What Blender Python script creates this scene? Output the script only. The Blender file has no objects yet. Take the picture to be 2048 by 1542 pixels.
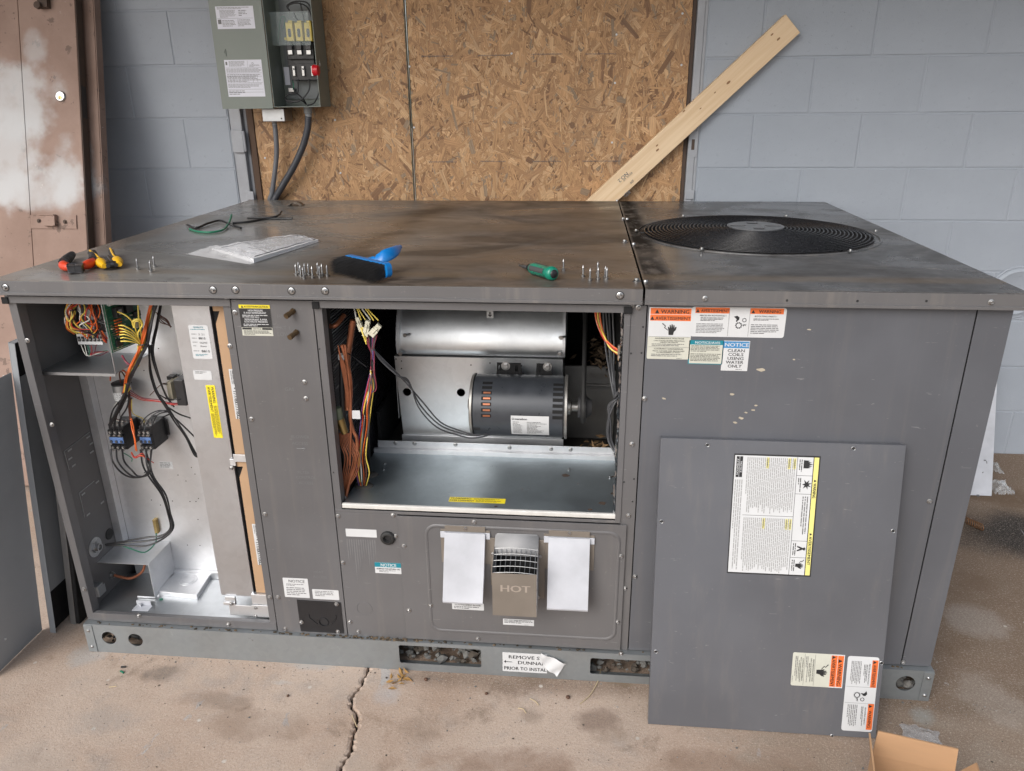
import bpy, bmesh, math, random
from mathutils import Vector, Matrix, noise
from mathutils.geometry import tessellate_polygon
rnd = random.Random(7)
scene = bpy.context.scene
col = scene.collection

# ---------------------------------------------------------------- camera
FPX, PITCH, YAW, ROLL = 1513.8166, 0.363846, 0.095888, 0.009287
CAM = Vector((1.392661, -1.673831, 1.491896))
def _rot():
    cx, sx = math.cos(PITCH), math.sin(PITCH); cy, sy = math.cos(YAW), math.sin(YAW); cr, sr = math.cos(ROLL), math.sin(ROLL)
    return Matrix(((cy, -sy, 0), (sy, cy, 0), (0, 0, 1))) @ Matrix(((1, 0, 0), (0, cx, sx), (0, -sx, cx))) @ Matrix(((cr, 0, sr), (0, 1, 0), (-sr, 0, cr)))
RM = _rot()
cd = bpy.data.cameras.new('camera'); cam = bpy.data.objects.new('camera', cd); col.objects.link(cam)
cd.sensor_width = 36; cd.lens = FPX / 2048 * 36; cd.clip_start = .01; cd.clip_end = 200
right, fwd, up = RM.col[0], RM.col[1], RM.col[2]
m3 = Matrix((right, up, -fwd)).transposed()
cam.matrix_world = Matrix.Translation(CAM) @ m3.to_4x4()
scene.camera = cam
# ---------------------------------------------------------------- light
SUN_EL, SUN_AZ = math.radians(36), math.radians(-150)      # azimuth from +Y towards +X
world = bpy.data.worlds.new('World'); scene.world = world; world.use_nodes = True
nt = world.node_tree; nt.nodes.clear()
sky = nt.nodes.new('ShaderNodeTexSky'); sky.sky_type = 'NISHITA'; sky.sun_disc = False
sky.sun_elevation = SUN_EL; sky.sun_rotation = SUN_AZ; sky.air_density = 1.0; sky.dust_density = 3.0; sky.ozone_density = 1.0
hsv = nt.nodes.new('ShaderNodeHueSaturation'); hsv.inputs['Saturation'].default_value = .42
bg = nt.nodes.new('ShaderNodeBackground'); bg.inputs['Strength'].default_value = .13
wo = nt.nodes.new('ShaderNodeOutputWorld')
nt.links.new(sky.outputs[0], hsv.inputs['Color']); nt.links.new(hsv.outputs[0], bg.inputs[0]); nt.links.new(bg.outputs[0], wo.inputs[0])
sd = bpy.data.lights.new('sun', 'SUN'); sd.energy = .9; sd.angle = math.radians(40); sd.color = (1, .975, .94)
so = bpy.data.objects.new('sun', sd); col.objects.link(so)
sv = Vector((math.sin(SUN_AZ) * math.cos(SUN_EL), math.cos(SUN_AZ) * math.cos(SUN_EL), math.sin(SUN_EL)))
so.rotation_euler = sv.to_track_quat('Z', 'Y').to_euler(); so.location = (0, -4, 6)
vs = scene.view_settings; vs.view_transform = 'Standard'; vs.look = 'None'; vs.gamma = 1; vs.exposure = .66; vs.use_curve_mapping = False

# ---------------------------------------------------------------- pixels to points
def ray(u, v): return RM @ Vector(((u - 1024) / FPX, 1, -(v - 771) / FPX))
def _on(u, v, a, val):
    d = ray(u, v); return CAM + d * ((val - CAM[a]) / d[a])
def F(u, v, y=0.): return _on(u, v, 1, y)        # a vertical plane parallel to the front of the unit
def T(u, v, z): return _on(u, v, 2, z)           # a level plane
def S(u, v, x): return _on(u, v, 0, x)           # a vertical plane parallel to its side
def PL(u, v, o, n):
    d = ray(u, v); return CAM + d * ((o - CAM).dot(n) / d.dot(n))

# ---------------------------------------------------------------- mesh builder
V = Vector
class MB:
    def __init__(s): s.v = []; s.f = []; s.m = []; s.col = None; s.uv = None
    def add(s, vs, fs, m=0):
        b = len(s.v); s.v += [tuple(p) for p in vs]; s.f += [tuple(i + b for i in f) for f in fs]; s.m += [m] * len(fs); return s
    def box(s, a, b, m=0, mat=None):
        x0, y0, z0 = a; x1, y1, z1 = b
        vs = [V((x, y, z)) for z in (z0, z1) for y in (y0, y1) for x in (x0, x1)]
        if mat: vs = [mat @ p for p in vs]
        return s.add(vs, [(0, 2, 3, 1), (4, 5, 7, 6), (0, 1, 5, 4), (2, 6, 7, 3), (0, 4, 6, 2), (1, 3, 7, 5)], m)
    def quad(s, a, b, c, d, m=0): return s.add([a, b, c, d], [(0, 1, 2, 3)], m)
    def prism(s, poly, mat, d, m=0, holes=()):
        """2-D outline (plus holes) in the frame's xy, extruded from 0 to d along its z"""
        loops = [[V((p[0], p[1], 0)) for p in poly]] + [[V((p[0], p[1], 0)) for p in h] for h in holes]
        flat = [p for l in loops for p in l]; tri = tessellate_polygon(loops); n = len(flat)
        s.add([mat @ p for p in flat] + [mat @ (p + V((0, 0, d))) for p in flat],
              [tuple(t) for t in tri] + [tuple(i + n for i in reversed(t)) for t in tri], m)
        b = len(s.v) - 2 * n; k = 0
        for l in loops:
            c = len(l)
            for i in range(c):
                j = (i + 1) % c
                s.f.append((b + k + i, b + k + j, b + n + k + j, b + n + k + i)); s.m.append(m)
            k += c
        return s
    def tube(s, pts, r, seg=8, m=0, caps=True, closed=False):
        pts = [V(p) for p in pts]; n = len(pts)
        rr = r if isinstance(r, (list, tuple)) else [r] * n
        t0 = (pts[1] - pts[0]).normalized(); nrm = t0.orthogonal().normalized(); vs = []
        for i in range(n):
            t = (pts[(i + 1) % n] - pts[i - 1]) if closed else (pts[min(i + 1, n - 1)] - pts[max(i - 1, 0)])
            if t.length < 1e-9: t = t0
            t = t.normalized(); nrm = (nrm - t * nrm.dot(t)); nrm = nrm.normalized() if nrm.length > 1e-6 else t.orthogonal().normalized(); bn = t.cross(nrm)
            for k in range(seg):
                a = 2 * math.pi * k / seg; vs.append(pts[i] + (nrm * math.cos(a) + bn * math.sin(a)) * rr[i])
        fs = []
        for i in range(n if closed else n - 1):
            j = (i + 1) % n
            for k in range(seg):
                q = (k + 1) % seg; fs.append((i * seg + k, i * seg + q, j * seg + q, j * seg + k))
        if caps and not closed: fs += [tuple(range(seg))[::-1], tuple((n - 1) * seg + k for k in range(seg))]
        return s.add(vs, fs, m)
    def cyl(s, a, b, r0, r1=None, seg=20, m=0):
        return s.tube([a, b], [r0, r0 if r1 is None else r1], seg, m)
    def lathe(s, prof, mat, seg=24, m=0):
        """profile of (radius, height) turned about the frame's z"""
        n = len(prof); vs = []
        for r, h in prof:
            for k in range(seg):
                a = 2 * math.pi * k / seg; vs.append(mat @ V((r * math.cos(a), r * math.sin(a), h)))
        fs = [(i * seg + k, i * seg + (k + 1) % seg, (i + 1) * seg + (k + 1) % seg, (i + 1) * seg + k) for i in range(n - 1) for k in range(seg)]
        fs += [tuple(range(seg))[::-1], tuple((n - 1) * seg + k for k in range(seg))]
        return s.add(vs, fs, m)
    def blob(s, c, r, m=0, sub=1, jit=.25, rg=rnd):
        b = bmesh.new(); bmesh.ops.create_icosphere(b, subdivisions=sub, radius=1)
        vs = [V((v.co.x * r[0], v.co.y * r[1], v.co.z * r[2])) * (1 + rg.uniform(-jit, jit)) + V(c) for v in b.verts]
        fs = [tuple(v.index for v in f.verts) for f in b.faces]; b.free(); return s.add(vs, fs, m)
    def text(s, txt, mat, size, m=0, align='LEFT', bold=0., sx=1.):
        key = (txt, align)
        if key not in _TXT:
            c = bpy.data.curves.new('t', 'FONT'); c.body = txt; c.size = 1; c.align_x = align; c.resolution_u = 2
            o = bpy.data.objects.new('t', c); me = bpy.data.meshes.new_from_object(o)
            _TXT[key] = ([p.co.copy() for p in me.vertices], [tuple(f.vertices) for f in me.polygons])
            bpy.data.objects.remove(o); bpy.data.curves.remove(c); bpy.data.meshes.remove(me)
        vs, fs = _TXT[key]
        for k in ((0,) if not bold else (-1, 0, 1)):        # heavier strokes: the letters again, shifted a hair
            s.add([mat @ V((p.x * size * sx + k * bold * 2.2 * size, p.y * size, k * .00003)) for p in vs], fs, m)
        return s
    def build(s, name, mats, parent=None, smooth=None, bevel=0, loc=None, tri=False):
        me = bpy.data.meshes.new(name); me.from_pydata(s.v, [], s.f)
        mats = mats if isinstance(mats, (list, tuple)) else [mats]
        for mt in mats: me.materials.append(mt)
        if len(mats) > 1: me.polygons.foreach_set('material_index', s.m)
        me.update()
        if smooth is not None:
            me.polygons.foreach_set('use_smooth', [True] * len(me.polygons)); me.set_sharp_from_angle(angle=math.radians(smooth))
        return link(name, me, parent, bevel, loc)
_TXT = {}
def link(name, me, parent=None, bevel=0, loc=None):
    o = bpy.data.objects.new(name, me); col.objects.link(o)
    if loc is not None: o.location = loc
    if parent: attach(o, parent)
    if bevel:
        b = o.modifiers.new('bevel', 'BEVEL'); b.width = bevel; b.segments = 2; b.limit_method = 'ANGLE'; b.angle_limit = math.radians(40); b.harden_normals = False
    return o
def attach(o, parent):
    o.parent = parent; o.matrix_parent_inverse = WL(parent).inverted()
def WL(o):
    m = Matrix.LocRotScale(o.location, o.rotation_euler, o.scale)
    return m if not o.parent else WL(o.parent) @ o.matrix_parent_inverse @ m
def tag(o, label, cat, group=None):
    o['label'] = label; o['category'] = cat
    if group: o['group'] = group
    return o
def thing(name, label, cat, loc=(0, 0, 0), group=None):
    o = bpy.data.objects.new(name, None); o.empty_display_size = .05; o.location = loc; col.objects.link(o); return tag(o, label, cat, group)
def frame(o, ex, ey):
    ex = V(ex).normalized(); ey = V(ey); ey = (ey - ex * ey.dot(ex)).normalized(); ez = ex.cross(ey)
    m = Matrix((ex, ey, ez)).transposed().to_4x4(); m.translation = V(o); return m
FR = lambda x, y, z: frame((x, y, z), (1, 0, 0), (0, 0, 1))      # x right, y up, z towards the camera side (-Y)
UPF = lambda x, y, z: Matrix.Translation((x, y, z))
def circ(cx, cy, r, n=28): return [(cx + r * math.cos(2 * math.pi * i / n), cy + r * math.sin(2 * math.pi * i / n)) for i in range(n)]
def rrect(x0, y0, x1, y1, r, n=4):
    out = []
    for cx, cy, a in ((x1 - r, y0 + r, -90), (x1 - r, y1 - r, 0), (x0 + r, y1 - r, 90), (x0 + r, y0 + r, 180)):
        for i in range(n + 1):
            t = math.radians(a + 90 * i / n); out.append((cx + r * math.cos(t), cy + r * math.sin(t)))
    return out
def spline(pts, k=6):
    pts = [V(p) for p in pts]; q = [pts[0] * 2 - pts[1]] + pts + [pts[-1] * 2 - pts[-2]]; out = []
    for i in range(1, len(q) - 2):
        a, b, c, d = q[i - 1], q[i], q[i + 1], q[i + 2]
        for j in range(k):
            t = j / k
            out.append(.5 * ((2 * b) + (c - a) * t + (2 * a - 5 * b + 4 * c - d) * t * t + (3 * b - a - 3 * c + d) * t ** 3))
    return out + [pts[-1]]
def wire(pts, r, m=0, mb=None, seg=7, k=6):
    mb = mb or MB(); return mb.tube(spline(pts, k), r, seg, m)
def FP(l): return [F(u, v, y) for u, v, y in l]

# ---------------------------------------------------------------- materials
def newmat(name):
    mt = bpy.data.materials.new(name); mt.use_nodes = True; n = mt.node_tree; p = n.nodes['Principled BSDF']; return mt, n, p
def nd(n, t, **kw):
    x = n.nodes.new(t)
    for k, v in kw.items():
        if k in x.inputs: x.inputs[k].default_value = v
        else: setattr(x, k, v)
    return x
def mix(n, fac, a, b, mode='MIX'):
    x = n.nodes.new('ShaderNodeMix'); x.data_type = 'RGBA'; x.blend_type = mode; x.clamp_factor = True
    for s, v in ((0, fac), (6, a), (7, b)):
        if hasattr(v, 'is_linked') or hasattr(v, 'links'): n.links.new(v, x.inputs[s])
        else: x.inputs[s].default_value = v if s == 0 else (*v[:3], 1)
    return x.outputs[2]
def ramp(n, val, a, b, lo=0., hi=1.):
    x = n.nodes.new('ShaderNodeMapRange'); x.interpolation_type = 'SMOOTHSTEP'
    x.inputs['From Min'].default_value = a; x.inputs['From Max'].default_value = b; x.inputs['To Min'].default_value = lo; x.inputs['To Max'].default_value = hi
    n.links.new(val, x.inputs['Value']); return x.outputs[0]
def coords(n, scale=(1, 1, 1), loc=(0, 0, 0), rot=(0, 0, 0), src='Object'):
    tc = n.nodes.new('ShaderNodeTexCoord'); mp = n.nodes.new('ShaderNodeMapping')
    mp.inputs['Scale'].default_value = scale; mp.inputs['Location'].default_value = loc; mp.inputs['Rotation'].default_value = rot
    n.links.new(tc.outputs[src], mp.inputs['Vector']); return mp.outputs[0]
def tnoise(n, vec, scale, detail=4, rough=.55, dist=0.):
    x = nd(n, 'ShaderNodeTexNoise', Scale=scale, Detail=detail, Roughness=rough, Distortion=dist); n.links.new(vec, x.inputs['Vector']); return x.outputs['Fac']
def math_(n, op, a, b=None):
    x = n.nodes.new('ShaderNodeMath'); x.operation = op
    for i, v in enumerate((a, b)):
        if v is None: continue
        if hasattr(v, 'links'): n.links.new(v, x.inputs[i])
        else: x.inputs[i].default_value = v
    return x.outputs[0]
def bump(n, p, h, strength=.3, dist=.002):
    b = nd(n, 'ShaderNodeBump', Strength=strength, Distance=dist); n.links.new(h, b.inputs['Height']); n.links.new(b.outputs[0], p.inputs['Normal']); return b
def setc(n, p, c):
    if hasattr(c, 'links'): n.links.new(c, p.inputs['Base Color'])
    else: p.inputs['Base Color'].default_value = (*c, 1)
def sc(c, k): return tuple(x * k for x in c)
def M(name, c, rough=.5, metal=0., var=.12, vs=30., bmp=.0, bs=300., coat=0., spec=.5, stretch=(1, 1, 1)):
    mt, n, p = newmat(name); p.inputs['Metallic'].default_value = metal; p.inputs['Specular IOR Level'].default_value = spec
    if coat: p.inputs['Coat Weight'].default_value = coat; p.inputs['Coat Roughness'].default_value = .15
    if var:
        f = tnoise(n, coords(n, stretch), vs, 5); setc(n, p, mix(n, f, sc(c, 1 - var * 1.6), sc(c, 1 + var * 1.2)))
        n.links.new(ramp(n, f, .25, .75, max(.03, rough - .08), min(1, rough + .08)), p.inputs['Roughness'])
    else: setc(n, p, c); p.inputs['Roughness'].default_value = rough
    if bmp: bump(n, p, tnoise(n, coords(n, stretch), bs, 3), bmp)
    return mt

def mat_paint(name, c, dust=.5, seed=0., streak=True):
    mt, n, p = newmat(name); co = coords(n, loc=(seed, seed * .7, 0))
    a = tnoise(n, co, 2.2, 5, .6); a3 = tnoise(n, co, .9, 3, .5); cc = mix(n, ramp(n, a, .3, .7), sc(c, .9), sc(c, 1.1)); cc = mix(n, ramp(n, a3, .35, .65), cc, mix(n, .3 * dust, cc, sc((.16, .14, .12), 1)))
    st = tnoise(n, coords(n, (22, 22, 1.3), (seed, 0, 0)), 1.4, 5, .62)
    if streak: cc = mix(n, ramp(n, st, .5, .8, 0, .42 * dust), cc, sc((.27, .235, .205), 1))
    f = tnoise(n, co, 90, 3, .7); cc = mix(n, ramp(n, f, .66, .74, 0, .35 * dust), cc, (.33, .31, .29))
    wv = tnoise(n, coords(n, (6, 6, 40), (seed + 3, 0, 0)), 4, 2, .5, 1.5)
    cc = mix(n, ramp(n, wv, .735, .76, 0, .3), cc, (.42, .42, .42))
    setc(n, p, cc); n.links.new(ramp(n, a, .3, .7, .3, .46), p.inputs['Roughness'])
    h = tnoise(n, co, 700, 2); h2 = tnoise(n, co, 3.5, 3); bump(n, p, math_(n, 'ADD', math_(n, 'MULTIPLY', h, .1), math_(n, 'MULTIPLY', h2, 3.2)), .3, .003)
    return mt
def mat_deck(name, c):
    mt, n, p = newmat(name); p.inputs['Specular IOR Level'].default_value = .32
    a = tnoise(n, coords(n, (1, 1.3, 1)), 2.2, 6, .6, .3)
    b = tnoise(n, coords(n, (1.0, 1.5, 1), (3, 1, 0)), 1.7, 6, .55, .8)
    d = tnoise(n, coords(n, (1.0, 1.6, 1), (0, 7, 0)), 2.2, 6, .58, 1.)
    g = tnoise(n, coords(n), 120, 3, .7)
    cc = mix(n, ramp(n, a, .3, .7), sc(c, .85), sc(c, 1.1))
    sp = nd(n, 'ShaderNodeSeparateXYZ'); n.links.new(coords(n), sp.inputs[0])
    hh = tnoise(n, coords(n, (1, 1.6, 1), (2, 2, 0)), 16, 7, .68); cc = mix(n, ramp(n, hh, .3, .7), sc(c, .7), sc(c, 1.35))
    # brown silt film, heaviest across the middle of the deck where water has pooled
    wx = math_(n, 'MULTIPLY', ramp(n, math_(n, 'ADD', sp.outputs[0], math_(n, 'MULTIPLY', a, .3)), .62, 1.0), ramp(n, sp.outputs[0], 1.5, 1.56, 1, .12))
    silt = math_(n, 'MULTIPLY', ramp(n, a, .34, .6, .25, 1), wx)
    cc = mix(n, math_(n, 'MULTIPLY', ramp(n, sp.outputs[0], .85, 1.15, .85, 0), ramp(n, a, .35, .6, .5, 1)), cc, (.24, .23, .215))
    cc = mix(n, math_(n, 'MULTIPLY', silt, .8), cc, (.105, .078, .055))
    cc = mix(n, math_(n, 'MULTIPLY', ramp(n, b, .52, .72, 0, .5), math_(n, 'ADD', wx, .25)), cc, (.04, .03, .022))
    cc = mix(n, math_(n, 'MULTIPLY', ramp(n, d, .6, .64, 0, .6), wx), cc, (.03, .026, .022))
    cc = mix(n, ramp(n, d, .3, .42, .22, 0), cc, (.17, .145, .12))
    cc = mix(n, ramp(n, g, .68, .78, 0, .22), cc, (.24, .21, .18))
    sw = math_(n, 'ABSOLUTE', math_(n, 'SUBTRACT', math_(n, 'SUBTRACT', sp.outputs[0], math_(n, 'MULTIPLY', sp.outputs[1], .06)), math_(n, 'ADD', .64, math_(n, 'MULTIPLY', d, .22))))
    cc = mix(n, math_(n, 'MULTIPLY', ramp(n, sw, .02, .14, .6, 0), ramp(n, b, .3, .6, .35, 1)), cc, (.085, .055, .032))
    cc = mix(n, math_(n, 'MULTIPLY', ramp(n, sw, .0, .05, .5, 0), ramp(n, g, .35, .6, .2, 1)), cc, (.02, .014, .009))
    cc = mix(n, ramp(n, hh, .52, .7, 0, .4), cc, (.15, .13, .11)); cc = mix(n, ramp(n, hh, .28, .44, .45, 0), cc, (.035, .03, .026))
    # black mildew strip along the seam between the two lids
    e = math_(n, 'MULTIPLY', ramp(n, sp.outputs[0], 1.53, 1.54), ramp(n, math_(n, 'ADD', sp.outputs[0], math_(n, 'MULTIPLY', d, .06)), 1.6, 1.64, 1, 0))
    e = math_(n, 'MULTIPLY', e, math_(n, 'MULTIPLY', ramp(n, b, .3, .55, .45, 1), ramp(n, tnoise(n, coords(n, (1, .5, 1)), 22, 6, .65), .3, .55, .35, 1))); cc = mix(n, math_(n, 'MULTIPLY', e, .92), cc, (.018, .014, .011))
    # brown tide lines near the edges
    ed = ramp(n, math_(n, 'ADD', sp.outputs[1], math_(n, 'MULTIPLY', d, .05)), .085, .11); ed2 = ramp(n, math_(n, 'ADD', sp.outputs[1], math_(n, 'MULTIPLY', d, .05)), .13, .17, 1, 0)
    cc = mix(n, math_(n, 'MULTIPLY', math_(n, 'MULTIPLY', ed, ed2), .4), cc, (.16, .115, .07))
    el = ramp(n, math_(n, 'ADD', sp.outputs[0], math_(n, 'MULTIPLY', d, .06)), .05, .1, 1, 0); cc = mix(n, math_(n, 'MULTIPLY', el, .45), cc, (.15, .108, .075))
    setc(n, p, cc)
    r = math_(n, 'ADD', ramp(n, b, .35, .7, .16, .36), math_(n, 'ADD', math_(n, 'MULTIPLY', silt, .12), math_(n, 'ADD', math_(n, 'MULTIPLY', ramp(n, d, .42, .62), .14), math_(n, 'MULTIPLY', e, .4)))); n.links.new(r, p.inputs['Roughness'])
    n.links.new(math_(n, 'MULTIPLY', math_(n, 'SUBTRACT', 1., math_(n, 'MULTIPLY', e, .95)), ramp(n, d, .35, .65, .46, .28)), p.inputs['Specular IOR Level'])
    bump(n, p, math_(n, 'ADD', math_(n, 'MULTIPLY', tnoise(n, coords(n), 4, 2), .6), math_(n, 'MULTIPLY', g, .05)), .15, .0015)
    return mt
def mat_galv(name, c=(.52, .54, .56), rough=.3, rust=0., seed=0.):
    mt, n, p = newmat(name); co = coords(n, loc=(seed, seed, seed)); p.inputs['Metallic'].default_value = .92
    vo = nd(n, 'ShaderNodeTexVoronoi', Scale=70.); n.links.new(co, vo.inputs['Vector'])
    hs = nd(n, 'ShaderNodeSeparateColor'); n.links.new(vo.outputs['Color'], hs.inputs[0])
    a = tnoise(n, co, 6, 5, .6)
    cc = mix(n, hs.outputs[0], sc(c, .97), sc(c, 1.03)); cc = mix(n, ramp(n, a, .35, .75, 0, .22), cc, sc(c, .8))
    w = tnoise(n, coords(n, (1, 1, 1), (5 + seed, 0, 0)), 26, 6, .7); cc = mix(n, ramp(n, w, .64, .74, 0, .2), cc, (.7, .72, .75))
    if rust:
        ru = tnoise(n, coords(n, loc=(9 + seed, 2, 0)), 9, 6, .7); f = ramp(n, ru, .72 - rust * .12, .78 - rust * .1, 0, .85); cc = mix(n, f, cc, (.09, .055, .035))
        n.links.new(math_(n, 'SUBTRACT', .92, math_(n, 'MULTIPLY', f, .9)), p.inputs['Metallic'])
    setc(n, p, cc); n.links.new(ramp(n, a, .3, .7, rough - .04, rough + .08), p.inputs['Roughness'])
    bump(n, p, math_(n, 'ADD', tnoise(n, co, 3, 2), math_(n, 'MULTIPLY', w, .03)), .1, .003)
    return mt
GRAY = (.112, .111, .116)
m_paint = mat_paint('unit_paint', GRAY); m_paint2 = mat_paint('unit_paint_panel', (.098, .102, .115), .3, 4.)
m_lid = mat_paint('lid_edge_paint', (.118, .117, .122), .8, 2.)
m_deck = mat_deck('lid_top_paint', (.074, .076, .08))
m_galv = mat_galv('galvanised_steel', (.68, .69, .71), .5); m_galv2 = mat_galv('galvanised_deck', (.36, .41, .44), .45, .8, 3.)
m_galvs = mat_galv('galvanised_bright', (.7, .72, .74), .36, 0., 17.)
m_galvd = mat_galv('galvanised_dull', (.4, .415, .43), .4, 0., 7.)
m_rail = mat_galv('rail_galvanised', (.35, .375, .39), .6, .15, 5.)
m_zinc = M('zinc_screw', (.42, .42, .42), .34, 1., .1, 200)
m_black = M('black_plastic', (.014, .014, .016), .45, 0, .1, 60)
m_rubber = M('black_rubber', (.018, .018, .018), .65, 0, .2, 60)
m_foam = M('black_insulation', (.009, .009, .01), .9, 0, .3, 80, .4, 160)
m_void = M('dark_void', (.0025, .0025, .003), .8, 0, 0)
m_dark = M('dark_paint', (.06, .06, .064), .5, 0, .2, 12)
m_inside = M('cabinet_inside_paint', (.1, .098, .1), .45, 0, .15, 6)
m_white = M('white_label', (.58, .59, .6), .4, 0, .05, 20); m_white2 = M('white_sheet', (.48, .495, .535), .4, 0, .2, 12)
m_cream = M('cream_label', (.53, .53, .46), .4, 0, .05, 20)
m_ink = M('black_ink', (.018, .018, .02), .5, 0, 0); m_micro = M('fine_print_ink', (.13, .13, .135), .5, 0, 0)
m_orange = M('orange_ink', (.7, .15, .035), .45, 0, .06, 20); m_teal = M('teal_ink', (.008, .2, .26), .45, 0, .06, 20)
m_blue = M('blue_ink', (.05, .22, .45), .45, 0, .06, 20); m_yel = M('yellow_label', (.82, .66, .02), .45, 0, .06, 20); m_pyel = M('pale_yellow_label', (.72, .66, .22), .45, 0, .05, 20)
m_copper = M('copper', (.36, .135, .07), .38, .6, .35, 40); m_brass = M('brass', (.45, .33, .14), .4, .9, .25, 60)
m_taupe = M('taupe_paint', (.18, .155, .13), .45, 0, .1, 18)
W_BLK = M('black_wire', (.015, .015, .017), .38, 0, 0); W_RED = M('red_wire', (.45, .03, .02), .4, 0, 0); W_ORG = M('orange_wire', (.62, .12, .02), .4, 0, 0)
W_YEL = M('yellow_wire', (.72, .56, .1), .4, 0, 0); W_GRN = M('green_wire', (.01, .16, .09), .4, 0, 0); W_WHT = M('white_wire', (.6, .6, .56), .4, 0, 0)
W_BRN = M('brown_wire', (.11, .035, .02), .4, 0, 0); W_PUR = M('purple_wire', (.12, .06, .2), .4, 0, 0); W_MAR = M('maroon_wire', (.2, .03, .05), .4, 0, 0); W_GRY = M('gray_wire', (.06, .062, .068), .4, 0, 0)
WIRES = [W_BLK, W_RED, W_ORG, W_YEL, W_GRN, W_WHT, W_BRN, W_PUR, W_MAR, W_GRY]

# ------------------------------------------------------------------ ground: two slab halves either side of the crack
STAINS = [(330, 1345, .06, .035, (.1, .09, .08), .75), (430, 1400, .1, .03, (.15, .115, .09), .5), (500, 1445, .14, .05, (.2, .14, .1), .45), (170, 1310, .045, .05, (.4, .39, .38), .7), (200, 1440, .09, .05, (.3, .28, .26), .5),
          (600, 1330, .08, .02, (.38, .37, .36), .7), (560, 1365, .06, .012, (.42, .42, .42), .8), (770, 1390, .045, .035, (.42, .4, .4), .7), (850, 1460, .06, .06, (.16, .12, .09), .55), (1000, 1530, .22, .05, (.2, .12, .08), .65), (1060, 1430, .03, .03, (.17, .13, .1), .6),
          (1200, 1440, .05, .04, (.15, .1, .075), .65), (1240, 1480, .06, .03, (.2, .15, .11), .6), (1150, 1355, .16, .02, (.14, .1, .06), .6), (1450, 1530, .2, .04, (.2, .13, .09), .6), (1560, 1510, .1, .03, (.3, .22, .17), .5), (690, 1530, .06, .04, (.4, .33, .27), .5), (80, 1530, .1, .06, (.42, .36, .31), .5),
          (1960, 1250, .08, .1, (.36, .33, .3), .5), (1990, 1400, .12, .1, (.36, .32, .28), .5), (1900, 1290, .12, .05, (.13, .085, .05), .6), (1950, 1180, .15, .08, (.15, .1, .065), .6), (1850, 1430, .03, .03, (.3, .33, .32), .6), (2030, 1000, .2, .08, (.13, .085, .05), .7)]
def mat_concrete():
    mt, n, p = newmat('old_concrete'); p.inputs['Specular IOR Level'].default_value = .3; co = coords(n); sp = nd(n, 'ShaderNodeSeparateXYZ'); n.links.new(co, sp.inputs[0]); X, Y = sp.outputs[0], sp.outputs[1]
    a = tnoise(n, co, 2.2, 7, .62, .2); b = tnoise(n, coords(n, (1, 1, 1), (4, 2, 0)), 6, 8, .68, .2); g = tnoise(n, co, 160, 4, .75); g2 = tnoise(n, co, 420, 2, .6)
    s = tnoise(n, coords(n, (1, 1, 1), (8, 5, 0)), 3.6, 8, .66, .35)
    cc = mix(n, ramp(n, a, .32, .68), (.4, .292, .222), (.49, .388, .315))
    cc = mix(n, ramp(n, b, .5, .72, 0, .6), cc, (.33, .29, .26)); cc = mix(n, ramp(n, b, .28, .42, .55, 0), cc, (.23, .155, .105))
    cc = mix(n, ramp(n, s, .58, .7, 0, .6), cc, (.17, .12, .085)); cc = mix(n, ramp(n, s, .3, .36, .35, 0), cc, (.5, .44, .38))
    # brown silt washed over the right-hand slab, and along the foot of the rail
    wob = math_(n, 'MULTIPLY', math_(n, 'SUBTRACT', a, .5), 1.1)
    rt = ramp(n, math_(n, 'ADD', X, wob), 1.5, 2.15, 0, .78); cc = mix(n, rt, cc, (.2, .148, .105))
    cc = mix(n, math_(n, 'MULTIPLY', ramp(n, b, .48, .66), math_(n, 'MULTIPLY', rt, .7)), cc, (.3, .245, .19))
    ft = math_(n, 'MULTIPLY', ramp(n, math_(n, 'ADD', Y, math_(n, 'MULTIPLY', s, .1)), -.05, .02), ramp(n, X, .85, 1.0)); cc = mix(n, math_(n, 'MULTIPLY', ft, .6), cc, (.13, .085, .055))
    dx = math_(n, 'SUBTRACT', X, 2.99); dy = math_(n, 'MULTIPLY', math_(n, 'SUBTRACT', Y, .86), 1.5); rr = math_(n, 'SQRT', math_(n, 'ADD', math_(n, 'MULTIPLY', dx, dx), math_(n, 'MULTIPLY', dy, dy)))
    cc = mix(n, ramp(n, math_(n, 'ADD', rr, math_(n, 'MULTIPLY', math_(n, 'SUBTRACT', s, .5), .4)), .1, .34, .95, 0), cc, (.012, .011, .011))
    # a grey cement smear and speckles of aggregate
    sm = tnoise(n, coords(n, (2.6, 1, 1), (1, 3, 0), (0, 0, -.75)), 4.5, 5, .62, .4); cc = mix(n, ramp(n, sm, .665, .69, 0, .7), cc, (.37, .37, .37))
    cc = mix(n, ramp(n, g, .52, .72, 0, .6), cc, (.58, .5, .43)); cc = mix(n, ramp(n, g, .28, .46, .6, 0), cc, (.15, .105, .075)); cc = mix(n, ramp(n, g2, .55, .72, 0, .5), cc, (.62, .56, .5)); cc = mix(n, ramp(n, g2, .28, .42, .45, 0), cc, (.12, .085, .06))
    fl = nd(n, 'ShaderNodeTexVoronoi', Scale=16.); n.links.new(co, fl.inputs['Vector']); fs = nd(n, 'ShaderNodeSeparateColor'); n.links.new(fl.outputs['Color'], fs.inputs[0])
    cc = mix(n, math_(n, 'MULTIPLY', ramp(n, math_(n, 'ADD', fl.outputs['Distance'], math_(n, 'MULTIPLY', g, .12)), .13, .16, 1, 0), ramp(n, fs.outputs[0], .78, .8, 0, .8)), cc, (.55, .51, .46))
    cc = mix(n, math_(n, 'MULTIPLY', ramp(n, math_(n, 'ADD', fl.outputs['Distance'], math_(n, 'MULTIPLY', g, .12)), .1, .14, 1, 0), ramp(n, fs.outputs[1], .85, .87, 0, .8)), cc, (.05, .035, .026))
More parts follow.
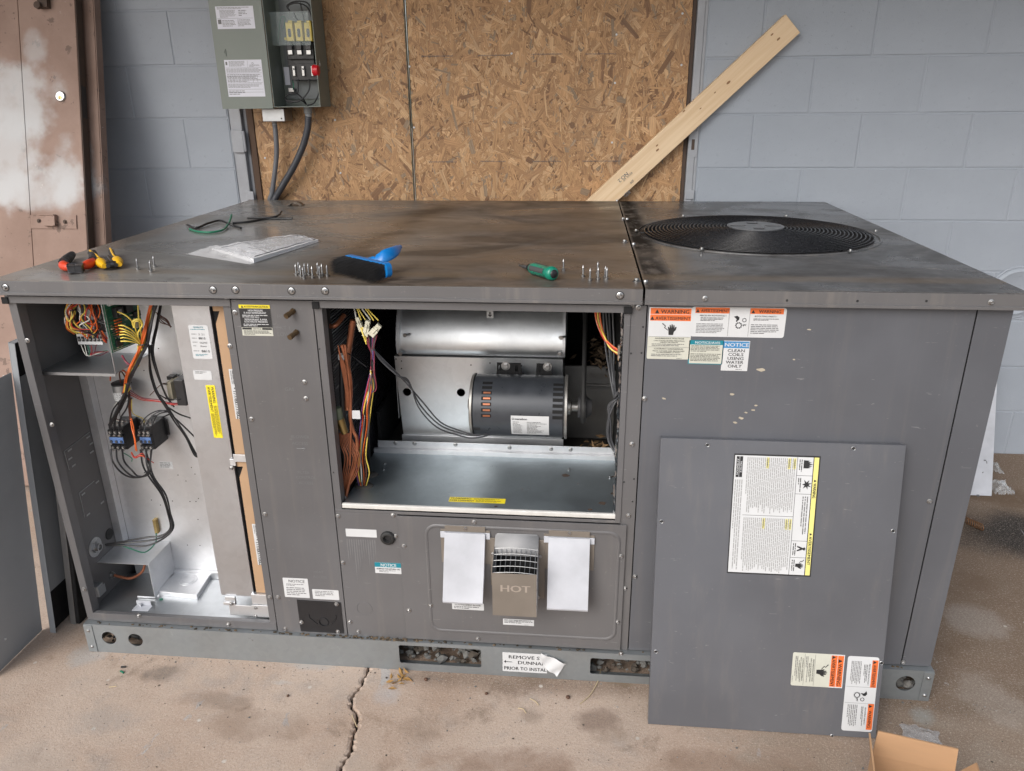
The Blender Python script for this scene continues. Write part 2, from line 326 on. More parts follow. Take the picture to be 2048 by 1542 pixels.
    for (u, v, rx, ry, c_, k) in STAINS:
        q = T(u, v, 0); ex_ = math_(n, 'DIVIDE', math_(n, 'SUBTRACT', X, q.x), rx); ey_ = math_(n, 'DIVIDE', math_(n, 'SUBTRACT', Y, q.y), ry)
        r2 = math_(n, 'ADD', math_(n, 'ADD', math_(n, 'MULTIPLY', ex_, ex_), math_(n, 'MULTIPLY', ey_, ey_)), math_(n, 'ADD', math_(n, 'MULTIPLY', math_(n, 'SUBTRACT', b, .5), 6.), math_(n, 'MULTIPLY', math_(n, 'SUBTRACT', s, .5), 6.)))
        cc = mix(n, math_(n, 'MULTIPLY', ramp(n, r2, -.3, 1.6, k, 0), ramp(n, g, .3, .6, .55, 1)), cc, c_)
    setc(n, p, cc); n.links.new(ramp(n, a, .3, .7, .7, .92), p.inputs['Roughness'])
    bump(n, p, math_(n, 'ADD', math_(n, 'MULTIPLY', g, .8), math_(n, 'ADD', math_(n, 'MULTIPLY', g2, .4), math_(n, 'MULTIPLY', b, 3.))), .6, .0025); return mt
m_conc = mat_concrete(); m_soil = M('crack_dirt', (.035, .026, .018), .95, 0, .4, 90, .6, 200)
crack = [(.80, 1.5), (.83, .8), (.80, .3), (.823, -.006), (.819, -.05), (.821, -.085), (.806, -.125), (.812, -.155), (.838, -.19), (.847, -.225), (.851, -.262), (.856, -.302), (.850, -.335), (.846, -.37), (.80, -.6), (.83, -1.2), (.7, -2.5), (.9, -6)]
cp = []
for i in range(len(crack) - 1):
    (x0, y0), (x1, y1) = crack[i], crack[i + 1]; k = 5 if abs(y1 - y0) < .3 else 2
    for j in range(k):
        t = j / k; w = .003 if i in (0, 1, 2) else .0036
        cp.append((x0 + (x1 - x0) * t + rnd.uniform(-.003, .003), y0 + (y1 - y0) * t, w + rnd.uniform(-.0018, .003)))
cp.append((.9, -6, .004))
cp = [(cp[0][0], 40, .003)] + cp + [(1, -40, .003)]
g = MB(); n = len(cp)
for sgn in (-1, 1):
    vs = []
    for x, y, w in cp: vs += [(sgn * 40, y, 0), (x + sgn * (w + .007), y, 0), (x + sgn * w, y, -.003), (x + sgn * w * .4, y, -.018)]
    fs = []
    for i in range(n - 1):
        for k in range(3):
            q = (i * 4 + k, i * 4 + k + 1, i * 4 + 5 + k, i * 4 + 4 + k); fs.append(q if sgn < 0 else q[::-1])
    g.add(vs, fs)
gr = g.build('ground', m_conc); gr['kind'] = 'structure'
s = MB()
s.add([p for x, y, w in cp for p in ((x - .02, y, -.014), (x + .02, y, -.014))], [(2 * i, 2 * i + 2, 2 * i + 3, 2 * i + 1) for i in range(n - 1)])
so_ = s.build('crack_soil', m_soil); so_['kind'] = 'structure'

# ------------------------------------------------------------------ painted block wall with a double doorway
YW = 1.533; CH = .2032; CW = .4064
def mat_wall():
    mt, n, p = newmat('blue_grey_wall_paint'); co = coords(n); a = tnoise(n, co, 2.5, 6, .6); b = tnoise(n, co, 40, 5, .7); c = tnoise(n, co, 260, 3, .6)
    cc = mix(n, ramp(n, a, .3, .7), (.29, .322, .368), (.32, .353, .402)); cc = mix(n, ramp(n, b, .7, .76, 0, .5), cc, (.44, .46, .48)); cc = mix(n, ramp(n, b, .24, .3, .5, 0), cc, (.13, .14, .16))
    setc(n, p, cc); p.inputs['Roughness'].default_value = .55
    pits = ramp(n, tnoise(n, co, 90, 3, .6), .3, .38); bump(n, p, math_(n, 'ADD', math_(n, 'MULTIPLY', c, .35), math_(n, 'ADD', math_(n, 'MULTIPLY', pits, .5), math_(n, 'MULTIPLY', a, 2.))), .7, .0025); return mt
m_wall = mat_wall()
wall = thing('block_wall', 'blue-grey painted concrete block wall behind the unit', 'wall', (1, YW, 0))
OX0, OX1, OZ = -.088, 1.838, 2.1
mb = MB()
for x0, x1, z0, z1 in ((-3.2, OX0, 0, 3.05), (OX1, 5.2, 0, 3.05), (OX0, OX1, OZ, 3.05)): mb.box((x0, YW + .0024, z0), (x1, YW + .19, z1))
mb.build('mortar', m_wall, wall)
bm_cache = {}
def block_mesh(w):
    w = round(w, 4)
    if w not in bm_cache:
        b = MB(); h = (CH - .005) / 2; e = .0028; hw = w / 2
        o = [(-hw, .012, -h), (hw, .012, -h), (hw, .012, h), (-hw, .012, h)]; i = [(-hw, e, -h), (hw, e, -h), (hw, e, h), (-hw, e, h)]; f = [(-hw + e, 0, -h + e), (hw - e, 0, -h + e), (hw - e, 0, h - e), (-hw + e, 0, h - e)]
        b.add(o + i + f, [(8, 9, 10, 11)] + [(4 + k, 4 + (k + 1) % 4, 8 + (k + 1) % 4, 8 + k) for k in range(4)] + [(k, (k + 1) % 4, 4 + (k + 1) % 4, 4 + k) for k in range(4)])
        me = bpy.data.meshes.new('block'); me.from_pydata(b.v, [], b.f); me.materials.append(m_wall); bm_cache[w] = me
    return bm_cache[w]
for lo, hi, off in ((-2.1, OX0, (-.282, -.493)), (OX1, 4.3, (2.0453, 2.0453 + CW / 2))):
    for r in range(12):
        ph = off[r % 2]; x = ph + CW * math.ceil((lo - ph) / CW) - CW
        while x < hi:
            a, b = max(x, lo), min(x + CW, hi)
            if b - a > .03:
                o = link('block', block_mesh(b - a - .005), wall, 0, None); o.location = V(((a + b) / 2, YW + rnd.uniform(-.0006, .0006), CH * (r + .5) - .001)); attach(o, wall)
            x += CW
mb = MB(); mb.tube([(p[0], YW - .001, p[1]) for p in circ(3.158, .728, .104, 48)], .006, 6, 0, closed=True)
mb.lathe([(0, 0), (.1, 0), (.1, .008), (.088, .013), (.08, .009), (0, .009)], FR(3.158, YW, .728), 48)
tag(mb.build('wall_cap', m_wall, smooth=40), 'round painted metal cover plate on the block wall beside the unit', 'cover plate')

# the roof overhang that shades the wall and the top of the unit (above the frame)
cn = MB(); cn.box((-3.2, -.08, 2.55), (5.2, YW + .0, 2.68)); o = cn.build('canopy', M('soffit_paint', (.2, .2, .2), .7, 0, .1, 4)); o['kind'] = 'structure'
# ------------------------------------------------------------------ steel door frame
m_jamb = M('frame_paint', (.33, .345, .375), .5, 0, .16, 14, .3, 120); m_rust = M('rusty_steel', (.075, .05, .038), .75, 0, .35, 30, .5, 120)
m_woodfr = M('old_wood_stop', (.085, .05, .032), .8, 0, .3, 30, .4, 90, stretch=(8, 8, 1))
df = thing('door_frame', 'grey painted steel frame of the boarded-up double doorway', 'door frame', (.87, YW, 0))
mb = MB(); mb.box((OX0 + .008, YW - .002, 0), (-.034, YW + .09, OZ - .002)); mb.box((-.034, YW + .022, 0), (-.02, YW + .09, OZ - .002)); mb.box((OX0, YW + .006, 0), (OX0 + .008, YW + .09, OZ)); mb.build('jamb', m_jamb, df, None, .003)
mb = MB(); mb.box((-.0195, YW + .018, 0), (-.008, YW + .09, OZ - .01)); mb.build('rusty_gap_strip', m_rust, df, None, .002)
mb = MB(); mb.box((-.0075, YW + .004, 0), (.0155, YW + .06, OZ - .01)); mb.build('wood_stop', m_woodfr, df, None, .002)
mb = MB(); mb.box((1.797, YW - .002, 0), (1.826, YW + .09, OZ - .002)); mb.box((1.826, YW + .001, 0), (OX1, YW + .09, OZ - .002)); mb.build('jamb', m_jamb, df, None, .003)
mb = MB(); mb.box((1.781, YW + .014, 0), (1.796, YW + .09, OZ - .01)); mb.build('rusty_gap_strip', m_rust, df, None, .002)  # dark strip beside the right jamb paints the shade of the gap
mb = MB(); mb.box((OX0 + .008, YW - .004, OZ - .002), (OX1, YW + .09, OZ + .05)); mb.build('head', m_jamb, df, None, .003)
for z0, z1, sx in ((1.285, 1.375, 0), (.45, .54, 0)):      # hinge pockets
    a = MB(); a.box((-.079, YW - .017, z0), (-.03, YW - .003, z1)); a.cyl((-.027, YW - .01, z0 + .004), (-.027, YW - .01, z1 - .004), .006, seg=10); a.build('hinge', m_jamb, df, None, .002)
for z0, z1 in ((1.262, 1.36), (1.818, 1.86)):
    a = MB(); a.box((1.799, YW - .0035, z0), (1.834, YW - .0022, z1)); h = a.build('strike_plate', m_jamb, df, None, .0015)
    a = MB(); a.box((1.81, YW - .0042, z0 + .028), (1.822, YW - .0036, z1 - .03)); a.build('strike_slot', m_rust, h)
a = MB(); a.box((1.80, YW - .008, 1.098), (1.835, YW - .0025, 1.135)); a.build('strike_plate', m_jamb, df, None, .002)
a = MB(); a.box((-.05, YW - .008, 1.09), (-.018, YW - .0025, 1.125)); a.build('strike_plate', m_jamb, df, None, .002)

# ------------------------------------------------------------------ OSB sheets: strands laid one over another
def mat_osb():
    mt, n, p = newmat('osb_strand'); at = nd(n, 'ShaderNodeAttribute', attribute_name='Col'); uv = nd(n, 'ShaderNodeUVMap', uv_map='UV')
    mp = nd(n, 'ShaderNodeMapping'); mp.inputs['Scale'].default_value = (12, 420, 1); n.links.new(uv.outputs[0], mp.inputs[0])
    f = tnoise(n, mp.outputs[0], 1., 4, .65); k = tnoise(n, coords(n), 3, 4, .6)
    cc = mix(n, ramp(n, f, .3, .7), (.6, .55, .5), (1.15, 1.12, 1.05)); cc = mix(n, 1., at.outputs['Color'], cc, 'MULTIPLY'); cc = mix(n, ramp(n, k, .55, .75, 0, .35), cc, sc((.2, .14, .1), 1))
    setc(n, p, cc); p.inputs['Roughness'].default_value = .62; bump(n, p, f, .5, .0008); return mt
m_osb = mat_osb(); m_osbb = M('osb_core', (.27, .15, .075), .8, 0, .3, 40); m_green = M('green_edge_seal', (.06, .085, .06), .7, 0, .3, 60)
def osb(name, label, x0, x1, z1, edge):
    t = thing(name, label, 'board', ((x0 + x1) / 2, YW, 0), 'boards closing the doorway')
    yf = YW + .012; b = MB(); b.box((x0, yf, .01), (x1, yf + .011, z1)); b.build('core', m_osbb, t)
    v = []; f = []; cols = []; uvs = []; r = random.Random(int(x0 * 999) + 5); n_ = int((x1 - x0) * (z1 - .9) * 15000)
    for i in range(n_):
        L = r.uniform(.008, .04) if r.random() < .8 else r.uniform(.04, .11); w = L * r.uniform(.06, .2) if r.random() < .9 else r.uniform(.008, .03); w = min(w, .026)
        cx = r.uniform(x0, x1); cz = r.uniform(.9, z1); a = r.gauss(math.pi / 2, .75); d = i / n_ * .0022 + r.uniform(0, .0004)
        p0 = [(-L, -w * r.uniform(.1, .8)), (-L * r.uniform(.75, .98), -w), (L * r.uniform(.75, .98), -w), (L, r.uniform(-.6, .6) * w), (L * r.uniform(.7, .98), w), (-L * r.uniform(.7, .98), w)]
        p0 = [(q[0] * .5, q[1] * .5) for q in p0]; ca, sa = math.cos(a), math.sin(a); b0 = len(v); tl = r.uniform(-.0004, .0004); ou = r.uniform(0, 50)
        for q in p0:
            px, pz = cx + q[0] * ca - q[1] * sa, cz + q[0] * sa + q[1] * ca
            v.append((min(max(px, x0), x1), yf - .0002 - d + tl * q[0] / L, min(max(pz, .9), z1))); uvs.append((q[0] + ou, q[1] + ou))
        f.append(tuple(range(b0, b0 + 6)))
        h = r.random(); c = (.48, .29, .148) if h < .42 else (.4, .235, .12) if h < .72 else (.56, .37, .21) if h < .9 else (.23, .125, .065) if h < .95 else (.3, .22, .15)
        k = r.uniform(.85, 1.1); cols += [(c[0] * k, c[1] * k, c[2] * k, 1)] * 6
    me = bpy.data.meshes.new('strands'); me.from_pydata(v, [], f); me.materials.append(m_osb)
    ca_ = me.color_attributes.new('Col', 'FLOAT_COLOR', 'CORNER'); ca_.data.foreach_set('color', [x for c in cols for x in c])
    ul = me.uv_layers.new(name='UV'); ul.data.foreach_set('uv', [x for c in uvs for x in c])
    o = link('strands', me, t); o['kind'] = 'stuff'
    b = MB(); b.box((edge - .0012, yf - .0034, .01), (edge + .0012, yf + .0005, z1 - .001)); b.build('sealed_edge', m_green, t)
    return t
o1 = osb('osb_board', 'narrow strip of OSB board next to the electrical box', .0165, .6775, OZ - .012, .6755)
o2 = osb('osb_board', 'wide OSB board with printed dashed lines, behind the leaning lumber', .6815, 1.7795, OZ - .012, .6835)
nb = MB(); nb.lathe([(0, 0), (.0042, 0), (.0042, .0012), (.002, .0022), (0, .0022)], Matrix.Rotation(math.pi / 2, 4, 'X'), 8)
nm = bpy.data.meshes.new('nail'); nm.from_pydata(nb.v, [], nb.f); nm.materials.append(m_white)
for u, v, t in [(1023, 107, o2), (819, 133, o2), (828, 255, o2), (1233, 69, o2), (1230, 166, o2), (1224, 285, o2), (1019, 2, o2), (1365, 27, o2), (1363, 130, o2), (670, 240, o1), (681, 346, o1), (530, 316, o1)]:
    o = link('nail', nm, None); o.location = F(u, v, YW + .0085); o.location.y = YW + .0095; attach(o, t)
mk = MB(); r = random.Random(3)
for (u0, v0, u1, v1) in [(842, 112, 905, 112), (1062, 109, 1125, 107), (1170, 108, 1232, 107), (955, 111, 1020, 110), (855, 324, 912, 324), (1065, 323, 1122, 323), (1165, 323, 1240, 322), (960, 323, 1010, 323)]:
    a, b = F(u0, v0, YW), F(u1, v1, YW); x = a.x
    while x < b.x:
        z = (a.z + b.z) / 2; mk.box((x, YW + .0078, z - r.uniform(.001, .003)), (x + .0011, YW + .0082, z + r.uniform(.001, .003))); x += r.uniform(.0018, .0035)
o = mk.build('printed_line', m_micro, o2); o['kind'] = 'stuff'

# ------------------------------------------------------------------ 2x4 leaning behind the unit
def mat_wood():
    mt, n, p = newmat('fresh_spruce'); v = coords(n, (1.2, 26, 26)); f = tnoise(n, v, 2., 5, .6, .5); w = tnoise(n, coords(n, (.6, 9, 9)), 3, 2)
    cc = mix(n, ramp(n, f, .3, .7), (.64, .46, .28), (.74, .57, .38)); cc = mix(n, ramp(n, w, .55, .8, 0, .45), cc, (.47, .31, .17))
    kn = nd(n, 'ShaderNodeTexVoronoi', Scale=5.2); n.links.new(coords(n, (1, 1.6, 1)), kn.inputs[0]); cc = mix(n, ramp(n, kn.outputs['Distance'], .025, .07, .8, 0), cc, (.2, .1, .05))
    setc(n, p, cc); p.inputs['Roughness'].default_value = .6; bump(n, p, f, .2, .001); return mt
m_wood = mat_wood()
dirv = V((-.7258, 0, -.6879)); side = V((.6879, 0, -.7258)); top = V((2.112, 1.4915, 1.769))
lum = thing('lumber', 'fresh 2x4 timber leaning behind the unit against the wall', 'lumber', top + dirv * 2.479 + side * .0865)
mb = MB(); mb.box((0, 0, -.038), (2.479, .0865, 0)); pl = mb.build('plank', m_wood, None, None, .0025); pl.matrix_world = frame(top, dirv, side); attach(pl, lum)
ym = top.y - .0006
def stamp(txt, u, v, sz, ang):
    q = F(u, v, ym); st.text(txt, frame((q.x, ym, q.z), (math.cos(ang), 0, math.sin(ang)), (-math.sin(ang), 0, math.cos(ang))), sz, 0, 'CENTER', .01)
for u, v, k in ((1457, 165, .006), (1368, 222, .004), (1401, 217, .003), (1314, 291, .004), (1315, 300, .005), (1544, 69, .004), (1557, 78, .005), (1430, 185, .003)):
    q = F(u, v, top.y); mb = MB(); mb.prism([(k * 1.5 * math.cos(t_), k * .7 * math.sin(t_)) for t_ in [2 * math.pi * i / 12 for i in range(12)]], frame((q.x, top.y - .0001, q.z), (.726, 0, .688), (-.688, 0, .726)), .0003); mb.build('knot', M('knot_brown', (.26, .13, .06), .7, 0, .4, 300), lum)
st = MB(); A_ = math.radians(43.5 + 180)
for txt, u, v, sz in (('NO.2', 1244, 352, .021), ('KD19  HT', 1254, 352, .011), ('SPF', 1262, 362, .013), ('KD', 1252, 385, .02)): stamp(txt, u, v, sz, A_)
st.build('grade_stamp', m_micro, lum)['kind'] = 'stuff'

# ------------------------------------------------------------------ two old brown doors leaning on the wall
def mat_door():
    mt, n, p = newmat('faded_brown_door_paint'); co = coords(n); sp = nd(n, 'ShaderNodeSeparateXYZ'); n.links.new(co, sp.inputs[0]); a = tnoise(n, co, 4, 6, .62); b = tnoise(n, co, 18, 6, .7); g = tnoise(n, co, 120, 3); a2 = tnoise(n, coords(n, loc=(3, 1, 2)), 7, 4, .55)
    cc = mix(n, ramp(n, a, .3, .7), (.235, .155, .122), (.31, .215, .175)); cc = mix(n, ramp(n, b, .6, .63, 0, .75), cc, (.12, .082, .066)); cc = mix(n, ramp(n, b, .25, .32, .5, 0), cc, (.36, .29, .25))
    for cx, cz, rx, rz, k in ((-.83, 1.5, .17, .13, 1.), (-.92, 1.3, .2, .17, 1.), (-.62, 1.22, .07, .12, 1.), (-.75, 1.17, .2, .07, .9), (-.73, 1.68, .05, .06, .6)):
        dx = math_(n, 'DIVIDE', math_(n, 'SUBTRACT', sp.outputs[0], cx), rx); dz = math_(n, 'DIVIDE', math_(n, 'SUBTRACT', sp.outputs[2], cz), rz)
        rr = math_(n, 'ADD', math_(n, 'ADD', math_(n, 'MULTIPLY', dx, dx), math_(n, 'MULTIPLY', dz, dz)), math_(n, 'MULTIPLY', math_(n, 'SUBTRACT', a2, .5), 4.5))
        cc = mix(n, ramp(n, rr, .1, 1.7, .8 * k, 0), cc, (.5, .51, .52))
    sp2 = tnoise(n, co, 60, 3, .6); cc = mix(n, ramp(n, sp2, .73, .76, 0, .8), cc, (.6, .58, .55))
    setc(n, p, cc); p.inputs['Roughness'].default_value = .75; bump(n, p, math_(n, 'ADD', b, math_(n, 'MULTIPLY', g, .3)), .25, .0015); return mt
m_door = mat_door()
ey = V((0, .2425, .9701)); nD = V((1, 0, 0)).cross(ey)
def doorleaf(off, xr, label, mat_edge):
    o = V((xr, .8975 + .0, 0)) - nD * off; o.z = max(0, -(-nD * off).z) * 0; o = o + ey * ((0 - o.z) / ey.z)
    o.z = 0.012
    t = thing('steel_door', label, 'door', o, 'old doors leaning on the wall')
    fm = frame(o, (1, 0, 0), ey)
    mb = MB(); mb.box((-.91, 0, -.044), (-.2305 + .0, 2.03, 0), 0, fm); mb.box((-.2285, 0, -.044), (0, 2.03, 0), 0, fm); mb.build('leaf', m_door, t, None, .002)
    mb = MB(); mb.box((.0005, .004, -.041), (.0035, 2.026, -.003), 0, fm); mb.build('edge_channel', mat_edge, t)
    return t, fm
d2, fm2 = doorleaf(.058, -.512, 'rust-brown steel door behind the front door, its narrow edge showing', m_door)
d1, fm1 = doorleaf(0., -.55, 'faded brown steel door with white overspray, a lock cylinder and a latch bracket', m_rust)
oD = fm1.translation
def DP(u, v): return fm1.inverted() @ PL(u, v, oD, nD)
q = DP(122, 193); mb = MB(); fl = fm1 @ Matrix.Translation((q.x, q.y, 0)); mb.lathe([(0, 0), (.02, 0), (.02, .004), (.0165, .007), (0, .007)], fl, 28); lk = mb.build('lock_cylinder', m_zinc, d1, 40)
mb = MB(); mb.lathe([(0, .007), (.0075, .007), (.0075, .0085), (0, .0085)], fl @ Matrix.Translation((0, -.006, 0)), 16); mb.box((-.0012, -.011, .0085), (.0012, -.001, .0089), 1, fl); mb.build('keyway', [m_brass, m_ink], lk)
a, b = DP(62, 430), DP(155, 458); mb = MB(); mb.box((a.x, b.y, 0.0005), (b.x, a.y, .005), 0, fm1); br = mb.build('latch_bracket', m_door, d1, None, .001)
mb = MB(); c, d = DP(93, 430), DP(118, 453); mb.box((c.x, d.y, .005), (d.x, c.y, .024), 0, fm1); mb.box((c.x - .016, c.y - .004, .005), (d.x, c.y, .028), 0, fm1); mb.build('latch_keeper', m_door, br, None, .0015)
for u, v in ((80, 442), (132, 444)):
    q = DP(u, v); mb = MB(); mb.lathe([(0, .005), (.0085, .005), (.0085, .007), (.005, .0075), (.005, .011), (0, .011)], fm1 @ Matrix.Translation((q.x, q.y, 0)), 8); mb.build('bolt', m_rust, br)
a, b = DP(82, 2), DP(102, 18); mb = MB(); mb.box((a.x, b.y, .0005), (b.x, a.y + .05, .022), 0, fm1); mb.lathe([(0, .022), (.013, .022), (.013, .034), (0, .036)], fm1 @ Matrix.Translation((a.x + .006, b.y + .004, 0)), 10); mb.build('bolt_stub', m_rust, d1, 40)
# hardware cut-out in the edge
a = DP(166, 180); mb = MB(); mb.box((.0037, a.y - .1, -.036), (.0045, a.y + .02, -.01), 0, fm1); mb.build('lock_cutout', m_ink, d1)

# ------------------------------------------------------------------ fused disconnect, its junction box and conduits
m_box = M('disconnect_grey', (.17, .195, .175), .45, 0, .08, 12, .1, 300); m_boxin = M('disconnect_inside', (.13, .145, .15), .4, 0, .1, 10)
m_lex, n_, p_ = newmat('clear_shield'); p_.inputs['Base Color'].default_value = (.75, .9, .92, 1); p_.inputs['Alpha'].default_value = .1; p_.inputs['Roughness'].default_value = .08
m_fy = M('fuse_block_yellow', (.62, .48, .09), .45, 0, .1, 30); m_knob = M('red_knob', (.55, .008, .02), .35, 0, .08, 20); m_paper = M('paper_label', (.66, .67, .74), .6, 0, .05, 20)
BX0, BX1, BZ0, BZ1, BY0, BY1 = .166, .3545, 1.463, 2.05, 1.40, 1.5285
eb = thing('disconnect_box', 'grey electrical disconnect box hanging open on the wall', 'electrical box', (.2, BY1, BZ0))
t = .0025; mb = MB()
mb.box((BX0, BY1 - t, BZ0), (BX1, BY1, BZ1)); mb.box((BX0, BY0, BZ0), (BX0 + t, BY1 - t, BZ1)); mb.box((BX1 - t, BY0, BZ0), (BX1, BY1 - t, BZ1)); mb.box((BX0 + t, BY0, BZ0), (BX1 - t, BY1 - t, BZ0 + t)); mb.box((BX0 + t, BY0, BZ1 - t), (BX1 - t, BY1 - t, BZ1))
mb.build('enclosure', m_box, eb)
mb = MB(); mb.box((BX0 + .02, BY1 - .012, BZ0 + .03), (BX1 - .012, BY1 - t - .001, BZ1 - .03)); mb.build('back_plate', m_boxin, eb)
dr = MB(); dr.box((-.043, BY0 - .004, 1.4585), (.164, BY0 - .0015, BZ1 + .005)); dr.box((-.043, BY0 - .0015, 1.4585), (-.0405, BY0 + .014, BZ1 + .005)); dr.box((-.0405, BY0 - .0015, 1.4585), (.164, BY0 + .014, 1.461)); door = dr.build('door', m_box, eb)
def micro(mb, fr, x0, y0, x1, y1, n, m, r, fill=.85, hk=.4):
    """lines of print too fine to read: word-sized dashes"""
    dy = (y1 - y0) / n
    for i in range(n):
        x = x0; end = x0 + (x1 - x0) * (1 if i < n - 1 else r.uniform(.4, 1)) * fill + (x1 - x0) * (1 - fill) * r.random(); yb = y1 - dy * (i + .5 + hk / 2); yt = yb + dy * hk
        while x < end:
            w = dy * r.uniform(.7, 3.2); w = min(w, end - x)
            if w < dy * .2: break
            mb.add([fr @ V((x, yb, 0)), fr @ V((x + w, yb, 0)), fr @ V((x + w, yt, 0)), fr @ V((x, yt, 0))], [(0, 1, 2, 3)], m); x += w + dy * .35
def rect(mb, fr, x0, y0, x1, y1, m): mb.add([fr @ V((x0, y0, 0)), fr @ V((x1, y0, 0)), fr @ V((x1, y1, 0)), fr @ V((x0, y1, 0))], [(0, 1, 2, 3)], m)
for (u0, v0), (u1, v1), kind in (((430, 13), (511, 57), 0), ((448, 120), (531, 193), 1)):
    a, b = F(u0, v0, BY0 - .004), F(u1, v1, BY0 - .004); x0, z0, x1, z1 = a.x, b.z, b.x, a.z; w, h = x1 - x0, z1 - z0
    mb = MB(); mb.box((x0, BY0 - .0048, z0), (x1, BY0 - .0042, z1)); pp = mb.build('paper_label', m_paper, door)
    fr = FR(x0, BY0 - .0052, z0); mb = MB(); r = random.Random(11 + kind)
    if kind == 0:
        micro(mb, fr, w * .04, h * .86, w * .96, h * .97, 2, 0, r); micro(mb, fr, w * .1, h * .5, w * .55, h * .84, 7, 0, r); micro(mb, fr, w * .6, h * .55, w * .95, h * .84, 4, 0, r, .5); rect(mb, fr, w * .02, h * .46, w * .97, h * .47, 0); micro(mb, fr, w * .14, h * .1, w * .5, h * .4, 5, 0, r); micro(mb, fr, w * .55, h * .1, w * .9, h * .42, 6, 0, r); rect(mb, fr, w * .03, h * .22, w * .12, h * .42, 0)
    else:
        micro(mb, fr, w * .12, h * .82, w * .58, h * .97, 6, 0, r); rect(mb, fr, w * .03, h * .86, w * .08, h * .95, 0); mb.tube([(x0 + w * .76 + p[0], BY0 - .0052, z0 + h * .9 + p[1]) for p in circ(0, 0, .0032, 14)], .0006, 4, 0, closed=True)
        micro(mb, fr, w * .66, h * .8, w * .95, h * .87, 3, 0, r); rect(mb, fr, w * .62, h * .79, w * .625, h * .98, 0); rect(mb, fr, w * .02, h * .785, w * .97, h * .79, 0); micro(mb, fr, w * .03, h * .66, w * .97, h * .77, 4, 0, r)
        for zz in (.64, .55, .38, .2, .12): rect(mb, fr, w * .02, h * zz, w * .97, h * (zz + .006), 0)
        for xx in (.12, .2, .36, .5, .6, .72, .84): rect(mb, fr, w * xx, h * .38, w * (xx + .006), h * .55, 0)
        micro(mb, fr, w * .03, h * .4, w * .95, h * .62, 6, 0, r); micro(mb, fr, w * .03, h * .24, w * .95, h * .36, 4, 0, r); micro(mb, fr, w * .03, h * .05, w * .5, h * .18, 3, 0, r)
    mb.build('print', m_micro, pp)
a, b = F(442, 98, BY0 - .004), F(453, 112, BY0 - .004); mb = MB(); mb.box((a.x, BY0 - .007, b.z), (b.x, BY0 - .0042, a.z)); mb.box((a.x + .004, BY0 - .009, b.z + .01), (b.x - .004, BY0 - .007, a.z - .006)); mb.build('door_catch', m_box, door)
def fbox(mb, u0, v0, u1, v1, yf, yb, m=0):
    a, b = F(u0, v0, yf), F(u1, v1, yf); mb.box((a.x, yf, b.z), (b.x, yb, a.z), m)
sw = MB(); fbox(sw, 571, 82, 629, 132, 1.485, 1.516); fbox(sw, 580, 128, 637, 160, 1.47, 1.516); fbox(sw, 574, 100, 628, 118, 1.472, 1.4845)
sb = sw.build('switch_base', m_black, eb, None, .0015)
for k in range(3):
    u = 576 + 18.5 * k; mb = MB(); fbox(mb, u - 6.2, 45, u + 12, 82, 1.462, 1.512); fbox(mb, u - 1, 41, u + 8, 45, 1.466, 1.512); fb = mb.build('fuse_clip_block', m_fy, eb, None, .002)
    a = F(u + 3, 66, 1.4615); mb = MB(); mb.prism(rrect(-.006, -.015, .006, .016, .0055), FR(a.x, 1.4618, a.z), .0006); mb.build('clip_window', m_dark, fb)
    mb = MB(); fbox(mb, u - 3, 84, u + 8, 99, 1.47, 1.4845); mb.build('arc_chute', m_fy if k == 9 else m_dark, sb, None, .001)
    mb = MB(); fbox(mb, u - 1, 100, u + 9, 109, 1.462, 1.4715); mb.build('lug', m_zinc, sb, None, .001)
    mb = MB(); fbox(mb, u + 8, 132, u + 15, 152, 1.461, 1.4695); mb.build('lug', m_zinc, sb, None, .001)
    q = F(u + 11.5, 138, 1.46); mb = MB(); mb.lathe([(0, 0), (.0032, 0), (.0032, .002), (0, .002)], FR(q.x, 1.4609, q.z), 10); mb.build('lug_screw', m_ink, sb)
mb = MB(); fbox(mb, 568, 75, 573, 80, 1.468, 1.5); mb.build('block_tab', m_fy, eb, None, .001); mb = MB(); fbox(mb, 628, 42, 633, 108, 1.474, 1.512); mb.build('block_tab', m_fy, eb, None, .001)
q = F(641, 141, 1.43); mb = MB(); mb.lathe([(0, -.004), (.009, -.004), (.0095, .002), (.0095, .012), (.007, .0145), (0, .0145)], frame((BX1 - .014, 1.408, q.z), (0, 1, 0), (0, 0, 1)) @ Matrix.Diagonal((1.9, 2.1, 1.3, 1)), 24); mb.build('handle_knob', m_knob, eb, 40)
mb = MB(); mb.tube(FP([(627, 55, 1.452), (633, 95, 1.445), (638, 118, 1.44), (640, 132, 1.435)]), .0022, 8); mb.build('operating_rod', m_zinc, eb)
mb = MB(); fbox(mb, 537, 24, 622, 90, 1.453, 1.4545); mb.build('clear_shield', m_lex, eb)
mb = MB(); fbox(mb, 567, 134, 581, 170, 1.512, 1.5145); mb.build('rating_label', m_paper, eb)
mb = MB(); fbox(mb, 576, 176, 588, 184, 1.49, 1.51); mb.build('ground_lug', m_zinc, eb, None, .001)
mb = MB()
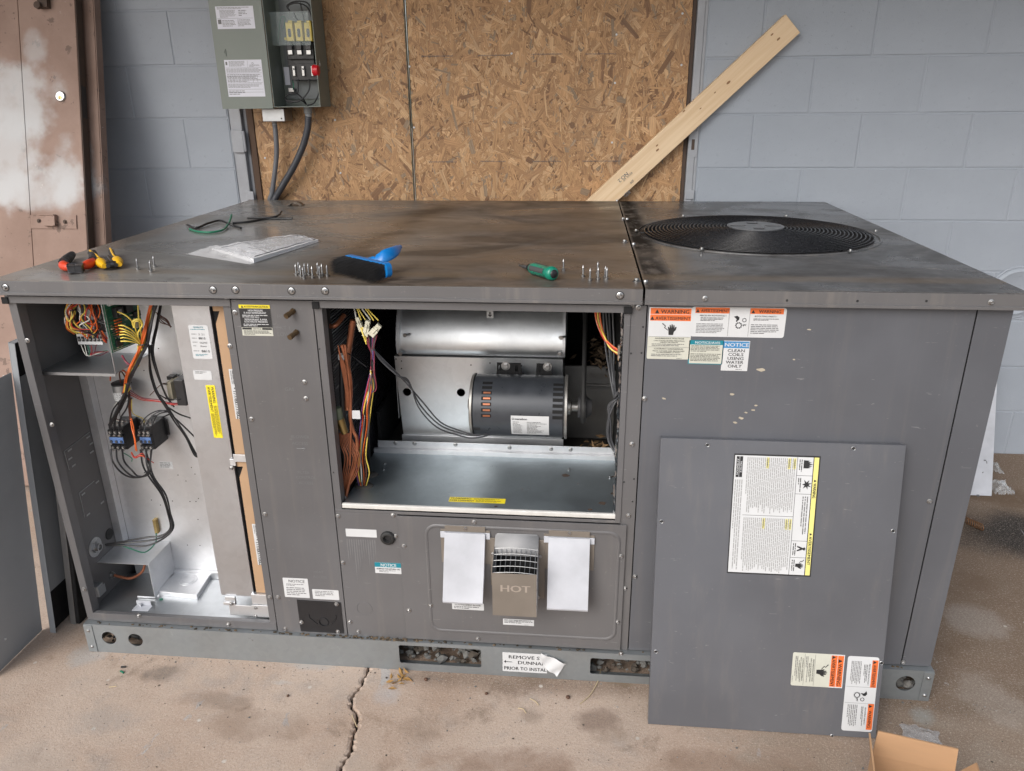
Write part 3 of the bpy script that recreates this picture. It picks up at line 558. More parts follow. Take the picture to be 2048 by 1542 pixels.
for pts in ([(597, 158, 1.47), (596, 175, 1.46), (594, 186, 1.455), (578, 188, 1.45), (570, 196, 1.45), (580, 205, 1.45), (600, 200, 1.455), (612, 208, 1.47)],
            [(618, 158, 1.47), (619, 176, 1.46), (610, 192, 1.455), (595, 203, 1.45), (575, 200, 1.455), (572, 192, 1.46), (590, 186, 1.46), (605, 197, 1.465), (613, 209, 1.48)],
            [(638, 176, 1.47), (636, 190, 1.465), (628, 206, 1.47), (615, 211, 1.48)],
            [(575, 18, 1.46), (578, 10, 1.46), (595, 6, 1.455), (612, 12, 1.46), (620, 24, 1.465), (626, 45, 1.47)], [(580, 22, 1.47), (574, 12, 1.47), (590, 3, 1.46), (615, 6, 1.465), (625, 28, 1.47)], [(588, 25, 1.47), (592, 36, 1.47), (602, 43, 1.475)], [(600, 5, 1.46), (605, 25, 1.465), (608, 43, 1.47)]):
    wire(FP(pts), .0027, 0, mb)
wire(FP([(556, 85, 1.5), (558, 60, 1.49), (562, 35, 1.48), (570, 36, 1.48), (566, 60, 1.49)]), .0012, 1, mb)
wire(FP([(585, 160, 1.49), (587, 172, 1.48), (586, 180, 1.49)]), .0018, 1, mb)
mb.build('box_wiring', [W_BLK, W_GRN], eb, 60)['kind'] = 'stuff'
mb = MB(); a, b = F(523, 219, 1.44), F(570, 243, 1.44); mb.box((a.x, 1.44, b.z), (b.x, 1.5285, 1.4575)); jb = mb.build('junction_box', m_galvd, None, None, .002); tag(jb, 'small steel junction box under the open disconnect box', 'junction box')
q = F(563, 237, 1.44); mb = MB(); mb.cyl((q.x, 1.4385, q.z), (q.x, 1.4399, q.z), .003, seg=10); mb.build('screw_hole', m_ink, jb)
m_flex = M('grey_flex_conduit', (.13, .135, .15), .4, 0, .1, 30); m_flexb = M('dark_flex_conduit', (.045, .048, .058), .4, 0, .1, 30); m_conn = M('grey_connector', (.24, .25, .26), .45, 0, .1, 30)
def conduit(label, pts, r, mt, cx, cz0, cz1, cr):
    t = thing('flexible_conduit', label, 'conduit', pts[-1], 'conduits from the electrical box')
    sp_ = spline(pts, 26); mb = MB(); acc = 0; q = []; rr = []
    for i in range(len(sp_) - 1):
        a, b = sp_[i], sp_[i + 1]; k = max(1, int((b - a).length / .0016))
        for j in range(k): q.append(a.lerp(b, j / k))
    L = 0; last = q[0]
    for p in q: L += (p - last).length; last = p; rr.append(r * (1 + .055 * math.sin(2 * math.pi * L / .0075)))
    mb.tube(q, rr, 14); mb.build('hose', mt, t, 80)
    mb = MB(); mb.lathe([(0, 0), (cr * .8, 0), (cr * .8, .012), (cr, .014), (cr, cz1 - cz0), (0, cz1 - cz0)], UPF(cx.x, cx.y, cz0), 16); mb.build('connector', m_conn, t, 40)
pA = FP([(549, 246, 1.49), (552, 275, 1.492), (553, 310, 1.495), (549, 350, 1.5), (544, 385, 1.507), (538, 420, 1.512)]); pA.append(V((pA[-1].x - .03, 1.512, .75)))
pB = FP([(617, 232, 1.47), (615, 258, 1.474), (606, 292, 1.48), (588, 332, 1.487), (566, 370, 1.497), (548, 402, 1.506)]); pB.append(V((pB[-1].x - .08, 1.51, .95))); pB.append(V((pB[-1].x - .03, 1.51, .75)))
conduit('thin grey ribbed conduit from the small junction box', pA, .0098, m_flex, pA[0], pA[0].z - .008, F(549, 243, 1.49).z, .0125)
conduit('thick dark ribbed conduit from the bottom of the disconnect box', pB, .0135, m_flexb, pB[0], pB[0].z - .004, BZ0 - .0005, .0165)
# ================================================================== the packaged rooftop unit
H, OV, D, UW = 1.0953, .0174, 1.4624, 2.3185
unit = thing('rooftop_unit', 'large grey packaged heating and cooling unit with its access panels off', 'air conditioner', (UW / 2, D / 2, 0))
PAL = [m_ink, m_micro, m_orange, m_teal, m_blue, m_yel, m_white, m_pyel, m_cream, m_paint, M('faint_print_ink', (.3, .3, .3), .5, 0, 0)]
INK, MIC, ORG, TEA, BLU, YEL, WHT, PYE, CRE, GRA, LGR = range(11)
def tw_of(txt, bold):
    MB().text(txt, Matrix(), 1, 0, 'LEFT', bold); vs_ = _TXT[(txt, 'LEFT')][0]; return max(p.x for p in vs_) - min(p.x for p in vs_)
def label(parent, fr, w, h, plate, elems, rad=.0035, th=.0004, name='label', seed=1):
    """a thin sticker; fr has its origin at the lower left corner, x along the writing, z out of the surface"""
    mb = MB(); mb.prism(rrect(0, 0, w, h, min(rad, w * .45, h * .45), 3), fr, th); o = mb.build(name, plate, parent); r = random.Random(seed)
    mb = MB(); f1 = fr @ Matrix.Translation((0, 0, th + .00025)); f2 = fr @ Matrix.Translation((0, 0, th + .0005))
    nr_ = len(elems)
    f2 = fr @ Matrix.Translation((0, 0, th + .00035 + .00002 * nr_))
    for ei, e in enumerate(elems):
        k = e[0]
        if k == 'r': rect(mb, f1 @ Matrix.Translation((0, 0, .00002 * ei)), e[1] * w, e[2] * h, e[3] * w, e[4] * h, e[5])
        elif k == 'm': micro(mb, f2, e[1] * w, e[2] * h, e[3] * w, e[4] * h, e[5], e[6] if len(e) > 6 else MIC, r)
        elif k == 't':
            _, txt, x0, x1, yb, cap, c = e[:7]; b = e[7] if len(e) > 7 else .008; wd = tw_of(txt, b); size = cap * h / .7; sx = (x1 - x0) * w / (wd * size)
            mb.text(txt, f2 @ Matrix.Translation((x0 * w, yb * h, 0)), size, c, 'LEFT', b, sx)
        elif k == 'tri':
            x, y, s = e[1] * w, e[2] * h, e[3] * h; mb.add([f2 @ V((x, y, 0)), f2 @ V((x + s * 1.1, y, 0)), f2 @ V((x + s * .55, y + s, 0))], [(0, 1, 2)], e[4])
        elif k == 'poly':
            _, x, y, s, pts, c = e; lp = [V((x * w + p[0] * s * h, y * h + p[1] * s * h, 0)) for p in pts]; tr = tessellate_polygon([lp]); mb.add([f2 @ p for p in lp], [tuple(t) for t in tr], c)
        elif k == 'ring':
            _, x, y, s, c, teeth = e; cx, cy = x * w, y * h; R_ = s * h; N = teeth * 4
            po = [(cx + math.cos(2 * math.pi * i / N) * R_ * (1.12 if i % 4 < 2 else .92), cy + math.sin(2 * math.pi * i / N) * R_ * (1.12 if i % 4 < 2 else .92)) for i in range(N)]
            pi_ = [(cx + math.cos(2 * math.pi * i / N) * R_ * .72, cy + math.sin(2 * math.pi * i / N) * R_ * .72) for i in range(N)]
            mb.add([f2 @ V((*p, 0)) for p in po + pi_], [(i, (i + 1) % N, N + (i + 1) % N, N + i) for i in range(N)], c)
    if mb.f:
        q = mb.build('print', PAL, o)
    return o
HAND = [(.30, 0), (.72, 0), (.78, .32), (.95, .5), (1.0, .78), (.9, .8), (.82, .62), (.8, .95), (.7, .97), (.68, .66), (.62, 1.03), (.52, 1.03), (.52, .66), (.44, .98), (.35, .96), (.38, .6), (.28, .8), (.2, .75), (.27, .45)]
ZAP = [(-.35, 1.08), (-.28, 1.14), (.02, .86), (-.06, .72), (.2, .52), (.25, .42), (.12, .5), (-.15, .7), (-.06, .84)]
FLAME = [(0, 0), (1, 0), (1.0, .5), (.9, .85), (.82, .55), (.72, 1.0), (.6, .6), (.5, 1.1), (.36, .62), (.26, .95), (.2, .5), (.06, .7)]
BURST = [(.5, 0), (.6, .3), (1, .1), (.75, .45), (1.1, .65), (.7, .65), (.8, 1.05), (.52, .75), (.3, 1.1), (.32, .7), (-.05, .8), (.22, .48), (-.1, .2), (.35, .32)]
MAN = [(.1, 0), (.28, 0), (.5, .42), (.72, 0), (.9, 0), (.68, .6), (.62, .72), (.75, .95), (.6, 1.1), (.4, 1.1), (.28, .95), (.4, .72), (.32, .6)]
GHAND = [(0, .95), (.5, 1.1), (.85, .85), (.8, .5), (.6, .35), (.5, .1), (.38, .3), (.45, .55), (.3, .75)]
def e_volt():
    return [('r', .03, .87, .97, .985, ORG), ('r', .03, .745, .97, .862, ORG), ('tri', .13, .885, .075, INK), ('t', 'WARNING', .27, .92, .888, .068, INK), ('tri', .03, .76, .07, INK), ('t', 'AVERTISSEMENT', .15, .96, .763, .065, INK),
            ('r', .03, .435, .97, .44, MIC), ('r', .03, .235, .97, .24, MIC), ('poly', .4, .475, .2, HAND, INK), ('poly', .4, .475, .2, ZAP, INK), ('t', 'HAZARDOUS VOLTAGE', .17, .84, .395, .026, INK), ('t', 'CAN CAUSE SEVERE PERSONAL', .14, .86, .352, .02, INK),
            ('t', 'INJURY OR DEATH', .3, .7, .322, .02, INK), ('m', .1, .255, .92, .31, 2), ('t', 'COURANT DANGEREUX', .16, .84, .192, .026, INK), ('t', 'PEUT CAUSER DES BLESSURES', .13, .87, .152, .02, INK), ('t', 'OU ENTRAINER LA MORT', .22, .78, .122, .02, INK), ('m', .1, .05, .88, .11, 2), ('m', .7, .01, .95, .03, 1)]
def e_rot():
    return [('r', .04, .79, .4, .98, ORG), ('r', .62, .79, .97, .98, ORG), ('tri', .045, .815, .11, INK), ('t', 'AVERTISSEMENT', .1, .395, .825, .1, INK), ('tri', .63, .815, .11, INK), ('t', 'WARNING', .71, .94, .825, .1, INK),
            ('r', .4, .03, .403, .97, MIC), ('r', .617, .03, .62, .97, MIC), ('t', 'PIECES EN ROTATION !', .09, .37, .69, .045, INK), ('t', 'ROTATING PARTS !', .67, .9, .69, .045, INK), ('m', .1, .53, .36, .66, 3, INK), ('m', .66, .57, .93, .65, 2, INK),
            ('m', .06, .12, .37, .46, 7, MIC), ('m', .64, .12, .95, .46, 6, MIC), ('ring', .51, .4, .1, INK, 10), ('ring', .565, .58, .065, INK, 8), ('poly', .45, .48, .22, GHAND, INK), ('poly', .55, .35, .16, [(0, .5), (.9, .6), (.5, .45), (.8, .2), (.3, .4), (.2, .05)], INK)]
# ------------------------------------------------------------------ base rail
def slot(u0, v0, u1, v1, r=.006):
    a, b = F(u0, v0, -OV), F(u1, v1, -OV); return rrect(a.x, b.z, b.x, a.z, r)
def hole(u, v, r): a = F(u, v, -OV); return circ(a.x, a.z, r)
mb = MB(); fr = FR(0, -OV + .002, 0)
mb.prism([(-.004, .0005), (2.323, .0005), (2.323, .0965), (-.004, .0965)], fr, .002, 0, [hole(218, 1276, .0215), hole(271, 1280, .0215), slot(797, 1290, 963, 1335), slot(1181, 1316, 1345, 1357), hole(1811, 1367, .024)])
mb.box((-.004, -OV + .0021, .0945), (2.323, .03, .0965)); mb.box((-.004, -OV + .0021, .0005), (2.323, .02, .0025))
rail = mb.build('base_rail', m_rail, unit)
mb = MB(); mb.box((-.004, .031, .0005), (-.002, D + .012, .0965)); mb.box((2.321, .031, .0005), (2.323, D + .012, .0965)); mb.box((-.004, D + .0125, .0005), (2.323, D + .0145, .0965)); mb.build('base_rail', m_rail, unit)
mb = MB(); mb.box((.0, .3, .03), (2.318, .31, .0985)); mb.box((.7, .02, .03), (.71, .29, .0985)); mb.build('skid_shade_sheet', m_foam, unit)  # black sheets behind the rail, colour stands for the shade in its pockets
for x0, x1 in ((-.0045, .0215), (2.2975, 2.3235)):
    mb = MB(); mb.box((x0, -OV - .0022, .0015), (x1, -OV - .0004, .0935)); rp = mb.build('rail_end_plate', m_rail, rail, None, .0006)
    for z in (.02, .076):
        mb = MB(); mb.lathe([(0, 0), (.0052, 0), (.0042, .0022), (.002, .0035), (0, .0035)], FR((x0 + x1) / 2, -OV - .0022, z), 12); mb.build('rivet', m_zinc, rail, 50)
# silt lying on the ledge of the rail
mb = MB(); r = random.Random(4)
for i in range(170):
    x = r.uniform(.03, 2.25) if r.random() < .5 else r.gauss(.83, .12); k = r.uniform(.002, .0065); mb.blob((x, r.uniform(-.014, -.005), .0972), (k, k * .7, k * .35), r.randrange(2), 1, .3, r)
q = mb.build('ledge_debris', [M('dry_silt', (.13, .095, .06), .95, 0, .3, 90), M('silt_dark', (.05, .04, .028), .95, 0, .3, 90)], unit); q['kind'] = 'stuff'
# ------------------------------------------------------------------ lids
m_lidr = m_deck
def lid(x0, x1, hole_=None):
    mb = MB(); mb.prism([(x0, -OV), (x1, -OV), (x1, D + OV), (x0, D + OV)], UPF(0, 0, H - .002), .002, 0, [hole_] if hole_ else []); o = mb.build('top_panel', m_deck, unit)
    z0 = 1.0625; mb = MB()
    mb.box((x0, -OV - .0012, z0), (x1, -OV - .0001, H - .0022)); mb.box((x0, -OV - .005, z0 - .0035), (x1, -OV - .0001, z0 + .0035)); mb.build('front_flange', m_lid, o, None, .0009)
    mb = MB(); mb.box((x0, D + OV + .0001, z0), (x1, D + OV + .0012, H - .0022)); mb.build('rear_flange', m_lid, o)
    return o
l1 = lid(-OV, 1.5262); FC = V((1.914, .717, H)); l2 = lid(1.5312, UW + OV, circ(FC.x, FC.y, .335, 72))
for l, x in ((l1, -OV - .0012), (l2, UW + OV + .0001)):
    mb = MB(); mb.box((x, -OV - .0012, 1.0625), (x + .0011, D + OV, H - .002)); mb.build('side_flange', m_lid, l)
# raised ring of the fan deck, guard, fan
mb = MB(); mb.tube([(FC.x + .352 * math.cos(a), FC.y + .352 * math.sin(a), H + .0005) for a in [2 * math.pi * i / 96 for i in range(96)]], .0035, 8, closed=True); mb.build('deck_bead', m_deck, l2, 80)
m_guard = M('black_wire_guard', (.012, .012, .014), .3, .2, .1, 80); m_hub = M('grey_guard_hub', (.15, .155, .165), .35, .3, .1, 40)
def gz(r): return H + .02 - .016 * (r / .345) ** 3
mb = MB()
for i in range(22):
    r_ = .092 + i * .0115; N = 80; mb.tube([(FC.x + r_ * math.cos(2 * math.pi * k / N), FC.y + r_ * math.sin(2 * math.pi * k / N), gz(r_)) for k in range(N)], .0021, 6, closed=True)
guard = mb.build('fan_guard', m_guard, unit, 80)
for a in (180, 2, 236, 301, 62, 120):
    t = math.radians(a); mb = MB(); mb.tube([(FC.x + q * math.cos(t), FC.y + q * math.sin(t), gz(q) - .0045) for q in (.07, .15, .25, .34, .362)], .003, 6); mb.build('guard_spoke', m_guard, guard, 80)
    mb = MB(); mb.lathe([(0, 0), (.007, 0), (.007, .0015), (.0045, .0025), (.004, .006), (0, .0065)], UPF(FC.x + .36 * math.cos(t), FC.y + .36 * math.sin(t), H + .0055), 10); mb.build('guard_bolt', m_zinc, guard, 40)
mb = MB(); ho = []
for a in (0, 90, 180, 270):
    t = math.radians(a); ho.append([(.052 * math.cos(t) + dx, .052 * math.sin(t) + dy) for dx, dy in (rrect(-.024, -.013, .024, .013, .01) if a in (0, 180) else rrect(-.017, -.017, .017, .017, .008))])
mb.prism(circ(0, 0, .084, 40), UPF(FC.x, FC.y, H + .021), .003, 0, ho); mb.build('guard_hub', m_hub, guard, 30)
mb = MB(); seg = 64; mb.add([(FC.x + .3345 * math.cos(2 * math.pi * k / seg), FC.y + .3345 * math.sin(2 * math.pi * k / seg), z) for z in (H - .0025, H - .16) for k in range(seg)], [(k, (k + 1) % seg, seg + (k + 1) % seg, seg + k) for k in range(seg)]); mb.build('fan_shroud', m_dark, unit, 60)
fan = MB(); fan.lathe([(0, 0), (.07, 0), (.07, .05), (.06, .06), (0, .06)], UPF(FC.x, FC.y, H - .13), 24); fan = fan.build('fan_hub', m_dark, unit, 40)
for k in range(4):
    mb = MB(); t0 = math.radians(90 * k + 20); vs_ = []
    for i in range(7):
        r_ = .06 + .25 * i / 6; sw_ = math.radians(24 + 20 * i / 6)
        for s_ in (-1, 1): vs_.append((FC.x + r_ * math.cos(t0 + s_ * sw_), FC.y + r_ * math.sin(t0 + s_ * sw_), H - .1 + s_ * .03))
    mb.add(vs_, [(2 * i, 2 * i + 2, 2 * i + 3, 2 * i + 1) for i in range(6)]); b_ = mb.build('fan_blade', m_dark, fan, 60); md = b_.modifiers.new('s', 'SOLIDIFY'); md.thickness = .002
# ------------------------------------------------------------------ shell
mb = MB(); mb.box((0, .012, .0987), (.003, D, 1.06)); mb.build('side_panel', m_paint, unit)
mb = MB(); mb.box((.0035, .012, .1), (.0052, D - .01, 1.058)); mb.build('side_liner', m_inside, unit)
mb = MB(); mb.box((UW - .003, .012, .0987), (UW, D, 1.06)); mb.build('side_panel', m_paint, unit)
mb = MB(); mb.box((.003, D - .003, .0987), (UW - .003, D, 1.06)); mb.build('back_panel', m_paint, unit)
mb = MB(); mb.box((.0055, .012, .0985), (UW - .003, D - .003, .1005)); mb.build('bottom_pan', m_foam, unit)
mb = MB(); mb.box((.57, .012, .101), (.573, .9, 1.05)); mb.box((1.545, .012, .101), (1.548, D - .01, 1.08)); mb.box((.573, .9, .101), (1.545, .905, 1.08)); mb.box((.6, .05, 1.086), (1.52, .9, 1.09)); mb.box((.006, .23, 1.07), (.57, .235, 1.085)); mb.build('bay_darkening_wall', m_foam, unit)  # black inner walls added to close the bays and keep them dark
# corner posts and frame strips around the two openings
def strip(name, x0, x1, z0, z1, yf=0., th=.0025, m=m_paint, bev=.0006, par=None):
    mb = MB(); mb.box((x0, yf, z0), (x1, yf + th, z1)); return mb.build(name, m, par or unit, None, bev)
mb = MB(); mb.box((0, 0, .0987), (.0205, .0025, 1.052)); mb.box((0.0, .0026, .0987), (.0024, .0118, 1.052)); mb.box((.0182, .0026, .105), (.0205, .03, 1.034)); mb.build('corner_post', m_paint, unit, None, .0006)
mb = MB(); mb.box((.0, .004, 1.0525), (UW, .03, 1.0624)); mb.build('lid_gap_shade', m_dark, unit)  # dark strip in the recess under the lid, shade put into its colour
for x0, x1 in ((.0, .5665), (.768, 1.5025)):
    mb = MB(); mb.box((x0, -.007, 1.0358), (x1, -.0045, 1.0525)); mb.box((x0, -.0044, 1.0355), (x1, .02, 1.0375)); mb.box((x0, -.007, 1.0526), (x1, .0035, 1.0535)); mb.build('header', m_paint, unit, None, .0007)
for x0, x1 in ((-.008, .0095), (.7655, .783), (1.486, 1.5055)):
    mb = MB(); mb.box((x0, -.0105, 1.034), (x1, -.0072, 1.051)); mb.build('corner_gasket', m_foam, unit, None, .002)
mb = MB(); mb.box((.0205, -.002, .0985), (.562, .0005, .1235)); mb.box((.0205, .0006, .1215), (.562, .012, .1235)); mb.build('sill', m_paint, unit, None, .0007)
mb = MB(); mb.box((.5445, -.001, .1), (.5632, .0015, 1.034)); mb.box((.5445, .0016, .1), (.5465, .025, 1.034)); mb.build('frame_strip', m_paint, unit, None, .0006)
mid = strip('service_panel', .5662, .7655, .0965, 1.0518, -.0035, .003)
mb = MB(); mb.box((.7668, -.001, .49), (.7855, .0015, 1.034)); mb.box((.7835, .0016, .49), (.7855, .03, 1.034)); mb.build('frame_strip', m_paint, unit, None, .0006)
mb = MB(); mb.box((1.5028, -.001, .0965), (1.5375, .0015, 1.052)); mb.box((1.4885, -.004, .49), (1.5025, -.0015, 1.0335)); mb.box((1.4885, -.0012, .49), (1.4905, .03, 1.0335)); mb.build('frame_strip', m_paint, unit, None, .0006)
big = strip('condenser_panel', 1.5402, 2.2428, .0985, 1.058, -.001, .003, m_paint2)
strip('corner_panel', 2.2462, UW, .0985, 1.058, -.001, .003, m_paint2)
mb = MB(); mb.box((1.5376, .006, .0987), (UW - .0035, .008, 1.06)); mb.build('seam_backing', m_foam, unit)
mb = MB(); mb.box((.5635, .004, .0987), (.7667, .006, 1.05)); mb.build('seam_backing', m_foam, unit)
# ------------------------------------------------------------------ lower middle: filler panel, heat-section door and its hoods
fill = strip('filler_panel', .7672, .9315, .0965, .488, -.0025, .003)
mb = MB(); mb.box((.7672, -.0025, .4885), (1.5026, .001, .4965)); mb.build('frame_strip', m_paint, unit, None, .0006)
hd = strip('heat_door', .9325, 1.5178, .1005, .4865, -.0075, .0045)
a, b = F(848, 1046, -.0075), F(1232, 1284, -.0075)
mb = MB(); x0, x1, z0, z1 = a.x, b.x, b.z + .003, a.z - .002; ring_o = rrect(x0, z0, x1, z1, .03, 6); ring_i = rrect(x0 + .009, z0 + .009, x1 - .009, z1 - .009, .024, 6); nn = len(ring_o)
mid_ = [((o[0] + i[0]) / 2, (o[1] + i[1]) / 2) for o, i in zip(ring_o, ring_i)]
mb.add([(p[0], -.0077, p[1]) for p in ring_o] + [(p[0], -.0115, p[1]) for p in mid_] + [(p[0], -.0077, p[1]) for p in ring_i], [(i, (i + 1) % nn, nn + (i + 1) % nn, nn + i) for i in range(nn)] + [(nn + i, nn + (i + 1) % nn, 2 * nn + (i + 1) % nn, 2 * nn + i) for i in range(nn)]); mb.build('pressed_rib', m_paint, hd, 80)
YD = -.0077
def solve_y(u, v, x, lo=-.3, hi=.0):
    for _ in range(40):
        m_ = (lo + hi) / 2
        if (F(u, v, m_).x < x) == (F(u, v, hi).x < F(u, v, lo).x): hi = m_
        else: lo = m_
    return (lo + hi) / 2
for (tl, tr, bl) in (((889, 1066), (970, 1068), (880, 1203)), ((1097, 1076), (1180, 1078), (1093, 1217))):
    yt = -.018; A, B = F(*tl, yt), F(*tr, yt); x0, x1 = A.x, B.x; zt = (A.z + B.z) / 2
    yb = -.062; C_ = F(*bl, yb); zb = C_.z; xs = (C_.x - x0) * .4
    fl = MB(); fl.box((x0 - .012, YD - .0024, zb + .085), (x1 + .012, YD - .0002, zt + .006)); fl.box((x0, YD - .005, zt + .001), (x1, YD - .0026, zt + .018)); fo = fl.build('intake_flange', m_taupe, hd, None, .0008)
    ho_ = MB(); ho_.add([(x0, yt, zt), (x1, yt, zt), (x1, yt - .001, zt - .004), (x0, yt - .001, zt - .004), (x0 + xs, yb, zb), (x1 + xs, yb, zb), (x0, YD - .003, zt), (x1, YD - .003, zt), (x0 + xs, YD - .003, zb + .05), (x1 + xs, YD - .003, zb + .05), (x0 + xs, yb + .003, zb - .006), (x1 + xs, yb + .003, zb - .006)],
            [(0, 1, 7, 6), (2, 1, 0, 3), (3, 4, 5, 2), (6, 8, 4, 3), (6, 3, 0), (2, 5, 9, 7), (2, 7, 1), (4, 10, 11, 5)]); hh = ho_.build('intake_hood', m_white2, hd); md = hh.modifiers.new('s', 'SOLIDIFY'); md.thickness = .0015
    for u, v in ((tl[0] + 42, tl[1] - 9),):
        q = F(u, v, YD - .005); mb = MB(); mb.lathe([(0, 0), (.005, 0), (.004, .002), (0, .0025)], FR(q.x, YD - .005, q.z), 10); mb.build('screw', m_zinc, fo)
    for s_ in (-1, 1):
        mb = MB(); xx = x0 - .012 if s_ < 0 else x1 + .0; mb.box((xx, YD - .006, zt - .018), (xx + .012, YD - .0025, zt)); mb.build('hood_corner', m_white2, fo, None, .001)
# exhaust hood
A, B = F(992, 1100, -.035), F(1074, 1103, -.035); x0, x1 = A.x - .004, B.x + .003; zt = A.z
yo = -.095; Cz, Ct = F(985, 1230, yo).z, F(985, 1146, yo).z
mb = MB(); fb_ = [(x0 + .006, YD - .001, zt + .034), (x1 - .006, YD - .001, zt + .034), (x1, YD - .001, zt + .028), (x1, -.03, zt + .012), (x0, -.03, zt + .012), (x0, YD - .001, zt + .028)]
mb.add(fb_ + [(x0, -.04, zt - .012), (x1, -.04, zt - .012)], [(0, 1, 2, 5), (5, 2, 3, 4), (4, 3, 7, 6)]); up_ = mb.build('exhaust_baffle', M('dull_aluminised', (.3, .3, .305), .62, .1, .15, 20), hd, 50); md = up_.modifiers.new('s', 'SOLIDIFY'); md.thickness = .001
mb = MB(); mb.box((x0, yo, Cz), (x1, yo + .0015, Ct)); mb.add([(x0, YD - .0005, Cz + .01), (x0, yo, Cz), (x0, yo, Ct), (x0, -.03, zt + .0118), (x0, YD - .0005, zt + .02)], [(0, 1, 2, 3, 4)], 1); mb.add([(x1, YD - .0005, Cz + .01), (x1, yo, Cz), (x1, yo, Ct), (x1, -.03, zt + .0118), (x1, YD - .0005, zt + .02)], [(4, 3, 2, 1, 0)], 1)
mb.box((x0 + .0003, yo + .002, Cz + .0006), (x1 - .0003, YD - .001, Cz + .002), 0); ex = mb.build('exhaust_hood', [m_taupe, m_galv], hd); 
mb = MB(); mb.box((x1 + .0005, YD - .004, Cz - .004), (x1 + .016, YD - .001, zt + .02)); mb.box((x0 - .014, YD - .004, Cz + .03), (x0 - .0005, YD - .001, zt + .02)); mb.build('hood_flange', m_taupe, hd, None, .0008)
mb = MB(); mb.box((x0 + .002, YD - .0012, Cz + .012), (x1 - .002, YD - .0002, zt)); mb.build('flue_back', m_foam, ex)
mb = MB(); 
for i in range(9):
    x = x0 + (x1 - x0) * (i + .5) / 9; mb.tube([(x, yo + .004, Ct - .002), (x, -.06, Ct + .012), (x, -.034, zt + .004)], .0009, 5)
for j in range(5):
    t = j / 4; mb.tube([(x0 + (x1 - x0) * k / 6, yo + .004 + (-.034 - yo - .004) * t, (Ct - .002) + (zt + .006 - Ct) * t + .004 * math.sin(math.pi * k / 6)) for k in range(7)], .0009, 5)
mb.build('wire_mesh', m_zinc, ex, 60)
mb = MB(); wt = tw_of('HOT', .015); mb.text('HOT', FR(x0 + (x1 - x0) * .17, yo - .0004, Cz + (Ct - Cz) * .58), .028, 0, 'LEFT', .015, (x1 - x0) * .66 / (wt * .028)); mb.build('embossed_word', M('emboss_highlight_taupe', (.33, .28, .24), .4, 0, 0), ex)  # flat letters in lighter taupe; the emboss highlight is put into the colour
# labels, knockouts and gas entry on the filler panel
def FL(tl, br, y, plate, elems, par, seed=1, rad=.0035, name='label'):
    a, b = F(*tl, y), F(*br, y); return label(par, FR(a.x, y - .0002, b.z), b.x - a.x, a.z - b.z, plate, elems, rad, seed=seed, name=name)
FL((691, 1057), (754, 1075), -.0025, m_white, [('m', .2, .55, .8, .8, 1, WHT)], fill, 2, .001)
FL((749, 1124), (804, 1148), -.0025, m_white, [('r', 0, .58, 1, 1, TEA), ('t', 'NOTICE', .22, .8, .64, .28, WHT), ('t', 'ADAPTED FOR NATURAL GAS', .06, .94, .36, .13, INK), ('m', .15, .1, .85, .32, 2)], fill, 3, .001)
FL((904, 1204), (968, 1221), YD, m_white, [('t', 'TO ATTACHMENT IN HOSE', .08, .9, .6, .2, INK), ('m', .06, .12, .94, .52, 2, INK)], hd, 4, .002)
FL((1006, 1237), (1068, 1252), YD, m_white, [('m', .04, .3, .96, .95, 3, INK), ('m', .7, .05, .96, .2, 1)], hd, 5, .001)
q = F(776, 1075, -.0025); mb = MB(); mb.lathe([(.008, 0), (.0195, 0), (.0195, .005), (.016, .009), (.0115, .009), (.0085, .002), (.008, 0)], FR(q.x, -.0026, q.z), 28); mb.build('gas_grommet', m_rubber, fill, 50)
mb = MB(); mb.cyl((q.x, -.0026, q.z), (q.x, -.003, q.z), .0083, seg=18); mb.build('grommet_hole', m_ink, fill)
def ringmark(u, v, r_, par, y):
    q = F(u, v, y); mb = MB(); mb.tube([(q.x + p[0], y - .0001, q.z + p[1]) for p in circ(0, 0, r_, 28)], .0007, 5, closed=True); mb.build('knockout', m_paint, par, 80)
ringmark(729, 1217, .021, fill, -.0025)
# drips of old sealant below the white sticker
mb = MB(); r = random.Random(8)
for i in range(13):
    x = F(694 + i * 4.6, 1080, -.0025).x; z0 = F(700, 1078, -.0025).z; L = r.uniform(.05, .15); mb.prism([(x - .0016, z0), (x + .0018, z0), (x + .0012 + r.uniform(-.0006, .0006), z0 - L * .6), (x, z0 - L), (x - .0012, z0 - L * .5)], FR(0, -.0026, 0), .0002)
mb.build('sealant_drips', M('dried_sealant', (.165, .165, .17), .5, 0, .2, 60), fill)
# ------------------------------------------------------------------ screws
sb_ = MB(); sb_.lathe([(0, 0), (.0062, 0), (.0062, .0012), (.0042, .0018)], Matrix.Rotation(math.pi / 2, 4, 'X'), 16); sb_.lathe([(.0, .0015), (.0042, .0015), (.0042, .0048), (.0034, .0054), (.0026, .0044), (0, .0044)], Matrix.Rotation(math.pi / 2, 4, 'X'), 6)
SM = bpy.data.meshes.new('screw'); SM.from_pydata(sb_.v, [], sb_.f); SM.materials.append(m_zinc)
sc2 = MB(); sc2.lathe([(0, 0), (.0092, 0), (.0092, .001), (.0068, .002), (.0055, .002)], Matrix.Rotation(math.pi / 2, 4, 'X'), 18); sc2.lathe([(0, .002), (.005, .002), (.005, .0065), (.004, .0072), (.003, .006), (0, .006)], Matrix.Rotation(math.pi / 2, 4, 'X'), 6)
nz_ = len(sc2.f); sc2.lathe([(0, -.0002), (.0112, -.0002), (.0112, .0007), (0, .0007)], Matrix.Rotation(math.pi / 2, 4, 'X'), 18)
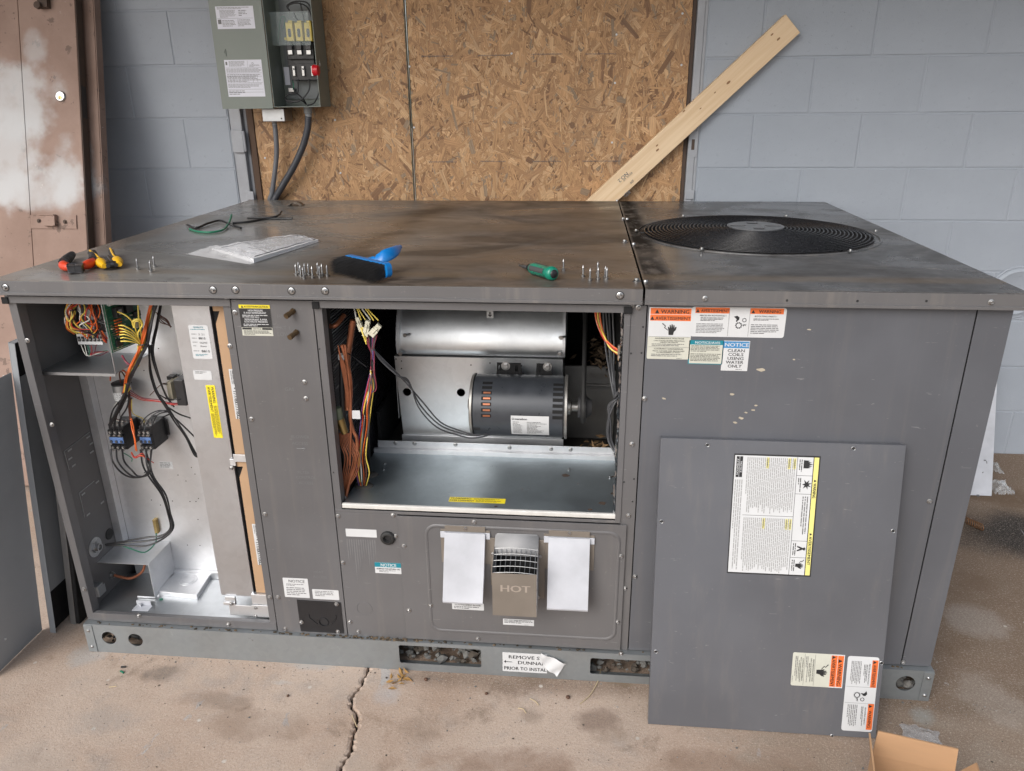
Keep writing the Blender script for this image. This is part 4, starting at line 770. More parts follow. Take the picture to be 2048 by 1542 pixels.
SMB = bpy.data.meshes.new('screw_big'); SMB.from_pydata([(a * .85, b, c * .85) for a, b, c in sc2.v], [], sc2.f); SMB.materials.append(m_zinc); SMB.materials.append(m_rubber); SMB.polygons.foreach_set('material_index', [0] * nz_ + [1] * (len(sc2.f) - nz_))
def screws(lst, y, par=unit, me=SM):
    for u, v in lst:
        q = F(u, v, y); o = link('screw', me); o.location = (q.x, y, q.z); o.rotation_euler.y = rnd.uniform(0, 3); attach(o, par)
screws([(426, 580), (471, 580), (583, 582), (650, 582), (1240, 591)], -OV - .0013, l1, SMB); screws([(11, 575)], -OV - .0013, l1, SMB)
screws([(1410, 597), (1982, 604)], -OV - .0013, l2)
screws([(453, 597), (224, 598), (14, 590)], -.001)
screws([(470, 625), (503, 838), (530, 1028), (556, 1194), (571, 1257), (609, 764), (612, 797)], -.0035, mid, SM)
screws([(460, 692), (55, 681), (104, 849), (168, 1178), (540, 1194)], -.001)
screws([(278, 1231), (457, 1248)], -.002)
screws([(676, 1032), (686, 1125), (700, 1243), (717, 1263), (786, 1030), (791, 1072)], -.0025, fill)
screws([(808, 1092), (818, 1220), (948, 1044), (956, 1277), (1242, 1112), (1235, 1243), (861, 1210)], -.0075, hd)
screws([(986, 1106), (1081, 1112), (1077, 1193)], YD - .002, hd)
screws([(1277, 615), (1289, 797), (1264, 888), (1257, 1031), (1270, 1153), (1250, 1176), (1240, 1302), (1263, 611)], -.001)
screws([(1859, 1002), (1806, 1324)], -.001, big)
screws([(1242, 1307)], -OV, rail)
def holes(lst, y, par, r_=.0028):
    for u, v in lst:
        q = F(u, v, y); mb = MB(); mb.cyl((q.x, y - .0003, q.z), (q.x, y + .0005, q.z), r_, seg=10); mb.build('screw_hole', m_ink, par)
holes([(124, 603), (336, 605), (639, 698), (667, 945), (797, 613), (1085, 619)], -.0071 if False else -.0012, unit, .002)
holes([(1574, 601), (1715, 602), (1853, 602)], -OV - .0013, l2, .0028)
holes([(1286, 654), (1283, 706), (1262, 707), (1248, 964), (1268, 958), (1265, 1003)], -.0042 if False else -.0015, unit, .0022)
# ------------------------------------------------------------------ stickers on the painted panels
mid_y = -.0035
FL((477, 609), (547, 672), mid_y, m_cream, [('r', 0, .89, 1, 1, YEL), ('tri', .07, .905, .075, INK), ('t', 'ATTENTION/CAUTION', .17, .95, .91, .062, INK), ('r', 0, .27, 1, .885, INK), ('t', 'HIGH PRESSURE', .28, .76, .79, .06, WHT), ('t', 'R-410A REFRIGERANT', .14, .86, .715, .06, WHT),
    ('m', .08, .585, .92, .69, 2, WHT), ('t', 'REFRIGERANT R-410A', .14, .86, .5, .06, WHT), ('t', 'SOUS HAUTE PRESSION', .12, .86, .43, .06, WHT), ('m', .08, .3, .94, .4, 2, WHT), ('r', 0, .262, 1, .272, CRE), ('r', .34, .2, .66, .26, CRE), ('r', .02, .2, .33, .262, INK), ('r', .67, .2, .98, .262, INK), ('t', 'SERVICE', .37, .63, .208, .045, INK), ('m', .06, .03, .96, .18, 4, INK)], mid, 6, .0008)
FL((565, 1155), (620, 1196), mid_y, m_white, [('t', 'NOTICE', .22, .86, .78, .14, GRA), ('m', .12, .6, .9, .72, 2, INK), ('m', .1, .1, .92, .55, 5, GRA)], mid, 7, .002)
FL((624, 1178), (679, 1200), mid_y, m_white, [('m', .1, .3, .9, .9, 4, GRA)], mid, 8, .002)
FL((1299, 614), (1378, 719), -.001, m_cream, [('r', 0, .74, 1, 1, WHT), ('r', 0, .44, 1, .74, WHT)] + e_volt(), big, 9)
FL((1384, 613), (1567, 676), -.001, m_white, e_rot(), big, 10, .006)
FL((1379, 680), (1444, 729), -.001, m_teal, [('r', .03, .03, .97, .82, CRE), ('t', 'NOTICE/AVIS', .16, .88, .86, .1, WHT), ('m', .06, .52, .95, .8, 5, INK), ('m', .06, .12, .95, .46, 6, INK)], big, 11, .001)
FL((1447, 681), (1494, 742), -.001, m_white, [('r', .02, .76, .98, .98, BLU), ('t', 'NOTICE', .05, .95, .81, .12, WHT), ('t', 'CLEAN', .18, .82, .63, .1, INK, .006), ('t', 'COILS', .22, .78, .5, .1, INK, .006), ('t', 'USING', .2, .8, .37, .1, INK, .006), ('t', 'WATER', .16, .82, .24, .1, INK, .006), ('t', 'ONLY', .24, .76, .11, .1, INK, .006), ('m', .55, .03, .9, .07, 1)], big, 12, .0008)
a, b = F(1005, 1304, -OV), F(1116, 1348, -OV)
tl_ = label(rail, FR(a.x, -OV - .0003, b.z), (b.x - a.x) * .8, a.z - b.z, m_white, [('t', 'REMOVE S', .13, .82, .7, .17, INK), ('r', .05, .5, .22, .53, INK), ('poly', .03, .42, .2, [(0, .5), (.4, .9), (.4, .1)], INK), ('t', 'DUNNAL', .34, .94, .42, .17, INK), ('t', 'PRIOR TO INSTAL', .03, .98, .1, .17, INK)], .0008, name='label', seed=13)
c0 = F(1085, 1306, -OV); mb = MB(); k = []   # its torn end curling off the rail
for i in range(8):
    t = i / 7; k.append((V((c0.x + .006 * t, -OV - .001 - .004 * math.sin(t * 5), F(1085, 1306, -OV).z - .001)), 0))
P0, P1, P2, P3, P4 = F(1082, 1305, -OV - .001), F(1115, 1312, -OV - .003), F(1132, 1327, -OV - .006), F(1114, 1352, -OV - .008), F(1086, 1332, -OV - .002)
N_ = 8; vs_ = []
for i in range(N_ + 1):
    for j in range(N_ + 1):
        s_, t = i / N_, j / N_; q = (P0 * (1 - s_) + P2 * s_) * (1 - t) + (P4 * (1 - s_) + P3 * s_) * t; q = q + V((0, -.003 * math.sin(s_ * 9 + t * 4) - .002, .0)) + V((0, 0, .004 * s_ * (1 - t) * math.sin(t * 8))); vs_.append(q)
mb.add(vs_, [(i * (N_ + 1) + j, (i + 1) * (N_ + 1) + j, (i + 1) * (N_ + 1) + j + 1, i * (N_ + 1) + j + 1) for i in range(N_) for j in range(N_)]); mb.build('torn_flap', m_white, tl_, 70)
# stamped words on the service panel
mb = MB()
for txt, u, v, s_ in (('HIGH', 567, 632, .013), ('CKT 1', 567, 655, .013), ('LOW', 567, 668, .013), ('GAS', 579, 778, .013), ('BLOWER', 600, 873, .012), ('ACCESS', 600, 886, .012), ('FILTER', 607, 944, .011), ('CONTROL', 612, 954, .011), ('ACCESS', 612, 965, .011), ('HEAT', 637, 1143, .011), ('ACCESS', 640, 1153, .011)):
    q = F(u, v, mid_y); mb.text(txt, FR(q.x, mid_y - .0004, q.z - .005), s_, 0, 'CENTER', 0)
q = F(603, 897, mid_y); mb.tube([(q.x - .012, mid_y - .0003, q.z), (q.x + .01, mid_y - .0003, q.z)], .0008, 5); mb.tube([(q.x + .003, mid_y - .0003, q.z + .006), (q.x + .01, mid_y - .0003, q.z), (q.x + .003, mid_y - .0003, q.z - .006)], .0008, 5)
mb.build('embossed_words', M('emboss_highlight_paint', (.15, .15, .155), .4, 0, 0), mid)['kind'] = 'stuff'  # flat lighter lettering, the light on the raised strokes painted in
for u, v in ((584, 624), (591, 666)):        # refrigerant gauge ports
    q = F(u, v, mid_y); mb = MB(); a0 = V((q.x + .004, mid_y, q.z + .003)); dr_ = V((-.35, -.9, -.25)).normalized(); mb.tube([a0, a0 + dr_ * .007], .0072, 6); mb.tube([a0 + dr_ * .0072, a0 + dr_ * .016], .0055, 16); mb.tube([a0 + dr_ * .0162, a0 + dr_ * .028], .0066, 16); mb.build('gauge_port', M('aged_brass', (.13, .085, .045), .5, .6, .3, 90), mid, 40)
a, b = F(594, 1199, mid_y), F(688, 1266, mid_y); hol = F(648, 1243, mid_y); mb = MB(); mb.prism([(a.x, b.z), (b.x, b.z), (b.x, a.z - .002), (a.x, a.z)], FR(0, mid_y - .0002, 0), .0022, 0, [circ(hol.x, hol.z, .0125, 20)]); bp = mb.build('gas_line_plate', m_black, mid)
mb = MB(); mb.tube([(hol.x + p[0], mid_y - .0026, hol.z + p[1]) for p in circ(0, 0, .0135, 24)], .0014, 6, closed=True); mb.tube([(hol.x - .04, mid_y - .0026, hol.z + .024), (hol.x - .039, mid_y - .0026, hol.z + .012), (hol.x - .018, mid_y - .0026, hol.z - .008)], .0014, 6); mb.tube([(hol.x + .037, mid_y - .0026, hol.z + .024), (hol.x + .036, mid_y - .0026, hol.z + .012), (hol.x + .018, mid_y - .0026, hol.z - .008)], .0014, 6); mb.build('plate_rib', m_black, bp, 60)
mb = MB(); mb.cyl((hol.x, mid_y - .0008, hol.z), (hol.x, mid_y - .0003, hol.z), .0126, seg=20); mb.build('gas_hole_shade', m_ink, bp)  # dark disc painted as the shade inside the hole
screws([(673, 1208), (603, 1244), (676, 1263)], mid_y - .0025, bp)
# chips of paint on the condenser panel
mb = MB(); r = random.Random(5)
for u, v, w in ((1522, 740, 9), (1464, 788, 6), (1506, 820, 5), (1482, 836, 7), (1470, 845, 5), (1492, 825, 4), (1328, 797, 5), (1618, 659, 4), (1512, 811, 4), (1588, 719, 3), (1722, 1285, 5), (1736, 1296, 4)):
    q = F(u, v, -.001); n_ = 9; k = w * .00105; mb.prism([(k * (1 + r.uniform(-.3, .2)) * math.cos(2 * math.pi * i / n_), k * .42 * (1 + r.uniform(-.4, .3)) * math.sin(2 * math.pi * i / n_)) for i in range(n_)], frame((q.x, -.0011, q.z), (1, 0, -.12), (0, 0, 1)), .0002)
mb.build('paint_chip', M('bare_primer', (.42, .37, .29), .6, 0, .1, 50), big)['kind'] = 'stuff'
for v, ys in ((482, 0),):
    pass
for u, v, dx in ((1249, 484, 0), (1246, 439, 0), (1273, 562, 0)):     # dome screws along the lid seam
    q = T(u, v, H); mb = MB(); mb.lathe([(0, 0), (.011, 0), (.011, .001), (.006, .003), (.0055, .007), (0, .008)], UPF(q.x, q.y, H + .0002), 12); mb.build('seam_screw', m_zinc, l1, 40)
for u, v in ((1267, 489), (1254, 439), (1291, 564), (1234, 402)):
    q = T(u, v, H); mb = MB(); mb.lathe([(0, 0), (.006, 0), (.006, .001), (.0045, .005), (0, .006)], UPF(q.x, q.y, H + .0002), 10); mb.build('seam_screw', m_zinc, l2, 40)
# ================================================================== control compartment (left opening)
YB = .205
mb = MB(); mb.box((.03, YB, .1165), (.56, YB + .002, 1.06)); cbp = mb.build('control_back_panel', m_galv, unit)
mb = MB(); mb.box((.006, YB - .026, .24), (.0075, YB - .0005, .83)); mb.box((.0076, YB - .0265, .24), (.02, YB - .025, .83)); mb.box((.0205, YB - .027, .24), (.03, YB - .001, .83)); mb.build('panel_flange', m_galv, unit)
mb = MB(); mb.box((.006, .0125, .1145), (.544, YB - .0005, .1165)); mb.build('control_floor', mat_galv('galvanised_floor', (.42, .44, .46), .42, 0., 11.), unit)
mb = MB(); mb.box((.1, YB - .012, .117), (.4, YB - .0005, .14)); mb.build('floor_flange', m_galv, unit, None, .001)
# shelf, upright and circuit board
zs = .839; e = F(230, 742, .043); xP = e.x
mb = MB(); mb.box((.006, .043, zs), (xP, YB - .001, zs + .0015)); mb.box((.006, .0415, zs - .006), (xP, .0428, zs + .0015)); mb.build('board_shelf', m_galvd, unit)
mb = MB(); mb.box((xP - .0012, .043, zs + .0016), (xP + .0003, .0445, 1.045)); mb.build('board_upright', m_galvd, unit)
m_pcb = M('green_circuit_board', (.014, .12, .07), .35, 0, .25, 60); m_relay = M('relay_black', (.02, .02, .022), .4, 0, .1, 40); m_tan = M('cream_coil', (.5, .45, .33), .6, 0, .15, 50); m_blu2 = M('contactor_blue', (.1, .19, .42), .4, 0, .1, 40)
# the board stands turned towards the front; fB has x along the board, y up, z out of its face
pL, pR = F(214, 660, .05), F(284, 655, .165); eB = V((pR.x - pL.x, pR.y - pL.y, 0)); wB = eB.length; zB0, zB1 = F(229, 706, .05).z, 1.033; hB_ = zB1 - zB0
fB = frame((F(222, 690, .05).x, .05, zB0), eB, (0, 0, 1)); mb = MB(); mb.box((0, 0, -.0016), (wB, hB_, 0), 0, fB); pcb = mb.build('circuit_board', m_pcb, unit)
def pb(x0, y0, x1, y1, h, mt_, nm): mb = MB(); mb.box((x0 * wB, y0 * hB_, .0001), (x1 * wB, y1 * hB_, h), 0, fB); return mb.build(nm, mt_, pcb, None, .0006)
pb(.2, .62, .42, .8, .014, m_relay, 'relay'); pb(.5, .64, .7, .82, .014, m_relay, 'relay'); pb(.27, .66, .36, .76, .0145, m_galvd, 'relay_cover'); pb(.1, .86, .3, .97, .01, m_white, 'plug_socket'); pb(.4, .88, .9, .97, .01, m_white, 'plug_socket'); pb(.72, .3, .92, .42, .012, m_tan, 'relay'); pb(.12, .08, .3, .2, .006, m_relay, 'chip'); pb(.75, .5, .95, .6, .008, m_relay, 'chip')
r = random.Random(2); mb = MB()
for i in range(90):
    x, y = r.uniform(.05, .92) * wB, r.uniform(.04, .6) * hB_; k = r.uniform(.0012, .0034); mb.box((x, y, .0001), (x + k * 1.7, y + k, r.uniform(.001, .005)), r.randrange(3), fB)
for i in range(60):
    x, y = r.uniform(.03, .6) * wB, r.uniform(.03, .97) * hB_; mb.box((x, y, .00005), (x + r.uniform(.008, .03), y + .0008, .0003), 3, fB)
mb.box((.02 * wB, .02 * hB_, .00005), (.028 * wB, .98 * hB_, .0004), 4, fB); mb.box((.02 * wB, .02 * hB_, .00005), (.97 * wB, .03 * hB_, .0004), 4, fB)
for i in range(6): mb.box((.1 * wB, (.26 + .04 * i) * hB_, .0001), (.34 * wB, (.272 + .04 * i) * hB_, .004), 1, fB)
mb.build('board_components', [m_relay, m_zinc, m_tan, M('solder_trace', (.1, .26, .12), .4, 0, 0), m_white], pcb)['kind'] = 'stuff'
for k in range(6):
    mb = MB(); mb.box((.16 * wB, (.56 - .052 * k) * hB_, .0045), (.36 * wB, (.58 - .052 * k) * hB_, .009), 0, fB); mb.build('spade_terminal', W_ORG, pcb, None, .0008)
# terminal strip left of the board
a, b = F(152, 668, .12), F(206, 690, .12); mb = MB(); mb.box((a.x, .12, b.z), (b.x, .135, a.z)); ts = mb.build('terminal_strip', m_white, unit, None, .001)
for k in range(7):
    q = F(159 + 7.6 * k, 678, .12); mb = MB(); mb.box((q.x - .0035, .1175, q.z - .006), (q.x + .0035, .1198, q.z + .007), 0); mb.lathe([(0, .0025), (.0026, .0025), (.0026, .004), (0, .004)], FR(q.x, .12, q.z), 8, 1); mb.build('terminal', [m_ink, m_zinc], ts)
mb = MB(); fbox(mb, 158, 612, 215, 665, .16, .2); fbox(mb, 170, 618, 200, 640, .15, .1598, 1); fbox(mb, 178, 645, 196, 662, .15, .1598, 1); mb.build('ignition_module', [m_inside, m_white], unit, None, .002)
# knock-outs, scribed lines and fittings on the inside of the left panel
XI = .0054
def sp_(u, v): return S(u, v, XI)
mb = MB()
for l in ([(128, 903), (179, 864)], [(128, 903), (138, 940)], [(158, 986), (188, 962)], [(158, 986), (169, 1034)]):
    A, B = sp_(*l[0]), sp_(*l[1]); mb.tube([V((XI + .0004, A.y, A.z)), V((XI + .0004, B.y, B.z))], .0012, 5)
for u, v in ((139, 900), (140, 917), (147, 931), (176, 874), (182, 887), (183, 904), (166, 988), (194, 964), (204, 1005), (176, 1029)):
    q = sp_(u, v); mb.box((XI, q.y - .008, q.z - .0022), (XI + .0012, q.y + .008, q.z + .0022))
mb.build('lance_marks', m_galvd, unit)['kind'] = 'stuff'
q = sp_(190, 1094); fX = frame((XI, q.y, q.z), (0, 1, 0), (0, 0, 1)); mb = MB(); mb.lathe([(0, 0), (.029, 0), (.029, .0015), (.0, .0015)], fX, 28); mb.lathe([(0, .0016), (.016, .0016), (.016, .006), (0, .006)], fX, 6); mb.lathe([(0, .006), (.012, .006), (.012, .016), (.009, .016), (.009, .008), (0, .008)], fX, 18); ft = mb.build('conduit_fitting', m_zinc, unit, 40)
q2 = sp_(218, 1068); mb = MB(); mb.lathe([(0, 0), (.017, 0), (.016, .003), (0, .004)], frame((XI, q2.y, q2.z), (0, 1, 0), (0, 0, 1)), 22); mb.build('hole_plug', m_rubber, unit, 40)
a = S(195, 1180, .02); mb = MB(); mb.box((XI, a.y - .012, a.z - .016), (.03, a.y + .014, a.z + .018)); mb.box((.03, a.y - .012, a.z - .016), (.0315, a.y + .02, a.z + .01)); mb.build('panel_clip', m_galvd, unit, None, .001)
q3 = S(222, 1150, XI); mb = MB(); mb.lathe([(0, 0), (.011, 0), (.011, .004), (.008, .004), (.008, .01), (0, .01)], frame((XI, q3.y, q3.z), (0, 1, 0), (0, 0, 1)), 8); wire([(XI + .01, q3.y, q3.z), (.03, q3.y + .004, q3.z - .008), (.06, q3.y + .012, q3.z - .016), (.085, q3.y + .03, q3.z - .005), (.09, q3.y + .05, q3.z + .02)], .0042, 1, mb); mb.build('drain_stub', [m_zinc, m_copper], unit, 50)
# sheet-metal cover over the wire entry, pan lid, clips on the floor
mb = MB(); zc = .235; mb.box((.0056, .083, zc), (.1595, YB - .001, zc + .0015)); mb.box((.1596, .083, .122), (.161, YB - .001, zc + .0015)); mb.box((.105, .0845, .1185), (.159, .0858, .124)); mb.build('entry_cover', m_galv, unit)
zp = .132; cs = [T(u, v, zp) for u, v in ((311, 1182), (394, 1190), (428, 1137), (362, 1134))]; mb = MB(); mb.add([c + V((0, 0, 0)) for c in cs] + [V((c.x, c.y, .1168)) for c in cs], [(0, 1, 2, 3), (0, 4, 5, 1), (1, 5, 6, 2), (2, 6, 7, 3), (3, 7, 4, 0)]); pn = mb.build('pan_cover', m_galv, unit, None, .002)
cc_ = (cs[0] + cs[1] + cs[2] + cs[3]) / 4; mb = MB()
for r_ in (.018, .026): mb.tube([(cc_.x + .004 + p[0], cc_.y + p[1], zp + .0005) for p in circ(0, 0, r_, 26)], .0008, 5, closed=True)
mb.build('knockout', m_galv, pn, 80)
mb = MB(); a = T(285, 1217, .117); mb.box((a.x - .026, a.y - .012, .117), (a.x + .024, a.y + .014, .1185)); mb.box((a.x - .024, a.y + .0125, .1186), (a.x + .02, a.y + .014, .134)); mb.box((a.x - .012, a.y + .004, .1186), (a.x - .006, a.y + .008, .13)); mb.build('latch_clip', m_white2, unit, None, .0008)
mb = MB(); g_ = T(319, 1199, .119); mb.tube([g_, g_ + V((.009, .003, 0))], .0022, 8); mb.build('wire_clipping', W_GRN, unit)
mb = MB(); fbox(mb, 304, 1040, 316, 1068, .19, .204); gl_ = mb.build('ground_lug', m_brass, unit, None, .001)
# capacitor
q = F(238, 770, .15); cap = MB(); cap.lathe([(0, 0), (.0235, 0), (.024, .003), (.024, .046), (.0, .046)], UPF(q.x, .16, q.z - .046), 28); cp_ = cap.build('capacitor', m_galvd, unit, 40)
mb = MB(); mb.lathe([(0, .0462), (.025, .0462), (.025, .05), (.02, .052), (0, .052)], UPF(q.x, .16, q.z - .046), 28); mb.build('capacitor_cap', m_black, cp_, 40)
mb = MB(); N_ = 14; A0, A1 = math.radians(205), math.radians(325); vs_ = []
for i in range(N_ + 1):
    t = A0 + (A1 - A0) * i / N_
    for z in (.004, .027): vs_.append((q.x + .0244 * math.cos(t), .16 + .0244 * math.sin(t), q.z - .046 + z))
mb.add(vs_, [(2 * i, 2 * i + 2, 2 * i + 3, 2 * i + 1) for i in range(N_)]); mb.build('capacitor_label', m_white, cp_)
mb = MB(); r = random.Random(3)
for row in range(6):
    i = 0
    while i < 26:
        w_ = r.randint(1, 4); t0 = A0 + .15 + (A1 - A0 - .3) * i / 26; t1 = A0 + .15 + (A1 - A0 - .3) * min(26, i + w_) / 26; z = q.z - .046 + .024 - row * .0035
        mb.add([(q.x + .0247 * math.cos(t), .16 + .0247 * math.sin(t), zz) for t, zz in ((t0, z), (t1, z), (t1, z + .0016), (t0, z + .0016))], [(0, 1, 2, 3)]); i += w_ + 1
mb.build('fine_print', m_micro, cp_)
# contactors
def contactor(u0, v0, u1, v1, yf):
    a, b = F(u0, v0, yf), F(u1, v1, yf); x0, x1, z0, z1 = a.x, b.x, b.z, a.z; h = z1 - z0
    mb = MB(); mb.box((x0, yf + .012, z0), (x1, YB - .001, z1)); mb.box((x0 + .001, yf + .0055, z0 + h * .28), (x1 - .001, yf + .0118, z1 - h * .34)); mb.box((x0 - .008, YB - .006, z0 + h * .2), (x1 + .008, YB - .0011, z1 - h * .1)); o = mb.build('contactor', m_black, unit, None, .0015)
    mb = MB(); mb.box((x0 + .002, yf + .003, z0 + h * .32), (x1 - .002, yf + .0054, z0 + h * .58)); bl = mb.build('blue_face', m_blu2, o, None, .001)
    w_ = x1 - x0
    for k in range(3):
        xc = x0 + w_ * (k + .5) / 3
        mb = MB(); mb.box((xc - .0028, yf - .0005, z0 + h * .36), (xc + .0024, yf + .0028, z0 + h * .46)); mb.build('indicator', m_dark, bl)
        for zz in (z1 - h * .2, z0 + h * .14):
            mb = MB(); mb.box((xc - .0062, yf + .004, zz - .006), (xc + .0062, yf + .0118, zz + .006), 0); mb.lathe([(0, 0), (.0034, 0), (.0034, .003), (0, .0035)], FR(xc, yf + .0039, zz), 10, 1); mb.box((xc - .0035, yf - .003, zz - .009), (xc + .0035, yf + .0035, zz - .005), 1); mb.build('terminal', [m_black, m_zinc], o)
        for k2 in (0, 1): 
            mb = MB(); mb.box((xc - .003, yf + .02 + k2 * .02, z1), (xc + .003, yf + .021 + k2 * .02, z1 + .008)); mb.build('spade', m_zinc, o)
    return o
contactor(211, 856, 251, 903, .12); contactor(272, 856, 306, 903, .12)
# transformer on the back panel
mb = MB(); fbox(mb, 331, 765, 347, 802, .15, .195); tr_ = mb.build('transformer', m_tan, unit, None, .002)
mb = MB(); fbox(mb, 346, 760, 374, 812, .135, .2); mb.build('transformer_core', m_relay, tr_, None, .002); mb = MB(); fbox(mb, 333, 753, 347, 760, .18, .2); mb.build('mounting_ear', m_relay, tr_)
mb = MB()
for u, v in ((329, 768), (333, 797)): fbox(mb, u - 4, v - 2, u + 5, v + 2, .147, .15)
mb.build('spade', m_zinc, tr_)
mb = MB()
for u, v in ((317, 697), (288, 741), (273, 845), (289, 945), (356, 950), (303, 1000), (345, 1002), (390, 948), (397, 997), (396, 1039), (375, 1090), (400, 1091), (321, 1010), (383, 935), (372, 962), (380, 1003), (392, 1003)):
    q = F(u, v, YB); mb.cyl((q.x, YB - .0004, q.z), (q.x, YB + .0004, q.z), .0017, seg=8)
mb.build('panel_holes', m_ink, cbp)
FL((317, 923), (347, 937), YB, m_white, [('m', .08, .1, .95, .95, 4, INK)], cbp, 21, .0005)
# ---- harness
wb = {}
rw = random.Random(77)
def WI(c, pts, r_=.0021): wire(FP([(u + rw.uniform(-1.6, 1.6), v + rw.uniform(-1.2, 1.2), y + rw.uniform(-.004, .004)) for u, v, y in pts]), r_, WIRES.index(c), wb.setdefault('h', MB()), 6, 5)
r = random.Random(9)
def bundle(c, pts, n_, r_=.0019, j=2.2, dy=.004):
    for k in range(n_):
        o1, o2, o3 = r.uniform(-j, j), r.uniform(-j * .5, j * .5), r.uniform(-dy, dy); WI(c, [(u + o1 + r.uniform(-.6, .6), v + o2, y + o3) for u, v, y in pts], r_)
trunk = [(312, 606, .10), (305, 640, .095), (299, 665, .09), (292, 690, .09), (278, 720, .09), (264, 750, .09)]
bundle(W_BLK, trunk + [(250, 790, .1), (232, 825, .105), (219, 852, .11)], 4, .0024, 3); bundle(W_ORG, [(u - 9, v, y) for u, v, y in trunk] + [(252, 772, .1), (249, 787, .11), (258, 770, .11)], 5, .002, 2.4)
bundle(W_YEL, [(304, 604, .1), (299, 640, .1), (288, 690, .095), (270, 730, .1), (257, 755, .1), (252, 782, .105), (262, 775, .11)], 4, .0017, 3); bundle(W_BRN, [(310, 606, .11), (300, 650, .1), (287, 700, .1), (262, 750, .105), (260, 800, .12), (262, 840, .12)], 3, .0018, 2)
bundle(W_YEL, [(275, 690, .1), (274, 715, .1), (268, 735, .1), (276, 730, .11)], 3, .0016, 2.5)
bundle(W_BLK, [(322, 606, .12), (312, 650, .115), (303, 700, .12), (312, 745, .13), (330, 790, .14), (345, 812, .15)], 3, .0021, 3); bundle(W_BLK, [(300, 690, .11), (301, 740, .115), (312, 780, .12), (332, 812, .13), (352, 842, .14), (372, 872, .16), (392, 908, .18), (402, 914, .19)], 3, .0021, 2.5)
WI(W_BLK, [(335, 815, .13), (358, 828, .15), (385, 836, .19)]); WI(W_BLK, [(345, 830, .14), (370, 855, .16), (392, 878, .19)])
for k in range(6): WI(W_YEL, [(237 + k * 1.2, 651 + 6.3 * k, .06), (250, 652 + 6 * k, .058), (266, 664 + 4.2 * k, .07), (280, 684 + k * 1.2, .085), (283, 700, .09)], .0017)
WI(W_YEL, [(226, 622, .08), (246, 628, .07), (262, 642, .07), (270, 655, .075), (278, 680, .085)], .0017); WI(W_YEL, [(277, 604, .09), (279, 640, .085), (283, 680, .088)], .0017)
for k in range(3): WI(W_YEL, [(268 + k, 655, .07), (266 + k * 2, 643 + k, .068), (278, 638 + k * 2, .07), (284, 650, .075), (276, 668, .08), (282, 690, .088)], .0017)
for k in range(9):   # coil of wires top left
    c = [W_ORG, W_YEL, W_RED, W_WHT, W_BRN, W_ORG, W_YEL, W_BLK, W_RED][k]; j = k * 1.1
    WI(c, [(136 + k * 3, 604, .09), (131 + j * .6, 622, .085), (133 + j, 638, .08), (140, 643 - j * .2, .08), (147 - j * .4, 632, .082), (142, 618 + j * .3, .085), (136 + j, 630, .08), (132 + k * 2, 655, .085), (150 + k * 5, 668 - k, .1)], .0017)
r9 = random.Random(91)
for k in range(16):
    u0, v0 = r9.uniform(135, 210), 606; WI(r9.choice([W_ORG, W_RED, W_YEL, W_BLK, W_BRN, W_WHT, W_RED, W_ORG]), [(u0, v0, .1), (u0 + r9.uniform(-14, 10), 622, .09), (u0 + r9.uniform(-16, 18), 640 + r9.uniform(-6, 8), .085), (u0 + r9.uniform(-12, 20), 655 + r9.uniform(-6, 6), .09), (160 + r9.uniform(0, 42), 672 + r9.uniform(-4, 6), .11)], .0017)
for k in range(8): WI([W_BLK, W_BLK, W_RED, W_BRN, W_YEL, W_BLK, W_MAR, W_BLK][k], [(140 + k, 652, .085), (158 + k * 3, 660 + k, .095), (182 + k * 2, 662 + (k % 3) * 3, .1), (196, 648 - k * 3, .1), (190 + k * 3, 606, .11)], .0017)
for k in range(6): WI([W_RED, W_ORG, W_MAR, W_BRN, W_RED, W_ORG][k], [(176 + k * 4, 606, .12), (184 + k * 2, 628, .105), (196, 646 + k, .1), (206, 664 + 3 * k, .1), (214, 676 + 2 * k, .11)], .0017)
for k in range(5): WI([W_WHT, W_WHT, W_GRN, W_RED, W_MAR][k], [(161 + 7.6 * k, 690, .115), (168 + k * 5, 703, .1), (174 + k * 2, 712, .1), (192, 708 - k, .11), (216, 700 + k, .13)], .001)
WI(W_MAR, [(216, 704, .14), (196, 712, .12), (180, 706, .11)], .001)
for k in range(3): WI(W_MAR, [(244, 712, .13), (252, 722 + k, .12), (262, 732 + k * 2, .11), (266, 745 + k * 3, .1)], .0019)
WI(W_ORG, [(222, 762, .15), (221, 748, .14), (233, 740, .13), (249, 743, .12), (256, 758, .11)], .0021); WI(W_BRN, [(240, 764, .15), (238, 748, .14), (245, 745, .13), (252, 760, .12)], .0018)
for k in range(5): WI(W_BRN, [(312 + k, 625 + k, .13), (322, 632 + k * 3, .14), (334, 640 + k * 2.5, .15), (342, 654, .16)], .0012)
for k in range(3): WI([W_MAR, W_RED, W_RED][k], [(258, 780 + 4 * k, .12), (285, 794 + 3 * k, .13), (318, 800 + 2 * k, .14), (345, 806 + k * 2, .14), (376, 803 + k * 3, .16)], .0011)
WI(W_BRN, [(300, 790, .12), (322, 770, .14), (331, 767, .145)], .0011); WI(W_BLK, [(318, 790, .13), (334, 797, .145), (352, 800, .13), (375, 796, .15)], .0015)
for k in range(3): WI(W_BLK, [(219 + k * 10, 862, .115), (221 + k * 11, 835, .11), (230 + k * 12, 815, .105), (252 + k * 4, 790, .1)], .0023)
for k in range(3): WI([W_BLK, W_GRY, W_BLK][k], [(279 + k * 11, 862, .115), (283 + k * 12, 845, .115), (300 + k * 8, 828, .12), (322 + k * 6, 820 + k * 2, .13), (340, 826, .14), (325, 834, .15)], .0017)
